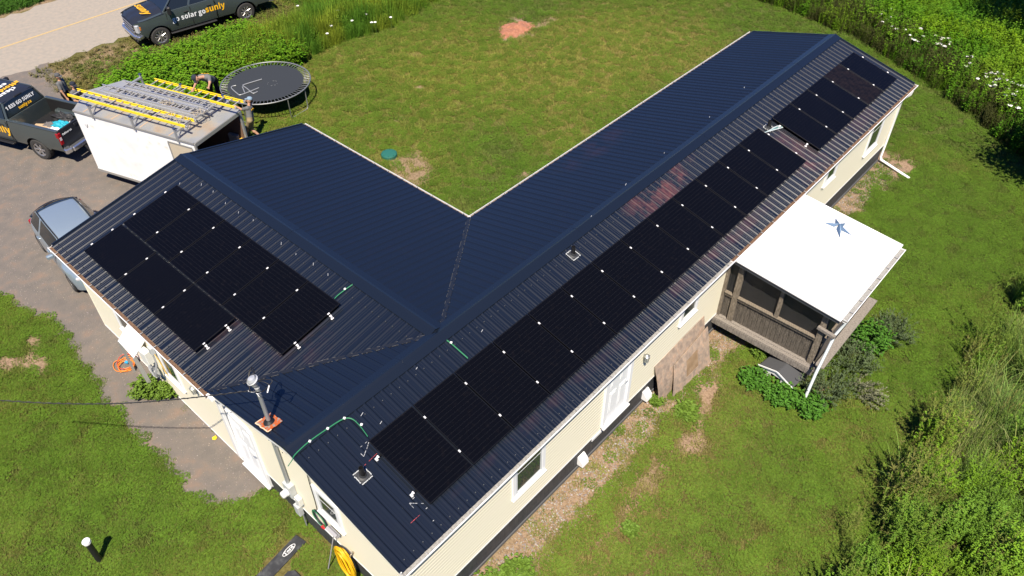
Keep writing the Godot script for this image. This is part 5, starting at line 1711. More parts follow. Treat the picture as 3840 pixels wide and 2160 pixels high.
func skin_grid(mb: MB, g: Array, flip: bool) -> void:
	var n := g.size(); var m: int = g[0].size()
	var nn := []
	for i in n:
		var row := []
		for j in m:
			var du: Vector3 = g[mini(i + 1, n - 1)][j] - g[maxi(i - 1, 0)][j]
			var dv: Vector3 = g[i][mini(j + 1, m - 1)] - g[i][maxi(j - 1, 0)]
			var q := du.cross(dv).normalized()
			row.append(q if flip else -q)
		nn.append(row)
	for i in n - 1:
		for j in m - 1:
			if flip: mb.quadn(g[i][j], g[i + 1][j], g[i + 1][j + 1], g[i][j + 1], nn[i][j], nn[i + 1][j], nn[i + 1][j + 1], nn[i][j + 1])
			else: mb.quadn(g[i][j], g[i][j + 1], g[i + 1][j + 1], g[i + 1][j], nn[i][j], nn[i][j + 1], nn[i + 1][j + 1], nn[i + 1][j])

func car_paint(key: String, c: Color) -> StandardMaterial3D:
	if mats.has(key): return mats[key]
	var m := mat(key, c, 0.32, 0.45)
	m.clearcoat_enabled = true
	m.clearcoat = 0.8
	m.clearcoat_roughness = 0.08
	return m

func pickup(t: Node3D, wb: float, chrome_front: bool, spokes: int) -> void:
	var paint := car_paint("truck_grey", Color(0.070, 0.090, 0.092))
	var wrap := mat("wrap_black", Color(0.018, 0.020, 0.024), 0.34)
	var black := mat("trim_black", Color(0.010, 0.010, 0.011), 0.55)
	var glass := mat("auto_glass", Color(0.012, 0.016, 0.018), 0.05, 0.0, 0.6)
	var chrome := mat("bumper_chrome", Color(0.62, 0.63, 0.64), 0.16, 0.9)
	var xf := wb + 0.92      # nose
	var xr := -1.28          # tail
	var hw := 0.99
	var cab0 := wb - 2.72    # back of the cab
	var cowl := wb - 0.42
	var bottom := func(x: float) -> float:
		var y := 0.52 if x > -0.6 and x < wb + 0.6 else 0.60
		for ax in [0.0, wb]:
			var d := absf(x - ax)
			if d < 0.53: y = maxf(y, 0.40 + sqrt(0.53 * 0.53 - d * d))
		return y
	var top := func(x: float) -> float:
		if x < cab0: return 1.44
		if x < cowl: return 1.40
		return lerpf(1.36, 1.20, clampf((x - cowl) / (xf - cowl), 0.0, 1.0))
	var half := func(x: float, y: float) -> float:
		var w := hw - 0.055 * pow((y - 0.98) / 0.45, 2.0)
		for ax in [0.0, wb]: w += 0.028 * exp(-pow((x - ax) / 0.62, 2.0)) * clampf((1.15 - y) * 3.0, 0.0, 1.0)
		if x > wb + 0.35: w -= 0.20 * pow((x - wb - 0.35) / 0.6, 2.0)
		return w
	var side := MB.new()
	side_skin(side, cab0 + 0.008, xf, 0.05, bottom, top, half)
	obj("cab_body", side, paint, t)
	var bedskin := MB.new()
	side_skin(bedskin, xr, cab0 - 0.03, 0.05, bottom, top, half)
	# inner faces and floor of the bed
	for s in [-1.0, 1.0]:
		var zi: float = s * (hw - 0.14)
		bedskin.box(Vector3((xr + cab0) / 2, 1.425, s * (hw - 0.085)), Vector3(cab0 - xr - 0.04, 0.04, 0.13), Basis.IDENTITY, 0.015)
		bedskin.box(Vector3((xr + cab0) / 2, 1.12, zi), Vector3(cab0 - xr - 0.06, 0.60, 0.03))
		bedskin.box(Vector3(0.0, 0.98, s * (hw - 0.27)), Vector3(1.05, 0.30, 0.24), Basis.IDENTITY, 0.05)
	bedskin.box(Vector3(cab0 - 0.07, 1.14, 0), Vector3(0.05, 0.58, 2 * hw - 0.26))
	obj("bed", bedskin, paint, t)
	var floor_ := MB.new()
	floor_.box(Vector3((xr + cab0) / 2, 0.83, 0), Vector3(cab0 - xr - 0.1, 0.04, 2 * hw - 0.3))
	for k in 9: floor_.box(Vector3((xr + cab0) / 2, 0.856, lerpf(-0.7, 0.7, k / 8.0)), Vector3(cab0 - xr - 0.14, 0.016, 0.06), Basis.IDENTITY, 0.005)
	for s in [-1.0, 1.0]: floor_.box(Vector3((xr + cab0) / 2, 1.13, s * (hw - 0.157)), Vector3(cab0 - xr - 0.1, 0.56, 0.006))
	obj("bed_liner", floor_, black, t)
	var gate := MB.new()
	gate.box(Vector3(xr + 0.035, 1.06, 0), Vector3(0.07, 0.74, 2 * hw - 0.16), Basis.IDENTITY, 0.02)
	gate.box(Vector3(xr - 0.004, 1.30, 0), Vector3(0.03, 0.10, 0.34), Basis.IDENTITY, 0.01)
	obj("tailgate", gate, wrap, t)
	# hood: crowned between the fender tops
	var hood := MB.new()
	var g := []
	for i in 15:
		var x := lerpf(cowl, xf + 0.02, i / 14.0)
		var col := []
		for j in 13:
			var v := -1.0 + j / 6.0
			var w: float = half.call(x, 1.25)
			var y: float = top.call(x) + 0.075 * (1.0 - pow(absf(v), 2.6)) + (0.022 if absf(v) < 0.62 and absf(v) > 0.15 else 0.0) - (0.10 * pow(clampf((i - 11) / 3.0, 0.0, 1.0), 2.0))
			col.append(Vector3(x, y, v * w))
		g.append(col)
	skin_grid(hood, g, false)
	obj("hood", hood, wrap, t)
	var stripe := MB.new()
	for s in [-1.0, 1.0]:
		var gg := []
		for i in 12:
			var x := lerpf(cowl + 0.1, xf - 0.20, i / 11.0)
			var w: float = half.call(x, 1.25)
			gg.append([Vector3(x, top.call(x) + 0.018, s * w * 0.985), Vector3(x, top.call(x) + 0.046, s * w * 0.87)])
		skin_grid(stripe, gg, s > 0.0)
	obj("fender_top", stripe, paint, t)
	# nose: grille, lamps, bumper
	var nose := MB.new()
	nose.box(Vector3(xf - 0.06, 0.88, 0), Vector3(0.16, 0.50, 1.5), Basis.IDENTITY, 0.04)
	obj("grille", nose, black, t)
	for k in 3:
		var gb := MB.new()
		gb.bar(Vector3(xf + 0.03, 0.78 + k * 0.14, -0.62), Vector3(xf + 0.03, 0.78 + k * 0.14, 0.62), 0.03, 0.045, Vector3.UP, 0.008)
		obj("grille_bar", gb, chrome if chrome_front else paint, t)
	for s in [-1.0, 1.0]:
		var hl := MB.new()
		hl.box(Vector3(xf - 0.12, 0.96, s * 0.80), Vector3(0.24, 0.36, 0.20), Basis(Vector3.UP, -s * 0.35), 0.03)
		obj("headlight", hl, mat("headlight_clear", Color(0.55, 0.57, 0.60), 0.12, 0.3), t)
		var am := MB.new()
		am.box(Vector3(xf - 0.22, 0.98, s * 0.895), Vector3(0.12, 0.15, 0.04), Basis(Vector3.UP, -s * 0.35), 0.01)
		obj("indicator", am, mat("amber_lens", Color(0.55, 0.17, 0.02), 0.2), t)
		var tl := MB.new()
		tl.box(Vector3(xr + 0.04, 1.12, s * (hw - 0.085)), Vector3(0.13, 0.46, 0.15), Basis.IDENTITY, 0.02)
		obj("tail_light", tl, mat("red_lens", Color(0.26, 0.008, 0.012), 0.15), t)
		var tw := MB.new()
		tw.box(Vector3(xr - 0.022, 1.12, s * (hw - 0.085)), Vector3(0.012, 0.12, 0.09), Basis.IDENTITY, 0.004)
		obj("reverse_light", tw, mat("white_lens", Color(0.6, 0.55, 0.55), 0.2), t)
	var fb := MB.new()
	fb.box(Vector3(xf + 0.03, 0.60, 0), Vector3(0.22, 0.20, 1.62), Basis.IDENTITY, 0.05)
	for s in [-1.0, 1.0]: fb.box(Vector3(xf - 0.10, 0.60, s * 0.86), Vector3(0.36, 0.20, 0.20), Basis(Vector3.UP, -s * 0.55), 0.05)
	obj("front_bumper", fb, chrome, t)
	var ad := MB.new()
	ad.box(Vector3(xf - 0.02, 0.42, 0), Vector3(0.20, 0.14, 1.66), Basis.IDENTITY, 0.04)
	obj("air_dam", ad, black, t)
	var rb := MB.new()
	rb.box(Vector3(xr - 0.14, 0.64, 0), Vector3(0.22, 0.20, 1.50), Basis.IDENTITY, 0.04)
	for s in [-1.0, 1.0]: rb.box(Vector3(xr - 0.06, 0.65, s * 0.86), Vector3(0.30, 0.20, 0.26), Basis(Vector3.UP, s * 0.35), 0.04)
	obj("rear_bumper", rb, chrome, t)
	var plate := MB.new()
	plate.box(Vector3(xr - 0.255, 0.68, 0.10), Vector3(0.01, 0.15, 0.30))
	obj("number_plate", plate, mat("plate_white", Color(0.60, 0.60, 0.62), 0.5), t)
	# cab: roof, pillars, glass
	var ry := 1.96
	var wt := 0.70; var wbelt := 0.925
	var A0 := cab0 + 0.02; var A1 := cab0 + 0.16      # rear glass bottom, top
	var F0 := cowl + 0.04; var F1 := cowl - 0.62       # windscreen bottom, top
	var yb := 1.40
	var roof := MB.new()
	var rg := []
	for i in 13:
		var f := i / 12.0
		var x := lerpf(A1 - 0.06, F1 + 0.06, f)
		var col := []
		for j in 11:
			var v := -1.0 + j / 5.0
			var drop := 0.05 * pow(absf(v), 4.0) + 0.06 * pow(absf(f * 2.0 - 1.0), 4.0)
			col.append(Vector3(x, ry + 0.035 - drop, v * (wt + 0.02)))
		rg.append(col)
	skin_grid(roof, rg, false)
	roof.box(Vector3((A1 + F1) / 2, ry - 0.035, 0), Vector3(F1 - A1 - 0.02, 0.04, 2 * wt - 0.02))
	obj("cab_roof", roof, wrap, t)
	var glassA := [[A0, A1], [F0, F1]]
	var ws := MB.new()
	ws.quad(Vector3(F0, yb - 0.03, -wbelt + 0.10), Vector3(F0, yb - 0.03, wbelt - 0.10), Vector3(F1, ry - 0.02, wt - 0.03), Vector3(F1, ry - 0.02, -wt + 0.03))
	obj("windscreen", ws, glass, t)
	var rw := MB.new()
	rw.quad(Vector3(A0, yb, wbelt - 0.10), Vector3(A0, yb, -wbelt + 0.10), Vector3(A1, ry - 0.02, -wt + 0.03), Vector3(A1, ry - 0.02, wt - 0.03))
	obj("rear_window", rw, glass, t)
	var tl2 := MB.new()
	tl2.box(Vector3(A1 - 0.03, ry - 0.02, 0), Vector3(0.06, 0.06, 0.36), Basis.IDENTITY, 0.015)
	obj("brake_light", tl2, black, t)
	for s in [-1.0, 1.0]:
		var pl := MB.new()
		for e in [[F0, yb - 0.03, F1, 0.06], [A0, yb - 0.02, A1, 0.10], [lerpf(A0, F0, 0.49), yb, lerpf(A1, F1, 0.44), 0.09]]:
			pl.bar(Vector3(e[0], e[1], s * (wbelt - 0.035)), Vector3(e[2], ry - 0.03, s * (wt - 0.015)), 0.045, e[3], Vector3(1, 0, 0), 0.01)
		pl.bar(Vector3(A1, ry - 0.02, s * (wt - 0.005)), Vector3(F1, ry - 0.02, s * (wt - 0.005)), 0.05, 0.06, Vector3.UP, 0.012)
		pl.bar(Vector3(A0, yb - 0.015, s * (wbelt - 0.02)), Vector3(F0, yb - 0.04, s * (wbelt - 0.03)), 0.05, 0.06, Vector3.UP, 0.012)
		obj("pillar", pl, paint, t)
		var mid0 := lerpf(A0, F0, 0.49); var mid1 := lerpf(A1, F1, 0.44)
		for wn in [[A0 + 0.10, mid0 - 0.05, A1 + 0.09, mid1 - 0.05], [mid0 + 0.05, F0 - 0.12, mid1 + 0.05, F1 - 0.04]]:
			var gw := MB.new()
			gw.quad(Vector3(wn[0], yb + 0.01, s * (wbelt - 0.028)), Vector3(wn[1], yb + 0.01 - (0.05 if wn[1] > mid0 else 0.0), s * (wbelt - 0.028)), Vector3(wn[3], ry - 0.05, s * (wt - 0.008)), Vector3(wn[2], ry - 0.05, s * (wt - 0.008)))
			obj("side_window", gw, glass, t)
		# door seams and handles, mirror, step
		for xd in [cab0 + 0.04, lerpf(A0, F0, 0.49), F0 - 0.10]:
			var sm := MB.new()
			sm.box(Vector3(xd, 0.98, s * (hw - 0.004)), Vector3(0.012, 0.78, 0.012))
			obj("door_seam", sm, black, t)
		for xd in [lerpf(A0, F0, 0.12), lerpf(A0, F0, 0.58)]:
			var dh := MB.new()
			dh.box(Vector3(xd, 1.20, s * (hw - 0.005)), Vector3(0.20, 0.05, 0.05), Basis.IDENTITY, 0.012)
			obj("door_handle", dh, black, t)
		var mr := MB.new()
		mr.box(Vector3(F0 - 0.22, 1.50, s * 1.17), Vector3(0.16, 0.36, 0.24), Basis(Vector3.UP, s * 0.2), 0.04)
		mr.bar(Vector3(F0 - 0.25, 1.40, s * 0.92), Vector3(F0 - 0.22, 1.42, s * 1.10), 0.08, 0.06, Vector3.UP, 0.01)
		obj("mirror", mr, black, t)
		var stp := MB.new()
		stp.bar(Vector3(cab0 + 0.1, 0.44, s * 0.96), Vector3(cowl - 0.05, 0.44, s * 0.96), 0.16, 0.06, Vector3.UP, 0.02)
		obj("running_board", stp, black, t)
		var lin := MB.new()
		for ax in [0.0, wb]:
			for k in 12:
				var a0 := PI * k / 12.0; var a1 := PI * (k + 1) / 12.0
				lin.quad(Vector3(ax + cos(a0) * 0.54, 0.40 + sin(a0) * 0.54, s * 0.955), Vector3(ax + cos(a1) * 0.54, 0.40 + sin(a1) * 0.54, s * 0.955), Vector3(ax + cos(a1) * 0.54, 0.40 + sin(a1) * 0.54, s * 0.55), Vector3(ax + cos(a0) * 0.54, 0.40 + sin(a0) * 0.54, s * 0.55))
		obj("wheel_well", lin, black, t)
		for ax in [0.0, wb]: wheel_unit(t, Vector3(ax, 0.42, s * 0.845), s, 0.42, 0.28, mat("rim_alloy", Color(0.46, 0.45, 0.44), 0.3, 0.8), spokes)
	var under := MB.new()
	under.box(Vector3(wb / 2, 0.58, 0), Vector3(wb + 1.6, 0.16, 1.1))
	under.tube([Vector3(0, 0.42, -0.75), Vector3(0, 0.42, 0.75)], 0.07, 8)
	under.tube([Vector3(wb, 0.42, -0.75), Vector3(wb, 0.42, 0.75)], 0.06, 8)
	obj("chassis", under, black, t)
	var seatm := MB.new()
	for s in [-1.0, 1.0]:
		for xx in [cowl - 1.05, cowl - 2.0]:
			seatm.box(Vector3(xx, 1.25, s * 0.42), Vector3(0.18, 0.75, 0.5), Basis(Vector3.BACK, 0.2), 0.06)
	obj("seat", seatm, mat("seat_dark", Color(0.03, 0.03, 0.032), 0.9), t)

func build_vehicles() -> void:
	var yel := mat("letter_yellow", Color(0.80, 0.44, 0.01), 0.5)
	var wht := mat("letter_white", Color(0.72, 0.74, 0.75), 0.5)
	var LEFT := Basis(Vector3(-1, 0, 0), Vector3.UP, Vector3(0, 0, -1))
	var TOPF := Basis(Vector3(0, 0, -1), Vector3(-1, 0, 0), Vector3.UP)
	# pickup parked on the road shoulder
	var f := Vector2(-0.145, 0.989).normalized()
	var r := Vector2(-f.y, f.x)
	var rear := Vector2(-28.02, -14.95) + r * 0.98 * 1.03
	var a := vehicle_root("pickup_truck", "dark grey crew cab pickup with yellow and white door lettering on the road shoulder", "pickup truck", Vector3(rear.x, 0, rear.y), f, 1.03)
	pickup(a, 4.06, true, 9)
	lettering("sunly", 0.50, yel, a, Transform3D(TOPF * Basis(Vector3.RIGHT, 0.0), Vector3(4.22, 1.415, -0.05)) * Transform3D(Basis(Vector3.RIGHT, -0.14), Vector3.ZERO), true)
	lettering("go solar go", 0.30, wht, a, Transform3D(LEFT, Vector3(2.62, 1.00, -0.992)), true)
	lettering("sunly", 0.36, yel, a, Transform3D(LEFT, Vector3(1.38, 1.03, -0.992)), true)
	lettering("sunly", 0.36, yel, a, Transform3D(Basis(Vector3(1, 0, 0), Vector3.UP, Vector3(0, 0, 1)), Vector3(2.2, 1.03, 0.992)), true)
	# second pickup in the drive, hitched to the trailer
	var f2 := Vector2(-0.933, 0.36).normalized()
	var b := vehicle_root("pickup_truck", "dark grey pickup in the driveway hitched to the white trailer, cargo in its bed", "pickup truck", Vector3(-23.75, 0, -3.82), f2, 1.0)
	pickup(b, 3.80, true, 6)
	var tiltr := Basis(Vector3(0, 0, 1), Vector3(0.24, 0.97, 0).normalized(), Vector3(0, 0, 1).cross(Vector3(0.24, 0.97, 0).normalized()))
	lettering("1 833 GO SUNLY", 0.17, wht, b, Transform3D(tiltr, Vector3(1.155, 1.72, -0.05)), true)
	lettering("sunly.ca", 0.15, yel, b, Transform3D(tiltr, Vector3(1.115, 1.545, 0.05)), true)
	lettering("clean", 0.30, wht, b, Transform3D(TOPF, Vector3(1.62, 2.00, -0.05)), true)
	lettering("affordable", 0.30, yel, b, Transform3D(TOPF, Vector3(1.90, 2.00, 0.0)), true)
	lettering("energy", 0.30, wht, b, Transform3D(TOPF, Vector3(2.18, 2.00, -0.05)), true)
	lettering("go solar go", 0.26, wht, b, Transform3D(LEFT, Vector3(2.75, 1.00, -0.992)), true)
	lettering("sunly", 0.44, yel, b, Transform3D(LEFT, Vector3(1.62, 1.02, -0.992)), true)
	lettering("follow us", 0.10, wht, b, Transform3D(Basis(Vector3(0, 0, 1), Vector3.UP, Vector3(-1, 0, 0)), Vector3(-1.292, 1.22, -0.55)), true)
	# cargo lying in the bed
	cargo(b)
	hatchback()
	trailer()

func cargo(b: Node3D) -> void:
	var X := b.transform
	var card := mat("cardboard", Color(0.42, 0.30, 0.18), 0.9)
	var put_box := func(called: String, label: String, cat: String, p: Vector3, s: Vector3, turn: float, m: Material) -> void:
		var mb := MB.new()
		mb.box(Vector3.ZERO, s, Basis.IDENTITY, 0.012)
		var o := obj(called, mb, m)
		o.transform = X * Transform3D(Basis(Vector3.UP, turn), p)
		tag(o, label, cat, "cargo in the pickup bed")
	var k := [["flat_carton", "flattened brown carton at the front of the pickup bed", Vector3(0.30, 0.90, -0.30), Vector3(0.75, 0.04, 0.55), 0.3], ["flat_carton", "flattened tan carton by the pickup's wheel arch", Vector3(-0.35, 0.905, -0.42), Vector3(0.7, 0.05, 0.45), -0.2]]
	for q in k: put_box.call(q[0], q[1], "carton", q[2], q[3], q[4], card)
	put_box.call("timber_offcut", "yellowish timber offcut lying by the pickup tailgate", "timber", Vector3(-1.0, 0.905, -0.15), Vector3(0.10, 0.05, 0.75), 0.2, mat("pine_board", Color(0.50, 0.34, 0.15), 0.8))
	var lump := func(called: String, label: String, cat: String, p: Vector3, s: Vector3, seed_: int, m: Material) -> void:
		var mb := MB.new()
		var nz := FastNoiseLite.new(); nz.seed = seed_; nz.frequency = 1.2; nz.fractal_octaves = 3
		var g := []
		for i in 17:
			var th := PI * 0.5 * i / 16.0
			var row := []
			for j in 25:
				var ph := TAU * j / 24.0
				var d := Vector3(cos(ph) * sin(th), cos(th), sin(ph) * sin(th))
				var k2 := 1.0 + 0.55 * nz.get_noise_3dv(d * 1.6)
				row.append(d * s * k2)
			g.append(row)
		skin_grid(mb, g, true)
		var o := obj(called, mb, m)
		o.transform = X * Transform3D(Basis.IDENTITY, p)
		tag(o, label, cat, "cargo in the pickup bed")
	lump.call("teal_bag", "crumpled bright teal bag in the pickup bed", "bag", Vector3(-0.30, 0.86, 0.05), Vector3(0.42, 0.22, 0.24), 91, mat("teal_cloth", Color(0.012, 0.30, 0.40), 0.6))
	lump.call("black_tarp", "bunched black tarpaulin in the pickup bed behind the teal bag", "tarpaulin", Vector3(-0.05, 0.86, 0.52), Vector3(0.55, 0.26, 0.26), 92, mat("tarp_black", Color(0.020, 0.020, 0.022), 0.6))
	lump.call("white_rags", "heap of white plastic wrapping in the pickup bed", "wrapping", Vector3(-0.30, 0.88, -0.32), Vector3(0.36, 0.12, 0.20), 93, mat("white_plastic", Color(0.62, 0.63, 0.66), 0.4))
	lump.call("grey_sack", "small grey sack beside the teal bag in the pickup bed", "sack", Vector3(0.15, 0.88, -0.05), Vector3(0.26, 0.12, 0.16), 94, mat("sack_grey", Color(0.12, 0.11, 0.11), 0.9))
	for q in 3:
		var mb := MB.new()
		mb.lathe([Vector2(0, 0), Vector2(0.035, 0), Vector2(0.035, 0.15), Vector2(0.014, 0.19), Vector2(0.016, 0.22), Vector2(0, 0.22)], 12)
		var o := obj("water_bottle", mb, mat("bottle_clear", Color(0.66, 0.70, 0.72), 0.15))
		o.transform = X * Transform3D(Basis(Vector3.BACK, 0.15 * q), Vector3(-0.72 + 0.09 * q, 0.866, 0.12 + 0.05 * q))
		tag(o, "clear plastic water bottle standing beside the teal bag", "bottle", "cargo in the pickup bed")

func hatchback() -> void:
	var t := vehicle_root("hatchback_car", "silver-blue hatchback parked beside the end of the short wing", "car", Vector3(-18.05, 0, -1.42), Vector2(0.996, 0.085).normalized(), 1.0)
	var paint := car_paint("car_silver", Color(0.27, 0.34, 0.39))
	var glass := mat("auto_glass", Color.WHITE)
	var black := mat("trim_black", Color.WHITE)
	# stations: x, bottom, waist half-width, belt y, belt half-width, top y, top half-width
	var st := [[-0.80, 0.42, 0.66, 0.84, 0.62, 0.90, 0.50], [-0.72, 0.34, 0.80, 0.92, 0.76, 1.02, 0.62], [-0.50, 0.30, 0.86, 0.97, 0.81, 1.20, 0.58], [-0.12, 0.28, 0.89, 0.98, 0.83, 1.40, 0.56], [0.30, 0.26, 0.90, 0.96, 0.84, 1.46, 0.57], [0.90, 0.24, 0.90, 0.94, 0.84, 1.485, 0.58], [1.45, 0.24, 0.90, 0.92, 0.84, 1.46, 0.57], [1.85, 0.24, 0.90, 0.91, 0.83, 1.36, 0.56], [2.30, 0.25, 0.90, 0.93, 0.80, 1.12, 0.62], [2.62, 0.26, 0.90, 0.93, 0.78, 0.985, 0.62], [3.0, 0.27, 0.88, 0.86, 0.76, 0.91, 0.56], [3.30, 0.28, 0.82, 0.76, 0.70, 0.82, 0.50], [3.46, 0.34, 0.66, 0.62, 0.58, 0.68, 0.40]]
	var wb := 2.58
	var g := []
	var fine := 4
	for i in st.size() - 1:
		for k in fine:
			var f := float(k) / fine
			var s := []
			for c in 7: s.append(cubic_interpolate(st[i][c], st[i + 1][c], st[maxi(i - 1, 0)][c], st[mini(i + 2, st.size() - 1)][c], f))
			g.append(s)
	g.append(st[-1])
	var rows := []
	for s in g:
		var bot: float = s[1]
		for ax in [0.0, wb]:
			var d := absf(s[0] - ax)
			if d < 0.37: bot = maxf(bot, 0.31 + sqrt(0.37 * 0.37 - d * d))
		var half := [Vector2(s[2] * 0.97, bot), Vector2(s[2], lerpf(bot, s[3], 0.35)), Vector2(s[2] * 0.985, lerpf(bot, s[3], 0.75)), Vector2(s[4], s[3]), Vector2(lerpf(s[4], s[6], 0.5), lerpf(s[3], s[5], 0.52)), Vector2(s[6] * 1.06, lerpf(s[3], s[5], 0.92)), Vector2(s[6] * 0.8, s[5] - 0.004), Vector2(s[6] * 0.4, s[5] + 0.012)]
		var row := []
		for p in half: row.append(Vector3(s[0], p.y, -p.x))
		row.append(Vector3(s[0], s[5] + 0.016, 0))
		for q in range(half.size() - 1, -1, -1): row.append(Vector3(s[0], half[q].y, half[q].x))
		rows.append(row)
	# ends rounded in plan
	for row in rows:
		for j in row.size():
			var q: Vector3 = row[j]
			var z2 := pow(q.z / 0.9, 2.0)
			q.x += 0.30 * z2 * clampf((0.5 - q.x) / 1.3, 0.0, 1.0) - 0.34 * z2 * clampf((q.x - 2.3) / 1.1, 0.0, 1.0)
			row[j] = q
	var body := MB.new()
	skin_grid(body, rows, false)
	for e in [rows[0], rows[-1]]:
		for j in range(1, e.size() - 1): body.tri(e[0], e[j], e[j + 1])
	obj("body", body, paint, t)
	# glass patches lifted a little off the skin
	var patch := func(called: String, i0: int, i1: int, j0: float, j1: float, m: Material, lift := 0.008) -> void:
		var mb := MB.new()
		var gr := []
		for i in range(i0, i1 + 1):
			var col := []
			for k in 9:
				var j := lerpf(j0, j1, k / 8.0)
				var a := int(floor(j)); var b := mini(a + 1, 16)
				var p: Vector3 = rows[i][a].lerp(rows[i][b], j - a)
				var o := (p - Vector3(p.x, 0.7, 0)).normalized()
				col.append(p + o * lift)
			gr.append(col)
		skin_grid(mb, gr, false)
		obj(called, mb, m, t)
	patch.call("rear_window", 9, 14, 5.3, 10.7, glass)
	patch.call("windscreen", 28, 36, 5.3, 10.7, glass)
	for sd in [[3.15, 5.0], [12.85, 11.0]]:
		patch.call("side_window", 9, 17, sd[0], sd[1], glass)
		patch.call("side_window", 18, 27, sd[0], sd[1], glass)
	patch.call("roof_seam", 12, 28, 5.15, 5.42, black, 0.010)
	patch.call("roof_seam", 12, 28, 10.58, 10.85, black, 0.010)
	var sp := MB.new()
	var sg := []
	for i in 13:
		var v := -1.0 + i / 6.0
		sg.append([Vector3(-0.56 + 0.26 * v * v, 1.17 - 0.04 * v * v, v * 0.72), Vector3(-0.72 + 0.28 * v * v, 1.14 - 0.05 * v * v, v * 0.75), Vector3(-0.86 + 0.30 * v * v, 1.06 - 0.06 * v * v, v * 0.76)])
	skin_grid(sp, sg, true)
	skin_grid(sp, sg.map(func(c): return c.map(func(p): return p - Vector3(0, 0.03, 0))), false)
	obj("spoiler", sp, mat("spoiler_dark", Color(0.012, 0.016, 0.030), 0.2), t)
	var wp := MB.new()
	wp.bar(Vector3(-0.26, 1.36, 0.02), Vector3(-0.06, 1.45, 0.30), 0.02, 0.015)
	wp.box(Vector3(-0.26, 1.35, 0.02), Vector3(0.08, 0.03, 0.06), Basis.IDENTITY, 0.01)
	obj("rear_wiper", wp, black, t)
	for s in [-1.0, 1.0]:
		var tl := MB.new()
		tl.box(Vector3(-0.50, 0.86, s * 0.74), Vector3(0.12, 0.18, 0.18), Basis(Vector3.UP, s * 0.5), 0.03)
		obj("tail_light", tl, mat("red_lens", Color.WHITE), t)
		var hl := MB.new()
		hl.box(Vector3(3.05, 0.70, s * 0.64), Vector3(0.26, 0.12, 0.20), Basis(Vector3.UP, -s * 0.5), 0.03)
		obj("headlight", hl, mat("headlight_clear", Color.WHITE), t)
		var mr := MB.new()
		mr.box(Vector3(1.92, 1.0, s * 0.98), Vector3(0.12, 0.13, 0.20), Basis.IDENTITY, 0.03)
		obj("mirror", mr, paint, t)
		for xx in [0.62, 1.50]:
			var dh := MB.new()
			dh.box(Vector3(xx - 0.2, 0.80, s * 0.895), Vector3(0.18, 0.03, 0.04), Basis.IDENTITY, 0.01)
			obj("door_handle", dh, paint, t)
		for ax in [0.0, wb]:
			wheel_unit(t, Vector3(ax, 0.315, s * 0.80), s, 0.315, 0.20, mat("rim_alloy", Color.WHITE), 5)
			var well := MB.new()
			for k in 10:
				var a0 := PI * k / 10.0; var a1 := PI * (k + 1) / 10.0
				well.quad(Vector3(ax + cos(a0) * 0.375, 0.31 + sin(a0) * 0.375, s * 0.87), Vector3(ax + cos(a1) * 0.375, 0.31 + sin(a1) * 0.375, s * 0.87), Vector3(ax + cos(a1) * 0.375, 0.31 + sin(a1) * 0.375, s * 0.5), Vector3(ax + cos(a0) * 0.375, 0.31 + sin(a0) * 0.375, s * 0.5))
			obj("wheel_well", well, black, t)

func ladder(label: String, p0: Vector3, p1: Vector3, side: Vector3, width: float, m: Material, rung_m: Material, rail_h: float, double := false, grp := "ladders on the trailer rack") -> void:
	# p0, p1: ends of one rail's foot; side: unit vector to the other rail
	var t := thing("extension_ladder", label, "ladder", p0, 0.0, grp)
	var d := p1 - p0
	var up := d.normalized().cross(side).normalized()
	if up.y < 0: up = -up
	for k in 2:
		var sec := k if double else 0
		if k == 1 and not double: break
		var lift := up * (rail_h * 1.02 * k)
		var inset := side * (0.03 * k)
		var e0 := d * (0.10 * k); var e1 := d * (1.0 - 0.04 * k)
		for s in 2:
			var o := (inset if s == 0 else side * width - inset) + lift + up * rail_h / 2
			var mb := MB.new()
			mb.bar(e0 + o, e1 + o, 0.012, rail_h, up)
			for h in [-0.5, 0.5]: mb.bar(e0 + o + up * (h * (rail_h - 0.012)) + side * (0.014 if s == 0 else -0.014), e1 + o + up * (h * (rail_h - 0.012)) + side * (0.014 if s == 0 else -0.014), 0.032, 0.010, up)
			obj("rail", mb, m, t)
		var n := int(d.length() / 0.305)
		for i in n:
			var q := e0 + (e1 - e0) * ((i + 0.5) / n) + lift + up * rail_h / 2
			var rg := MB.new()
			rg.bar(q + inset, q + side * width - inset, 0.034, 0.026, up, 0.006)
			obj("rung", rg, rung_m, t)
	for s in [0.0, width]:
		var ft := MB.new()
		ft.box(d * 1.005 + side * s + up * rail_h / 2, Vector3(0.08, 0.09, 0.05), Basis(Vector3.UP, 0.3), 0.01)
		obj("foot", ft, mat("foot_silver", Color.WHITE), t)

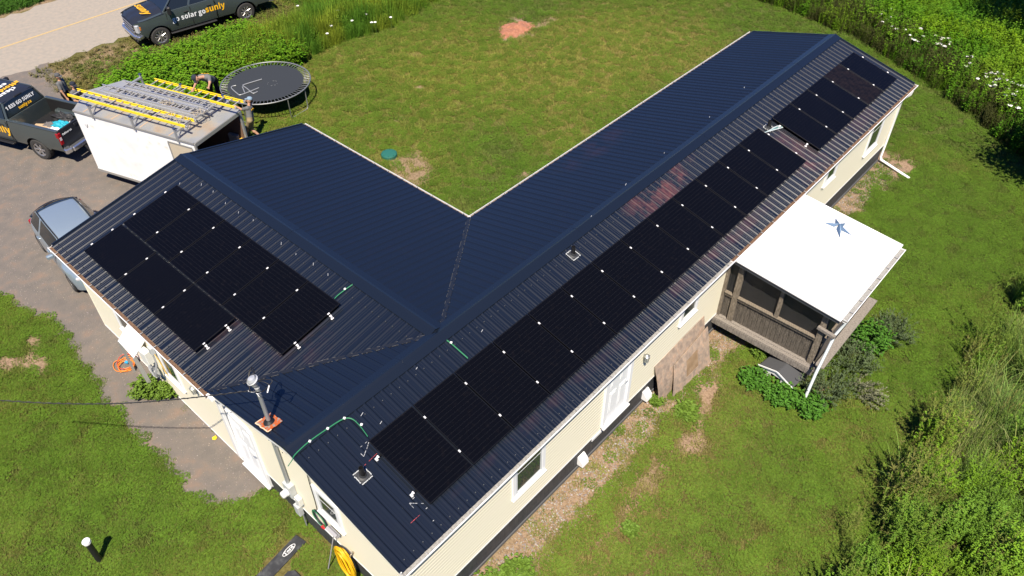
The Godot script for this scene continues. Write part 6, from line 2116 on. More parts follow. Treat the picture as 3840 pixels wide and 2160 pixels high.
func trailer() -> void:
	# corners of the roof found at 2.85 m; local axes x forward, z right
	var f := Vector2(-0.953, 0.305).normalized()
	var RL := Vector2(-15.52, -5.28)
	var t := vehicle_root("cargo_trailer", "white enclosed cargo trailer with a ladder rack and an open back", "trailer", Vector3(RL.x, 0, RL.y), f, 1.0)
	var X := t.transform
	var L := 5.12; var Wd := 2.23; var H := 2.85; var Y0 := 0.52
	# local: left wall at z = 0, right wall at z = Wd; rear at x = 0
	var white := mat("trailer_white", Color(1, 1, 1), 0.42)
	grain(white, noise_tex(0.008, [[0.0, Color(0.70, 0.70, 0.69)], [0.4, Color(0.79, 0.79, 0.785)], [0.75, Color(0.80, 0.80, 0.80)], [0.88, Color(0.76, 0.74, 0.70)], [1.0, Color(0.55, 0.47, 0.38)]], 512, 95, 6), 3.2, false)
	var trim := mat("trailer_trim", Color(0.40, 0.40, 0.39), 0.4, 0.5)
	var nose := Vector3(L + 0.62, 0, Wd / 2)
	var wl := MB.new()
	wl.box(Vector3(L / 2, (Y0 + H) / 2, 0.02), Vector3(L, H - Y0, 0.04))
	obj("side_wall", wl, white, t)
	var wr := MB.new()
	wr.box(Vector3(L / 2, (Y0 + H) / 2, Wd - 0.02), Vector3(L, H - Y0, 0.04))
	obj("side_wall", wr, white, t)
	for s in 2:
		var wn := MB.new()
		var c := Vector3(L, 0, 0.02 if s == 0 else Wd - 0.02)
		wn.bar(c + Vector3(0, (Y0 + H) / 2, 0), nose + Vector3(0, (Y0 + H) / 2, 0), 0.04, H - Y0)
		obj("nose_wall", wn, white, t)
	var roofm := mat("trailer_roof", Color(1, 1, 1), 0.38, 0.25)
	grain(roofm, noise_tex(0.006, [[0.0, Color(0.26, 0.275, 0.295)], [0.4, Color(0.31, 0.32, 0.325)], [0.6, Color(0.35, 0.335, 0.305)], [0.8, Color(0.38, 0.32, 0.25)], [1.0, Color(0.36, 0.27, 0.19)]], 512, 96, 6), 4.0, false)
	var rf := MB.new()
	rf.prism(PackedVector2Array([Vector2(-0.02, -0.01), Vector2(L, -0.01), Vector2(nose.x + 0.01, Wd / 2), Vector2(L, Wd + 0.01), Vector2(-0.02, Wd + 0.01)]), 0.03, Transform3D(Basis(Vector3(1, 0, 0), Vector3(0, 0, 1), Vector3(0, -1, 0)), Vector3(0, H + 0.015, 0)))
	obj("roof", rf, roofm, t)
	var seams := MB.new()
	for k in 4: seams.box(Vector3(1.05 + k * 1.22, H + 0.017, Wd / 2), Vector3(0.05, 0.006, Wd - 0.1))
	obj("roof_seam", seams, mat("seam_rust", Color(0.40, 0.29, 0.20), 0.7), t)
	for s in [0.0, Wd]:
		var tr := MB.new()
		tr.bar(Vector3(0, H, s), Vector3(L, H, s), 0.06, 0.07)
		obj("roof_trim", tr, trim, t)
	var lt := MB.new()
	for s in [0.0, Wd]: lt.bar(Vector3(0, Y0, s), Vector3(L, Y0, s), 0.06, 0.09)
	lt.bar(Vector3(L, Y0, 0), nose + Vector3(0, Y0, 0), 0.06, 0.09)
	lt.bar(Vector3(L, Y0, Wd), nose + Vector3(0, Y0, 0), 0.06, 0.09)
	obj("lower_trim", lt, trim, t)
	var fr := MB.new()
	for s in [0.03, Wd - 0.03]: fr.box(Vector3(0.0, (Y0 + H) / 2, s), Vector3(0.07, H - Y0, 0.07), Basis.IDENTITY, 0.01)
	fr.box(Vector3(0.0, H - 0.06, Wd / 2), Vector3(0.07, 0.12, Wd - 0.1))
	obj("door_frame", fr, trim, t)
	var fl := MB.new()
	fl.box(Vector3(L / 2, Y0 + 0.03, Wd / 2), Vector3(L, 0.06, Wd - 0.06))
	obj("floor", fl, mat("floor_ply", Color(0.18, 0.13, 0.08), 0.9), t)
	var lin := MB.new()
	lin.box(Vector3(L / 2, (Y0 + H) / 2, 0.06), Vector3(L - 0.1, H - Y0 - 0.1, 0.02)); lin.box(Vector3(L / 2, (Y0 + H) / 2, Wd - 0.06), Vector3(L - 0.1, H - Y0 - 0.1, 0.02))
	obj("lining", lin, mat("lining_ply", Color(0.15, 0.085, 0.05), 0.9), t)
	# rear door swung open on the far side
	var dr := MB.new()
	dr.bar(Vector3(0.03, (Y0 + H) / 2, Wd + 0.05), Vector3(1.05, (Y0 + H) / 2, Wd + 0.07), 0.05, H - Y0 - 0.12)
	obj("open_door", dr, white, t)
	var ply := MB.new()
	ply.box(Vector3(0.62, 1.95, -0.006), Vector3(0.95, 1.40, 0.012))
	obj("plywood_patch", ply, mat("patch_ply", Color(0.46, 0.40, 0.30), 0.8), t)
	var pf := MB.new()
	for q in [[0.62, 2.67, 1.0, 0.05], [0.62, 1.24, 1.0, 0.05]]: pf.box(Vector3(q[0], q[1], -0.012), Vector3(q[2], q[3], 0.024))
	for q in [0.13, 1.11]: pf.box(Vector3(q, 1.95, -0.0125), Vector3(0.05, 1.38, 0.024))
	obj("patch_frame", pf, trim, t)
	var lamp := MB.new()
	lamp.lathe([Vector2(0.09, 0), Vector2(0.085, 0.03), Vector2(0, 0.04)], 16, Transform3D(Basis(Vector3.RIGHT, -PI / 2).scaled(Vector3(0.8, 1.5, 1)), Vector3(4.75, 2.45, 0)))
	obj("side_vent", lamp, mat("vent_white", Color(0.74, 0.75, 0.76), 0.5), t)
	for xx in [1.75, 2.62]:
		for s in [0.0, Wd]: wheel_unit(t, Vector3(xx, 0.33, 0.02 if s == 0.0 else Wd - 0.02), -1.0 if s == 0.0 else 1.0, 0.33, 0.20, mat("rim_white", Color(0.5, 0.5, 0.5), 0.5), 6)
	for s in [0.0, Wd]:
		var fe := MB.new()
		var zz := -0.10 if s == 0.0 else Wd + 0.10
		for k in 12:
			var a0 := PI * k / 12.0; var a1 := PI * (k + 1) / 12.0
			fe.quad(Vector3(2.18 + cos(a0) * 0.90, 0.42 + sin(a0) * 0.42, s), Vector3(2.18 + cos(a1) * 0.90, 0.42 + sin(a1) * 0.42, s), Vector3(2.18 + cos(a1) * 0.90, 0.42 + sin(a1) * 0.42, zz), Vector3(2.18 + cos(a0) * 0.90, 0.42 + sin(a0) * 0.42, zz))
		obj("mudguard", fe, white, t)
	var tongue := MB.new()
	for s in [0.2, Wd - 0.2]: tongue.bar(Vector3(L - 0.2, Y0 - 0.06, s), Vector3(L + 1.75, Y0 - 0.02, Wd / 2 - 0.10), 0.06, 0.09)
	tongue.box(Vector3(L + 1.8, Y0, Wd / 2 - 0.1), Vector3(0.25, 0.12, 0.12), Basis.IDENTITY, 0.02)
	tongue.tube([Vector3(L + 1.2, 0.0, Wd / 2), Vector3(L + 1.2, 0.85, Wd / 2)], 0.03, 8)
	obj("tongue", tongue, mat("trim_black", Color.WHITE), t)
	# ladder rack: three bars on braced posts each side
	for xx in [4.20, 2.40, 0.60]:
		for s in [0.0, 1.0]:
			var zz: float = 0.0 if s == 0.0 else Wd
			var o: float = -0.06 if s == 0.0 else 0.06
			var pp := MB.new()
			pp.bar(Vector3(xx, H - 0.06, zz + o * 0.7), Vector3(xx, H + 0.42, zz + o * 0.7), 0.05, 0.06, Vector3.RIGHT)
			pp.bar(Vector3(xx, H + 0.02, zz + o * 0.7), Vector3(xx, H + 0.30, zz - o * 5.0), 0.03, 0.02, Vector3.RIGHT)
			obj("rack_post", pp, mat("rack_zinc", Color(0.38, 0.39, 0.40), 0.4, 0.5), t)
			var cap := MB.new()
			cap.box(Vector3(xx, H + 0.43, zz + o * 0.7), Vector3(0.09, 0.04, 0.08), Basis.IDENTITY, 0.01)
			obj("post_cap", cap, mat("cap_navy", Color(0.02, 0.035, 0.10), 0.5), t)
		var bar := MB.new()
		bar.bar(Vector3(xx, H + 0.30, -0.02), Vector3(xx, H + 0.30, Wd + 0.02), 0.08, 0.05)
		obj("rack_bar", bar, mat("rack_zinc", Color.WHITE), t)
	# ladders lie on the bars
	var yel := mat("fibreglass_yellow", Color(0.74, 0.56, 0.02), 0.45)
	var alu := mat("ladder_aluminium", Color(0.52, 0.53, 0.54), 0.3, 0.6)
	var rung := mat("rung_aluminium", Color(0.45, 0.44, 0.42), 0.4, 0.4)
	var W3 := func(x: float, z: float) -> Vector3: return X * Vector3(x, H + 0.328, z)
	var side := (X.basis * Vector3(0, 0, 1)).normalized()
	ladder("yellow fibreglass extension ladder on the rack's near edge with looped ropes", W3.call(5.45, 0.26), W3.call(0.42, 0.26), side, 0.42, yel, rung, 0.085, false)
	ladder("bare aluminium ladder lying next to the near yellow ladder", W3.call(4.9, 0.86), W3.call(0.55, 0.86), side, 0.40, alu, rung, 0.075, true)
	ladder("bare aluminium ladder in the middle of the trailer rack", W3.call(4.35, 1.36), W3.call(0.50, 1.36), side, 0.38, alu, rung, 0.075, true)
	ladder("yellow fibreglass ladder on the far edge of the rack, sticking out behind", W3.call(3.55, 1.84), W3.call(-0.25, 1.84), side, 0.44, yel, rung, 0.085, false)
	var ropes := thing("ladder_rope", "pale rope tied in loops round the ends of the ladders", "rope")
	for q in [[0.75, 0.45], [0.55, 1.0], [1.3, 0.5], [1.9, 1.1]]:
		var mb := MB.new()
		var c: Vector3 = W3.call(q[0], q[1]) + Vector3(0, 0.14, 0)
		var pts := []
		for i in 18: pts.append(c + Vector3(sin(i * 1.1) * 0.16, 0.035 * sin(i * 2.3), cos(i * 0.8) * 0.18))
		mb.tube(smooth_path(pts, 3), 0.008, 5)
		obj("rope_loop", mb, mat("rope_tan", Color(0.42, 0.36, 0.27), 0.95), ropes)
	# gear inside the open back
	var gear := [["tool_crate", "brown plywood crate inside the trailer", Vector3(0.55, Y0 + 0.42, 0.75), Vector3(0.6, 0.7, 0.7), Color(0.24, 0.15, 0.08)], ["tool_crate", "black plastic tool case inside the trailer", Vector3(0.40, Y0 + 0.20, 1.45), Vector3(0.5, 0.3, 0.5), Color(0.012, 0.012, 0.014)], ["work_vest", "yellow cloth hanging by the trailer's open door", Vector3(0.12, 1.45, Wd - 0.16), Vector3(0.10, 0.8, 0.16), Color(0.60, 0.38, 0.03)], ["dust_sheet", "grey cloth hanging inside the trailer wall", Vector3(0.42, 1.45, Wd - 0.14), Vector3(0.4, 1.0, 0.10), Color(0.20, 0.20, 0.20)]]
	for q in gear:
		var mb := MB.new()
		var nz := FastNoiseLite.new(); nz.seed = 7; nz.frequency = 3.0
		mb.box(Vector3.ZERO, q[3], Basis.IDENTITY, 0.03)
		if q[0] != "tool_crate":
			for i in mb.v.size(): mb.v[i] += Vector3(nz.get_noise_3dv(mb.v[i] * 3.0), 0, nz.get_noise_3dv(mb.v[i] * 3.0 + Vector3(9, 0, 0))) * 0.06
		var o := obj(q[0], mb, mat("gear_%s" % q[1].left(9), q[4], 0.8))
		o.transform = X * Transform3D(Basis.IDENTITY, q[2])
		tag(o, q[1], String(q[0]).replace("_", " "))
# ---------------------------------------------------------------- people
# Tapered capsules joined by a smooth minimum on a grid and meshed as surface nets. bones: [a, b, ra, rb, colour]
func blend_bones(mb: MB, bones: Array, cell: float, k: float) -> void:
	var lo := Vector3(1e9, 1e9, 1e9); var hi := -lo
	for b in bones:
		for q in [[b[0], b[2]], [b[1], b[3]]]:
			lo = lo.min(q[0] - Vector3.ONE * q[1]); hi = hi.max(q[0] + Vector3.ONE * q[1])
	lo -= Vector3.ONE * (cell * 3 + k); hi += Vector3.ONE * (cell * 3 + k)
	var nx := int((hi.x - lo.x) / cell) + 2; var ny := int((hi.y - lo.y) / cell) + 2; var nz := int((hi.z - lo.z) / cell) + 2
	var d := PackedFloat32Array(); d.resize(nx * ny * nz); d.fill(1.0)
	var id := PackedInt32Array(); id.resize(nx * ny * nz); id.fill(0)
	var near := PackedFloat32Array(); near.resize(nx * ny * nz); near.fill(9.0)
	for bi in bones.size():
		var b = bones[bi]
		var a: Vector3 = b[0]; var e: Vector3 = b[1]; var ra: float = b[2]; var rb: float = b[3]
		var m := maxf(ra, rb) + k + cell * 2.0
		var l2 := ((a.min(e) - Vector3.ONE * m - lo) / cell).floor(); var h2 := ((a.max(e) + Vector3.ONE * m - lo) / cell).ceil()
		var ab := e - a; var den := maxf(ab.length_squared(), 1e-9)
		for x in range(maxi(0, int(l2.x)), mini(nx, int(h2.x) + 1)):
			for y in range(maxi(0, int(l2.y)), mini(ny, int(h2.y) + 1)):
				var row := (x * ny + y) * nz
				for z in range(maxi(0, int(l2.z)), mini(nz, int(h2.z) + 1)):
					var p := lo + Vector3(x, y, z) * cell
					var t := clampf((p - a).dot(ab) / den, 0.0, 1.0)
					var v := p.distance_to(a + ab * t) - lerpf(ra, rb, t)
					var i := row + z
					if v < near[i]: near[i] = v; id[i] = bi
					var w := d[i]
					var h := clampf(0.5 + 0.5 * (w - v) / k, 0.0, 1.0)
					d[i] = lerpf(w, v, h) - k * h * (1.0 - h)
	var vid := {}
	var vp := PackedVector3Array(); var vc := PackedColorArray(); var vn := PackedVector3Array()
	var off := [0, 1, nz, nz + 1, ny * nz, ny * nz + 1, ny * nz + nz, ny * nz + nz + 1]
	for x in nx - 1:
		for y in ny - 1:
			for z in nz - 1:
				var i := (x * ny + y) * nz + z
				if d[i] > cell * 2.5: continue
				var neg := 0
				for o in off:
					if d[i + o] < 0.0: neg += 1
				if neg == 0 or neg == 8: continue
				var s := Vector3.ZERO; var c := 0
				for q in [[0, 1], [2, 3], [4, 5], [6, 7], [0, 2], [1, 3], [4, 6], [5, 7], [0, 4], [1, 5], [2, 6], [3, 7]]:
					var u := d[i + off[q[0]]]; var v := d[i + off[q[1]]]
					if (u < 0.0) != (v < 0.0):
						var t := u / (u - v)
						var A := Vector3((q[0] >> 2) & 1, (q[0] >> 1) & 1, q[0] & 1); var B := Vector3((q[1] >> 2) & 1, (q[1] >> 1) & 1, q[1] & 1)
						s += A.lerp(B, t); c += 1
				vid[i] = vp.size()
				vp.append(lo + (Vector3(x, y, z) + s / c) * cell)
				vn.append(Vector3(d[i + off[4]] + d[i + off[5]] + d[i + off[6]] + d[i + off[7]] - d[i] - d[i + 1] - d[i + off[2]] - d[i + off[3]], d[i + off[2]] + d[i + off[3]] + d[i + off[6]] + d[i + off[7]] - d[i] - d[i + 1] - d[i + off[4]] - d[i + off[5]], d[i + 1] + d[i + off[3]] + d[i + off[5]] + d[i + off[7]] - d[i] - d[i + off[2]] - d[i + off[4]] - d[i + off[6]]).normalized())
				vc.append(bones[id[i]][4])
	var st := [ny * nz, nz, 1]
	for i in vid:
		for ax in 3:
			var j: int = i + st[ax]
			if (d[i] < 0.0) == (d[j] < 0.0): continue
			var u: int = st[(ax + 1) % 3]; var w: int = st[(ax + 2) % 3]
			if not (vid.has(i - u) and vid.has(i - w) and vid.has(i - u - w)): continue
			var q := [vid[i - u - w], vid[i - w], vid[i], vid[i - u]]
			if d[i] > 0.0: q.reverse()
			for tr in [[0, 1, 2], [0, 2, 3]]:
				for n in [tr[0], tr[2], tr[1]]:
					mb.col = vc[q[n]]
					mb.vert(vp[q[n]], vn[q[n]])

func bend(a: Vector3, b: Vector3, l1: float, l2: float, pole: Vector3) -> Vector3:
	var ab := b - a
	var L := minf(ab.length(), (l1 + l2) * 0.995)
	var x := (l1 * l1 - l2 * l2 + L * L) / (2.0 * L)
	var h := sqrt(maxf(0.0, l1 * l1 - x * x))
	var d := ab.normalized()
	var p := (pole - d * pole.dot(d)).normalized()
	return a + d * x + p * h

func person(label: String, at: Vector3, fwd: Vector3, J: Dictionary, shirt: Color, legs: Color, shorts: bool, cap: Color, tex: String) -> void:
	var t := thing("person", label, "person", at, 0.0, "installers at work")
	var f := fwd.normalized()
	var left := Vector3.UP.cross(f).normalized()
	var skin := Color(0.42, 0.24, 0.16)
	var shoe := Color(0.02, 0.018, 0.016)
	var hip: Vector3 = J.hip - at; var neck: Vector3 = J.neck - at; var head: Vector3 = J.head - at
	var spine := (neck - hip).normalized()
	var front := (f - spine * f.dot(spine)).normalized()
	if front.length() < 0.3: front = f
	var lf := spine.cross(front).normalized()
	var B := []
	var mid := hip.lerp(neck, 0.45)
	for s in [-1.0, 1.0]:
		B.append([hip + lf * 0.075 * s, hip.lerp(neck, 0.3) + lf * 0.075 * s, 0.115, 0.105, legs if s < 0 else legs])
		B.append([hip.lerp(neck, 0.22) + lf * 0.075 * s, hip.lerp(neck, 0.78) + lf * 0.085 * s, 0.108, 0.118, shirt])
	B.append([hip.lerp(neck, 0.86) - lf * 0.15, hip.lerp(neck, 0.86) + lf * 0.15, 0.075, 0.075, shirt])
	B.append([neck - spine * 0.05, head - (head - neck).normalized() * 0.04, 0.055, 0.052, skin])
	var hands := []
	for s in [1.0, -1.0]:
		var foot: Vector3 = (J.foot_l if s > 0 else J.foot_r) - at
		var hj = hip + lf * 0.095 * s - spine * 0.02
		var ank := foot + Vector3(0, 0.08, 0)
		var knee := bend(hj, ank, 0.43, 0.42, f + left * 0.12 * s)
		if shorts:
			var hem = hj.lerp(knee, 0.92)
			B.append([hj, hem, 0.098, 0.088, legs])
			B.append([hem, knee, 0.062, 0.056, skin])
			B.append([knee, knee.lerp(ank, 0.35), 0.056, 0.058, skin]); B.append([knee.lerp(ank, 0.35), ank, 0.058, 0.038, skin])
		else:
			B.append([hj, knee, 0.098, 0.068, legs]); B.append([knee, ank, 0.068, 0.056, legs])
		B.append([ank - f * 0.05 + Vector3(0, -0.03, 0), ank + f * 0.15 + Vector3(0, -0.045, 0), 0.045, 0.036, shoe])
		var sh = hip.lerp(neck, 0.88) + lf * 0.185 * s
		var hand: Vector3 = (J.hand_l if s > 0 else J.hand_r) - at
		var elb := bend(sh, hand, 0.29, 0.27, -f * 0.6 + left * 0.5 * s - Vector3.UP * 0.4)
		B.append([sh, sh.lerp(elb, 0.68), 0.066, 0.060, shirt])
		B.append([sh.lerp(elb, 0.6), elb, 0.045, 0.040, skin]); B.append([elb, hand, 0.042, 0.028, skin])
		hands.append([elb, hand, s])
	var mb := MB.new()
	mb.colored = true
	blend_bones(mb, B, 0.02, 0.035)
	# head with face
	var up := (head - neck).normalized().lerp(Vector3.UP, 0.35).normalized()
	var ff: Vector3 = J.get("look", f)
	ff = (ff - up * ff.dot(up)).normalized()
	var hl := up.cross(ff).normalized()
	var H := []
	H.append([head + ff * 0.005, head + up * 0.055 - ff * 0.012, 0.082, 0.088, skin])
	H.append([head - up * 0.055 + ff * 0.035, head - up * 0.02 + ff * 0.03, 0.050, 0.060, skin])
	H.append([head + ff * 0.086 + up * 0.015, head + ff * 0.104 - up * 0.018, 0.010, 0.015, skin])
	for s in [-1.0, 1.0]:
		H.append([head + hl * 0.088 * s + up * 0.018, head + hl * 0.090 * s - up * 0.016, 0.014, 0.011, skin])
		H.append([head + hl * 0.032 * s + ff * 0.080 + up * 0.020, head + hl * 0.034 * s + ff * 0.080 + up * 0.020, 0.011, 0.011, Color(0.05, 0.035, 0.03)])
	H.append([head + ff * 0.084 - up * 0.050 - hl * 0.018, head + ff * 0.084 - up * 0.050 + hl * 0.018, 0.008, 0.008, Color(0.32, 0.12, 0.09)])
	H.append([head - ff * 0.05 - up * 0.01, head - ff * 0.055 + up * 0.03, 0.062, 0.066, Color(0.03, 0.022, 0.016)])
	blend_bones(mb, H, 0.011, 0.014)
	# hands: palm, four fingers of unequal length curling, thumb from the side of the palm
	for hd in hands:
		var e: Vector3 = hd[0]; var w: Vector3 = hd[1]; var s: float = hd[2]
		var d := (w - e).normalized()
		var sd := (left * -s).cross(d).normalized() if J.get("flat", false) else f
		sd = (sd - d * sd.dot(d)).normalized()
		var pn := d.cross(sd).normalized() * s
		var F := []
		F.append([w - d * 0.01, w + d * 0.085, 0.026, 0.022, skin])
		F.append([w + d * 0.03 - sd * 0.020, w + d * 0.085 - sd * 0.026, 0.016, 0.014, skin]); F.append([w + d * 0.03 + sd * 0.018, w + d * 0.085 + sd * 0.026, 0.016, 0.014, skin])
		for k in 4:
			var o := sd * (0.030 - 0.020 * k)
			var ln: float = [0.070, 0.080, 0.074, 0.058][k]
			var b0: Vector3 = w + d * 0.082 + o
			var b1: Vector3 = b0 + (d * 0.92 - pn * 0.35).normalized() * ln * 0.45
			var b2: Vector3 = b1 + (d * 0.6 - pn * 0.8).normalized() * ln * 0.33
			var b3: Vector3 = b2 + (d * 0.2 - pn).normalized() * ln * 0.25
			F.append([b0, b1, 0.0095, 0.009, skin]); F.append([b1, b2, 0.009, 0.0085, skin]); F.append([b2, b3, 0.0085, 0.0075, skin])
		var t0 := w + d * 0.025 + sd * 0.028
		var t1 := t0 + (d * 0.6 + sd * 0.7 - pn * 0.3).normalized() * 0.042
		F.append([t0, t1, 0.013, 0.011, skin]); F.append([t1, t1 + (d * 0.9 - pn * 0.4).normalized() * 0.032, 0.011, 0.009, skin])
		blend_bones(mb, F, 0.006, 0.008)
	obj("body", mb, vmat("person_skin_cloth", 0.85), t)
	# cap: crown and brim
	var cm := MB.new()
	var cx := Transform3D(Basis(hl, up, ff), head + up * 0.055 - ff * 0.008)
	cm.lathe([Vector2(0.103, 0.0), Vector2(0.104, 0.03), Vector2(0.092, 0.068), Vector2(0.055, 0.094), Vector2(0, 0.103)], 20, cx)
	var g := []
	for i in 11:
		var a := -0.95 + 1.9 * i / 10.0
		g.append([cx * Vector3(sin(a) * 0.100, 0.008, cos(a) * 0.100), cx * Vector3(sin(a) * 0.105, 0.002, cos(a) * 0.125 + 0.03), cx * Vector3(sin(a) * 0.095, -0.012, cos(a) * 0.10 + 0.085)])
	skin_grid(cm, g, true)
	skin_grid(cm, g.map(func(c): return c.map(func(p): return p - up * 0.005)), false)
	obj("cap", cm, mat("cap_%s" % cap.to_html(), cap, 0.9), t)
	if tex:
		var bk := hip.lerp(neck, 0.74) - front * 0.128
		lettering(tex, 0.10, mat("letter_yellow", Color.WHITE), t, Transform3D(Basis(-lf, spine, -front), bk), true, "Droid Sans", 0.012)

func build_people() -> void:
	var shirt := Color(0.13, 0.135, 0.14)
	var dark := Color(0.012, 0.012, 0.015)
	var f1 := Vector3(0.74, 0, -0.67)
	var l1 := Vector3.UP.cross(f1)
	var p := Vector3(-25.72, 0, -5.16)
	person("person in a grey T-shirt and grey cap standing behind the pickup, arms down", p, f1, {"hip": p + Vector3(0, 0.95, 0), "neck": p + Vector3(-0.03, 1.50, -0.02), "head": p + Vector3(-0.01, 1.66, -0.02), "look": Vector3(0.85, 0.0, -0.5), "foot_l": p + l1 * 0.13, "foot_r": p - l1 * 0.13 + f1 * 0.08, "hand_l": p + l1 * 0.26 + f1 * 0.10 + Vector3(0, 0.86, 0), "hand_r": p - l1 * 0.24 + f1 * 0.14 + Vector3(0, 0.90, 0)}, shirt, dark, false, Color(0.07, 0.072, 0.076), "")
	p = Vector3(-24.72, 0, -5.22)
	person("person in a dark cap standing between the pickup and the trailer nose", p, Vector3(0.8, 0, -0.6), {"hip": p + Vector3(0, 0.94, 0), "neck": p + Vector3(0.02, 1.47, -0.02), "head": p + Vector3(0.05, 1.63, -0.04), "look": Vector3(0.95, 0.0, -0.2), "foot_l": p + l1 * 0.12 + f1 * 0.1, "foot_r": p - l1 * 0.12, "hand_l": p + l1 * 0.28 + f1 * 0.20 + Vector3(0, 0.90, 0), "hand_r": p - l1 * 0.22 + f1 * 0.30 + Vector3(0, 1.02, 0)}, shirt, dark, false, Color(0.012, 0.015, 0.028), "")
	# bending over the ladders from a step ladder behind the trailer
	var hipw := Vector3(-18.22, 3.14, -7.72)
	var ft := Vector3(-18.32, 2.28, -7.86)
	var sl := thing("step_ladder", "aluminium step ladder standing behind the trailer under the bending person", "step ladder", Vector3(ft.x, 0, ft.z))
	var alu := mat("ladder_aluminium", Color.WHITE)
	for s in [-1.0, 1.0]:
		for e in [-1.0, 1.0]:
			var lg := MB.new()
			lg.bar(Vector3(0.26 * s, 2.25, 0.12 * e), Vector3(0.34 * s, 0.0, 0.55 * e), 0.04, 0.06, Vector3.RIGHT)
			obj("leg", lg, alu, sl)
	for k in 8:
		var st := MB.new()
		st.box(Vector3(0, 0.28 * (k + 1), lerpf(-0.55, -0.12, (k + 1) / 8.0)), Vector3(0.58, 0.03, 0.08))
		obj("step", st, alu, sl)
	var tp := MB.new()
	tp.box(Vector3(0, 2.265, 0), Vector3(0.60, 0.03, 0.32), Basis.IDENTITY, 0.006)
	obj("platform", tp, alu, sl)
	person("person in a grey T-shirt bending over the ladders on the trailer", ft, Vector3(0.62, 0, 0.78), {"hip": hipw, "neck": Vector3(-17.88, 3.55, -7.28), "head": Vector3(-17.93, 3.56, -7.06), "look": Vector3(0.45, -0.75, 0.55), "foot_l": ft + Vector3(0.10, 0, -0.06), "foot_r": ft + Vector3(-0.12, 0, 0.08), "hand_l": Vector3(-17.33, 3.42, -7.12), "hand_r": Vector3(-17.66, 3.40, -6.74)}, shirt, dark, false, Color(0.016, 0.022, 0.034), "sunly")
	# walking up to the ladder ends
	p = Vector3(-18.87, 0, -9.0)
	person("person in khaki shorts and a pale blue cap walking beside the trailer's back", p, Vector3(-0.74, 0, 0.67), {"hip": p + Vector3(0.22, 0.86, 0.06), "neck": p + Vector3(0.10, 1.36, -0.08), "head": p + Vector3(0.10, 1.53, -0.16), "foot_l": Vector3(-19.06, 0, -8.86), "foot_r": Vector3(-18.62, 0.0, -9.14), "hand_l": p + Vector3(-0.28, 1.30, 0.22), "hand_r": p + Vector3(-0.20, 1.42, -0.10)}, shirt, Color(0.26, 0.20, 0.12), true, Color(0.20, 0.28, 0.36), "sunly")
# ---------------------------------------------------------------- plants
func blade(mb: MB, base: Vector3, dir: Vector3, ln: float, wd: float, droop: float, segs: int) -> void:
	var side := dir.cross(Vector3.UP)
	if side.length() < 0.05: side = Vector3(R(-1, 1), 0, R(-1, 1))
	side = side.normalized() * wd
	var p := base
	var d := dir.normalized()
	for i in segs:
		var q := p + d * (ln / segs)
		d = (d + Vector3(0, -droop / segs, 0)).normalized()
		var w0 := 1.0 - 0.75 * float(i) / segs; var w1 := 1.0 - 0.75 * float(i + 1) / segs
		if i == segs - 1: mb.tri(p - side * w0, p + side * w0, q)
		else: mb.quad(p - side * w0, p + side * w0, q + side * w1, q - side * w1)
		p = q
func leaf(mb: MB, base: Vector3, dir: Vector3, ln: float, wd: float) -> void:
	var d := dir.normalized()
	var side := d.cross(Vector3.UP)
	if side.length() < 0.05: side = Vector3.RIGHT
	side = side.normalized() * wd
	var mid := base + d * ln * 0.45 + Vector3(0, 0.10 * ln, 0)
	var tip := base + d * ln - Vector3(0, 0.12 * ln, 0)
	mb.tri(base, mid + side, tip); mb.tri(base, tip, mid - side)
func tint(mb: MB, s := 0.25) -> void:
	var k := 1.0 + R(-s, s)
	mb.col = Color(k * (1.0 + R(-0.10, 0.14)), k, k * (1.0 + R(-0.2, 0.2)))
func turf_mesh(n: int, rad: float, l0: float, l1: float, wd: float) -> MB:
	var mb := MB.new(); mb.colored = true
	for i in n:
		var a := R(0, TAU); var r := rad * sqrt(rng.randf())
		tint(mb, 0.35)
		var az := R(0, TAU); var el := R(0.35, 1.35)
		blade(mb, Vector3(cos(a) * r, 0, sin(a) * r), Vector3(cos(az) * cos(el), sin(el), sin(az) * cos(el)), R(l0, l1), wd * R(0.7, 1.3), 0.3, 1)
	return mb
func clover_mesh(n: int, rad: float) -> MB:
	var mb := MB.new(); mb.colored = true
	for i in n:
		var a := R(0, TAU); var r := rad * sqrt(rng.randf())
		tint(mb, 0.3)
		var c := Vector3(cos(a) * r, R(0.02, 0.05), sin(a) * r)
		for k in 3:
			var b := a + TAU * k / 3.0
			leaf(mb, c, Vector3(cos(b), 0.25, sin(b)), R(0.018, 0.032), 0.010)
	return mb
func reed_mesh(n: int, h: float, rad: float, wd: float, droop := 0.5) -> MB:
	var mb := MB.new(); mb.colored = true
	for i in n:
		var a := R(0, TAU); var r := rad * sqrt(rng.randf())
		tint(mb, 0.32)
		blade(mb, Vector3(cos(a) * r, 0, sin(a) * r), Vector3(R(-0.28, 0.28), 1, R(-0.28, 0.28)), h * R(0.6, 1.1), wd * R(0.7, 1.3), droop * R(0.3, 1.5), 4)
	return mb
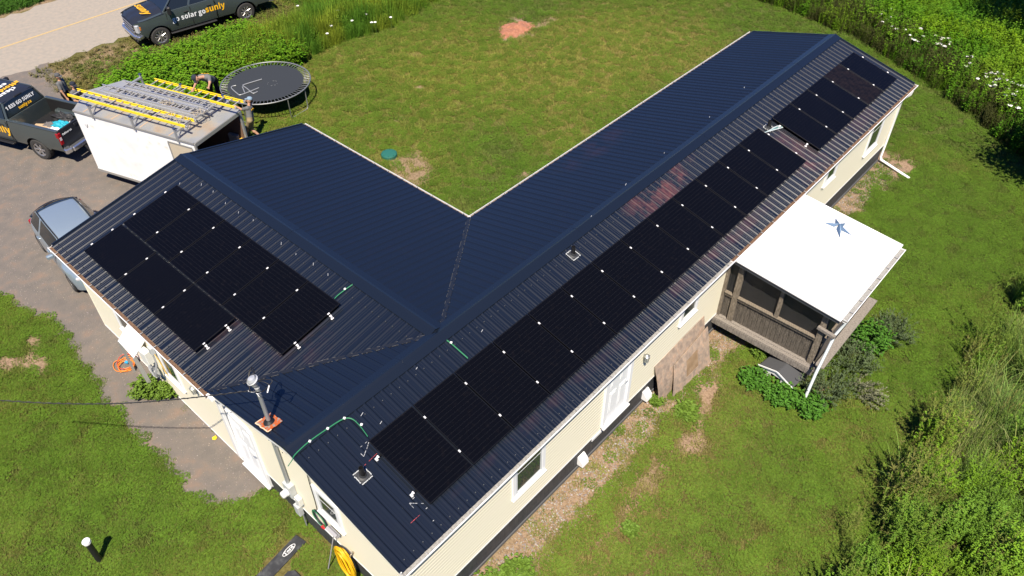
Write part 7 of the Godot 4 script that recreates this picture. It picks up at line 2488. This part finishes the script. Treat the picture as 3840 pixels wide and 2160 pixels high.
func forb_mesh(stems: int, h: float, rad: float, lf: float, lw: float, per: int, flower := "") -> MB:
	var mb := MB.new(); mb.colored = true
	for i in stems:
		var a := R(0, TAU); var r := rad * sqrt(rng.randf())
		var b := Vector3(cos(a) * r, 0, sin(a) * r)
		var hh := h * R(0.65, 1.1)
		var lean := Vector3(R(-0.18, 0.18), 1, R(-0.18, 0.18))
		tint(mb, 0.2)
		blade(mb, b, lean, hh, 0.006, 0.05, 2)
		for k in per:
			var f := R(0.18, 1.0)
			var az := k * 2.4 + a
			tint(mb, 0.32)
			leaf(mb, b + lean * hh * f * 0.97, Vector3(cos(az), R(-0.1, 0.6), sin(az)), lf * (1.15 - 0.5 * f) * R(0.7, 1.2), lw * (1.15 - 0.5 * f))
		if flower == "gold":
			mb.col = Color(4.2, 2.6, 0.5)
			for k in 16:
				var az := R(0, TAU)
				leaf(mb, b + lean * hh * R(0.82, 1.03), Vector3(cos(az), R(0.1, 0.8), sin(az)), R(0.06, 0.13), 0.022)
		elif flower == "seed":
			for k in 9:
				mb.col = Color(3.4, 2.3, 2.6) * R(0.7, 1.1)
				var az := R(0, TAU)
				leaf(mb, b + lean * hh * R(0.85, 1.12), Vector3(cos(az) * 0.5, R(0.4, 1.0), sin(az) * 0.5), R(0.05, 0.10), 0.010)
	return mb

func plain_scatter(called: String, label: String, cat: String, meshes: Array, m: Material, n: int, place: Callable, scale: Callable, tone: Callable) -> void:
	# one stand of plants: its kinds are joined under one node of kind stuff
	var root := thing(called, label, cat)
	root.set_meta("kind", "stuff")
	for k in meshes.size():
		var xf: Array[Transform3D] = []
		var cc: Array[Color] = []
		for i in int(n / meshes.size()):
			var p = place.call(k)
			if p == null: continue
			var s: float = scale.call(p, k)
			xf.append(Transform3D(Basis(Vector3.UP, R(0, TAU)).scaled(Vector3(s, s * R(0.85, 1.15), s)), p))
			cc.append(tone.call(p, k))
		if xf.size(): scatter("clump", meshes[k], xf, cc, m, root)

func in_house(x: float, z: float) -> bool:
	return (x > -W + 0.1 and x < -0.12 and z < -0.16 and z > -LN + 0.16) or (x > -W - LW + 0.1 and x < -W + 0.2 and z < -0.16 and z > -W2 + 0.16)
func roadside_edge(z: float) -> float:
	# x of the line between lawn and roadside growth
	return -22.4 + 0.25 * sin(z * 0.9) - 0.45 * clampf((z + 12.0) / 3.0, 0.0, 1.0) * 2.2
func meadow_edge(x: float) -> float:
	# z of the line between lawn and meadow
	var pts := [[-16.0, -34.2], [-10.9, -33.5], [-7.3, -32.9], [-5.2, -32.5], [-2.4, -31.1], [-0.1, -29.8], [2.0, -28.3], [3.8, -26.9], [6.0, -24.5], [9.0, -20.0]]
	for i in pts.size() - 1:
		if x < pts[i + 1][0]: return lerpf(pts[i][1], pts[i + 1][1], clampf((x - pts[i][0]) / (pts[i + 1][0] - pts[i][0]), 0.0, 1.0))
	return -20.0

func build_plants() -> void:
	var lm := vmat("turf_leaf", 0.75, 0.45)
	# lawn
	var turf := [turf_mesh(60, 0.17, 0.045, 0.10, 0.008), turf_mesh(55, 0.16, 0.04, 0.085, 0.009), turf_mesh(50, 0.15, 0.05, 0.12, 0.008), clover_mesh(60, 0.16)]
	var spot := func(_k):
		var x: float; var z: float
		var w := rng.randf()
		if w < 0.60: x = R(-30, 6.2); z = R(-36, -7)
		elif w < 0.80: x = R(-0.1, 6.4); z = R(-26, 3)
		else: x = R(-18, 2); z = R(-0.3, 6)
		if in_house(x, z): return null
		for mk in mats_on_grass:
			if Geometry2D.is_point_in_polygon(Vector2(x, z), mk): return null
		var j := Vector2(x + R(-0.16, 0.16), z + R(-0.16, 0.16))
		if Geometry2D.is_point_in_polygon(j, drive): return null
		if x < -30.6 or z < meadow_edge(x) - 0.4: return null
		if rng.randf() < bare_at(x, z) * 0.97: return null
		return Vector3(x, 0.0, z)
	plain_scatter("lawn_grass", "short mown grass and clover covering the lawn", "grass", turf, lm, 100000, spot, func(_p, _k): return R(0.75, 1.3), func(p, k):
		var c := lawn_tone(p.x, p.z)
		if k == 3: c = c.lerp(Color(0.080, 0.165, 0.012), 0.7)
		return c * R(0.78, 1.24))
	# verge beyond the road
	plain_scatter("verge_grass", "green verge grass on the far side of the road", "grass", [turf_mesh(80, 0.3, 0.08, 0.2, 0.006), forb_mesh(7, 0.25, 0.25, 0.10, 0.03, 6)], lm, 5000, func(_k): return Vector3(R(-46, -37.9), 0, R(-14, -2)), func(_p, _k): return R(0.8, 1.3), func(_p, _k): return Color(0.05, 0.125, 0.015) * R(0.8, 1.25))
	# roadside growth: broad-leaved weeds near the drive, reeds further along
	var leafm := vmat("weed_leaf", 0.55, 0.5)
	var zone := func(z0: float, z1: float, x0: float) -> Vector3:
		var z := R(z0, z1)
		var e := roadside_edge(z)
		return Vector3(R(x0, e), 0, z)
	plain_scatter("roadside_weeds", "dense bright green leafy weeds between the trailer and the road shoulder", "weeds", [forb_mesh(9, 0.75, 0.26, 0.17, 0.055, 12), forb_mesh(8, 0.95, 0.26, 0.15, 0.05, 13), forb_mesh(7, 0.6, 0.25, 0.2, 0.07, 10)], leafm, 1900, func(_k):
		var z := R(-14.0, -6.4)
		var lo := lerpf(-26.6, -27.0, (z + 14.0) / 8.0)
		if z > -8.6: lo = lerpf(-27.0, -25.6, (z + 8.6) / 2.2)
		var hi := lerpf(-22.4, -22.0, clampf((z + 14.0) / 5.0, 0, 1))
		if z > -8.0: hi = -22.8 - (z + 8.0) * 0.6
		var p := Vector3(R(lo, hi), 0, z)
		if Vector2(p.x + 20.6, p.z + 11.0).length() < 2.2: return null
		return p, func(_p, _k): return R(0.7, 1.2), func(p, k): return Color(0.085, 0.215, 0.010).lerp(Color(0.14, 0.24, 0.014), rng.randf() * 0.7) * R(0.75, 1.2))
	plain_scatter("roadside_reeds", "tall green and yellowish reeds along the roadside ditch", "reeds", [reed_mesh(26, 1.15, 0.22, 0.010), reed_mesh(22, 1.35, 0.22, 0.012, 0.7), reed_mesh(30, 0.9, 0.24, 0.008, 0.9), forb_mesh(6, 0.8, 0.24, 0.10, 0.025, 12, "seed")], leafm, 3900, func(k):
		var z := R(-27.0, -10.0)
		if k < 3 and z > -12.0 and rng.randf() < 0.7: return null
		var lo := -26.3 if z > -17.5 else -29.0
		var p := Vector3(R(lo, roadside_edge(z)), 0, z)
		if Vector2(p.x + 20.6, p.z + 11.0).length() < 2.1: return null
		return p, func(p, k): return R(0.7, 1.15) * (0.7 if p.x > roadside_edge(p.z) - 0.6 else 1.0) * (0.55 if p.x < -25.4 else 1.0), func(p, k):
		var w := mix_noise.get_noise_2d(p.x * 2.0, p.z * 2.0)
		return Color(0.080, 0.185, 0.018).lerp(Color(0.20, 0.26, 0.025), clampf(0.45 + w * 1.6, 0, 1)) * R(0.8, 1.2))
	plain_scatter("shoulder_grass", "thin dry grass on the road shoulder", "grass", [turf_mesh(60, 0.25, 0.06, 0.18, 0.005), forb_mesh(5, 0.2, 0.2, 0.08, 0.02, 6)], lm, 2600, func(_k):
		var p := Vector3(R(-30.6, -26.4), 0, R(-24, -5.6))
		if rng.randf() < bare_at(p.x, p.z) * 0.7: return null
		return p, func(_p, _k): return R(0.7, 1.2), func(_p, _k): return Color(0.10, 0.125, 0.03).lerp(Color(0.19, 0.15, 0.06), rng.randf()) * R(0.8, 1.1))
	# meadow behind the far end
	plain_scatter("meadow", "tall green meadow of weeds with yellow goldenrod behind the house", "meadow", [forb_mesh(9, 1.0, 0.28, 0.15, 0.045, 13), forb_mesh(8, 1.25, 0.28, 0.13, 0.035, 15), reed_mesh(24, 1.0, 0.28, 0.008, 0.8), forb_mesh(8, 1.1, 0.28, 0.12, 0.03, 12, "gold"), forb_mesh(7, 0.8, 0.26, 0.09, 0.02, 12, "seed")], leafm, 11000, func(k):
		var x := R(-16, 12)
		var e := meadow_edge(x)
		var dd := 15.0 * pow(rng.randf(), 1.2)
		if k == 3 and dd < 0.8: return null
		if k == 4: dd *= 0.14
		var p := Vector3(x, 0, e - dd + R(-0.15, 0.15))
		if k == 3 and mix_noise.get_noise_2d(p.x * 1.2 + 40, p.z * 1.2) < 0.05: return null
		return p, func(p, _k): return R(0.75, 1.2) * (0.7 if p.z > meadow_edge(p.x) - 0.5 else 1.0), func(p, k):
		var w := mix_noise.get_noise_2d(p.x * 1.5, p.z * 1.5 + 30.0)
		if k == 4: return Color(0.075, 0.085, 0.025) * R(0.7, 1.1)
		return Color(0.080, 0.205, 0.012).lerp(Color(0.155, 0.265, 0.016), clampf(0.4 + w * 1.3, 0, 1)) * R(0.75, 1.2))
	# wild carrot flowers along the meadow's edge, each a plant of its own
	var heads := [[18, 122], [60, 118], [125, 93], [122, 183], [15, 150], [82, 210], [185, 318], [283, 327], [355, 332], [390, 312], [466, 316], [344, 390], [398, 447], [380, 436], [435, 463], [492, 400], [634, 395], [686, 415], [782, 427], [692, 438], [722, 427], [788, 467], [643, 489], [700, 497], [733, 517], [784, 495], [678, 484], [989, 632], [1043, 634], [976, 739], [1018, 707], [1202, 826], [1261, 818], [1300, 828], [1337, 814], [1400, 832], [1205, 860], [1321, 893], [1348, 886], [1377, 888], [1441, 901], [1303, 922], [1222, 952], [1245, 963], [1285, 970], [1309, 955], [1497, 928], [1567, 953], [1481, 973], [1555, 1031], [1519, 1060], [1421, 1070], [1507, 1107], [1534, 1160], [1478, 1185], [1568, 1213], [1110, 884], [135, 290], [30, 240], [1612, 965], [1450, 990]]
	var carrot: Node3D = null
	for q in heads:
		var hh := R(0.85, 1.05)
		var p := gp(3300 + q[0] * 0.33129, q[1] * 0.33129, hh)
		if carrot == null:
			carrot = thing("wild_carrot", "wild carrot plant with a flat white flower head at the meadow's edge", "flower", Vector3(p.x, 0, p.z), 0.0, "wild carrot flowers along the meadow")
			var st := MB.new()
			st.tube([Vector3(R(-0.05, 0.05), 0, 0.03), Vector3(0, 0.5, 0.01), Vector3(0, 0.98, 0)], 0.006, 5)
			obj("stem", st, mat("carrot_stem", Color(0.07, 0.13, 0.03), 0.7), carrot)
			var fl := MB.new()
			for i in 26:
				var a := i * 2.4; var r := 0.075 * sqrt(i / 26.0)
				fl.lathe([Vector2(0.021, 0.0), Vector2(0.017, 0.012), Vector2(0, 0.016)], 6, Transform3D(Basis.IDENTITY, Vector3(cos(a) * r, 0.985 - r * 0.15 + R(-.006, .006), sin(a) * r)))
			obj("flower_head", fl, mat("carrot_white", Color(0.74, 0.75, 0.70), 0.8), carrot)
			carrot.scale = Vector3(1, hh, 1)
		else:
			var c := copy(carrot, Vector3(p.x, 0, p.z), R(0, TAU))
			var s := R(0.6, 1.15)
			c.scale = Vector3(s, hh, s)
	# daisies in the ditch
	var ox := [[175, 33], [403, 58], [485, 117], [568, 80], [366, 146], [344, 190], [596, 127], [616, 126], [705, 98]]
	for q in ox:
		var p := gp(1000 + q[0] * 0.65994, q[1] * 0.65994, 0.7)
		var c := copy(carrot, Vector3(p.x, 0, p.z), R(0, TAU), "white flower standing among the roadside reeds")
		c.set_meta("group", "white flowers in the roadside ditch")
		c.scale = Vector3(0.85, 0.72, 0.85)
	# tall growth along the right-hand side
	var pt := func(k):
		var z := R(-22.0, 1.0)
		var e := 5.55 + 0.18 * sin(z * 1.7) + 0.1 * sin(z * 4.1) + clampf((z + 8.0) * -0.03, -0.2, 0.1) + (0.45 if z < -16.5 else 0.0)
		return Vector3(e + 4.6 * pow(rng.randf(), 1.1), 0, z)
	plain_scatter("rough_growth", "rough stand of tall grass, straw and leafy weeds beside the mown lawn", "weeds", [reed_mesh(46, 0.95, 0.26, 0.006, 1.1), reed_mesh(44, 1.1, 0.26, 0.0065, 1.4), forb_mesh(13, 0.95, 0.28, 0.065, 0.019, 24), forb_mesh(13, 0.8, 0.28, 0.055, 0.018, 26), forb_mesh(12, 0.95, 0.28, 0.06, 0.010, 18, "seed")], leafm, 8200, func(k):
		var p: Vector3 = pt.call(k)
		var w := mix_noise.get_noise_2d(p.x * 2.2 + 15.0, p.z * 2.2)
		if k < 2 and not ((p.z < -10.5 and p.x > 6.5 + w * 1.5) or w > 0.34): return null
		if (k == 2 or k == 3) and (p.x < 5.9 or (p.z < -11.5 and w < 0.1)): return null
		if k == 4 and p.x > 6.3 + w * 2.0 and rng.randf() < 0.85: return null
		return p, func(p, _k): return R(0.75, 1.15) * (0.6 if p.x < 5.85 else 1.0) * (0.85 + 1.1 * fine_noise.get_noise_2d(p.x * 0.9, p.z * 0.9)), func(p, k):
		var w := mix_noise.get_noise_2d(p.x * 1.8 - 15.0, p.z * 1.8)
		var c := Color(0.125, 0.235, 0.026).lerp(Color(0.17, 0.31, 0.018), clampf(0.5 + w * 2.0, 0, 1))
		if k < 2 and (w > 0.30 or (p.z < -12.2 and p.z > -15.0 and p.x < 7.0 and rng.randf() < 0.5)): c = Color(0.42, 0.33, 0.15)
		if k < 2: c = c.lerp(Color(0.20, 0.30, 0.085), 0.6)
		if k == 4: c = c.lerp(Color(0.20, 0.19, 0.06), R(0.2, 0.9))
		return c * R(0.75, 1.2))
	# bushes round the porch
	var bushes := [["leafy_bush", "bright green leafy bush in front of the dog house", Vector3(1.66, 0, -10.78), 0.42, 0.36, 0], ["leafy_bush", "bright green leafy bush beside the porch downspout", Vector3(2.45, 0, -10.72), 0.50, 0.40, 0], ["grey_bush", "grey-green feathery shrub at the porch's near outer corner", Vector3(3.25, 0, -11.75), 0.75, 0.75, 1], ["grey_bush", "grey-green feathery shrub along the outer side of the porch", Vector3(3.35, 0, -13.1), 0.70, 0.75, 1], ["leafy_bush", "green leafy bush along the outer side of the porch ledge", Vector3(3.35, 0, -14.1), 0.65, 0.8, 0], ["grey_bush", "grey-green feathery shrub at the porch's far outer corner", Vector3(3.7, 0, -14.9), 0.65, 0.7, 1], ["grey_bush", "silvery shrub leaning out over the lawn with its own shadow", Vector3(3.85, 0, -12.35), 0.50, 0.6, 2], ["leafy_bush", "low dark green bush beyond the downspout's end", Vector3(3.2, 0, -10.9), 0.45, 0.4, 0]]
	for b in bushes: bush(b[0], b[1], b[2], b[3], b[4], b[5], leafm)
	# weeds by the walls
	var weeds := [["bright green weed clump by the skirting near the window", Vector3(0.35, 0, -1.9), 0.42, 0.22], ["low bright green weed clump spreading on the gravel strip", Vector3(0.55, 0, -2.5), 0.40, 0.28], ["leafy green weed clump on the gravel by the cream wall", gp(805, 1247), 0.30, 0.22], ["small green weed tuft on the gravel beside a larger clump", gp(845, 1295), 0.20, 0.16], ["leafy plant at the foot of the canopy post", gp(1105 * 0.505, 1100 + 740 * 0.505), 0.42, 0.50], ["leafy plant against the cream wall beside the canopy post", gp(1250 * 0.505, 1100 + 745 * 0.505), 0.34, 0.40], ["young weed in the shadow of the porch floor", gp(2650 + 465 * 0.42, 950 + 920 * 0.42), 0.18, 0.30], ["green weed patch in front of the plywood sheets", Vector3(0.85, 0, -8.7), 0.34, 0.12], ["small green weed by the vent hood", Vector3(0.10, 0, -8.45), 0.14, 0.22], ["green tuft on the lawn beside the skirting gravel", Vector3(1.75, 0, -5.0), 0.18, 0.08]]
	for w in weeds: bush("weed_clump", w[0], w[1], w[2], w[3], 3, leafm)
	for w in [[gp(2200 + 500 * 0.2415, 1350 + 1100 * 0.2415), 0.12], [gp(2200 + 440 * 0.2415, 1350 + 1200 * 0.2415), 0.13], [gp(2200 + 330 * 0.2415, 1350 + 1240 * 0.2415), 0.10], [gp(1800 + 685 * 0.386, 1600 + 710 * 0.386), 0.14], [gp(1800 + 590 * 0.386, 1600 + 820 * 0.386), 0.14], [gp(1800 + 495 * 0.386, 1600 + 920 * 0.386), 0.18], [gp(1800 + 960 * 0.386, 1600 + 540 * 0.386), 0.2], [gp(2200 + 760 * 0.2415, 1350 + 830 * 0.2415), 0.16]]:
		bush("grass_tuft", "small tuft of grass in the gravel strip along the skirting", w[0], w[1], 0.14, 4, leafm, "grass tufts along the skirting")
	# dark trees past the meadow and beside the lawn
	tree("young_tree", "young leafy tree at the corner of the lawn", Vector3(5.65, 0, -25.1), 5.6, 1.45, 2)
	tree("broadleaf_tree", "dark broadleaf tree standing beyond the meadow", Vector3(3.3, 0, -35.6), 9.5, 2.7, 1)
	tree("broadleaf_tree", "dense shaded tree beyond the meadow beside another tree", Vector3(5.0, 0, -38.6), 10.0, 3.2, 1)
	tree("broadleaf_tree", "shaded tree farther back behind the meadow", Vector3(1.0, 0, -38.8), 10.0, 3.0, 1)

func bush(called: String, label: String, at: Vector3, rad: float, h: float, kind: int, m: Material, grp := "") -> void:
	var t := thing(called, label, "bush" if kind < 3 else "weed", at, 0.0, grp)
	var st := MB.new(); st.colored = true
	var lv := MB.new(); lv.colored = true
	var base: Color = [Color(0.060, 0.155, 0.020), Color(0.105, 0.145, 0.070), Color(0.19, 0.20, 0.125), Color(0.105, 0.175, 0.026), Color(0.09, 0.14, 0.035)][kind]
	var n := int([130, 110, 60, 110, 26][kind] * (0.6 + rad))
	for i in n:
		var a := R(0, TAU); var r := rad * 0.45 * sqrt(rng.randf())
		var b := Vector3(cos(a) * r, 0, sin(a) * r)
		var out := Vector3(cos(a), 0, sin(a)) * rad * R(0.0, 0.75)
		if kind == 2: out += Vector3(0.35, 0, 0.05)
		var tip := b + out + Vector3(0, h * R(0.45, 1.05) * (1.0 - 0.45 * out.length() / rad), 0)
		st.col = Color(0.09, 0.10, 0.04)
		if kind != 4: blade(st, b, tip - b, b.distance_to(tip), 0.004, 0.1, 2)
		if kind == 4:
			lv.col = base * R(0.7, 1.2)
			blade(lv, b, tip - b, b.distance_to(tip), 0.006, 0.6, 3)
			continue
		var per: int = [7, 14, 16, 7][kind]
		for k in per:
			var f := R(0.35, 1.0)
			var az := R(0, TAU)
			lv.col = base * R(0.65, 1.3)
			if kind == 0 or kind == 3: leaf(lv, b.lerp(tip, f), Vector3(cos(az), R(-0.2, 0.7), sin(az)), R(0.07, 0.13), R(0.022, 0.04))
			else: leaf(lv, b.lerp(tip, f), (Vector3(cos(az), R(0.2, 1.0), sin(az)) + (tip - b).normalized() * 0.8), R(0.06, 0.11), R(0.008, 0.014))
	obj("leaves" if kind != 4 else "blades", lv, m, t)
	if st.v.size(): obj("stems", st, vmat("stem_green", 0.8), t)

func tree(called: String, label: String, at: Vector3, h: float, rad: float, kind: int) -> void:
	var t := thing(called, label, "tree", at, 0.0, "trees past the meadow" if kind == 1 else "")
	var tk := MB.new()
	tk.tube([Vector3.ZERO, Vector3(0.05, h * 0.4, 0.02), Vector3(0.0, h * 0.97, 0.0)], [0.16, 0.10, 0.015], 10)
	var lv := MB.new(); lv.colored = true
	var c0 := Color(0.016, 0.034, 0.016) if kind == 0 else Color(0.030, 0.060, 0.014)
	if kind == 0:
		for i in 230:
			var f := pow(rng.randf(), 0.8)
			var y := h * (0.06 + 0.92 * f)
			var ln := rad * (1.0 - f) * R(0.75, 1.1) + 0.08
			var az := R(0, TAU)
			var d := Vector3(cos(az), R(-0.25, 0.05), sin(az))
			tk.tube([Vector3(0, y, 0), Vector3(0, y, 0) + d * ln], [0.018, 0.005], 4, false)
			var k := int(10 + ln * 34)
			for j in k:
				var q := Vector3(0, y, 0) + d * ln * R(0.15, 1.0)
				var a2 := az + (R(0.4, 1.2) if rng.randf() < 0.5 else -R(0.4, 1.2))
				lv.col = c0 * R(0.6, 1.5)
				leaf(lv, q, Vector3(cos(a2), R(-0.3, 0.2), sin(a2)), R(0.10, 0.24), R(0.016, 0.03))
	else:
		var tips := []
		for i in (46 if kind == 1 else 24):
			var az := R(0, TAU); var el := R(-0.1, 1.3)
			var b := Vector3(0, h * R(0.25, 0.6), 0)
			var e := Vector3(0, h * 0.60, 0) + Vector3(cos(az) * cos(el), sin(el) * 1.15, sin(az) * cos(el)) * rad * R(0.55, 1.0)
			tk.tube([b, b.lerp(e, 0.5) + Vector3(0, 0.15, 0), e], [0.05, 0.03, 0.008], 5, false)
			tips.append(e)
		for e in tips:
			for j in 170:
				var o := Vector3(rng.randfn(), rng.randfn() * 0.7, rng.randfn()) * 0.42
				var az := R(0, TAU)
				lv.col = c0 * R(0.6, 1.5)
				leaf(lv, e + o, Vector3(cos(az), R(-0.5, 0.5), sin(az)), R(0.10, 0.18), R(0.035, 0.06))
	obj("trunk", tk, mat("bark_grey", Color(0.09, 0.07, 0.055), 0.95), t)
	obj("crown", lv, vmat("tree_leaf", 0.6, 0.3), t)
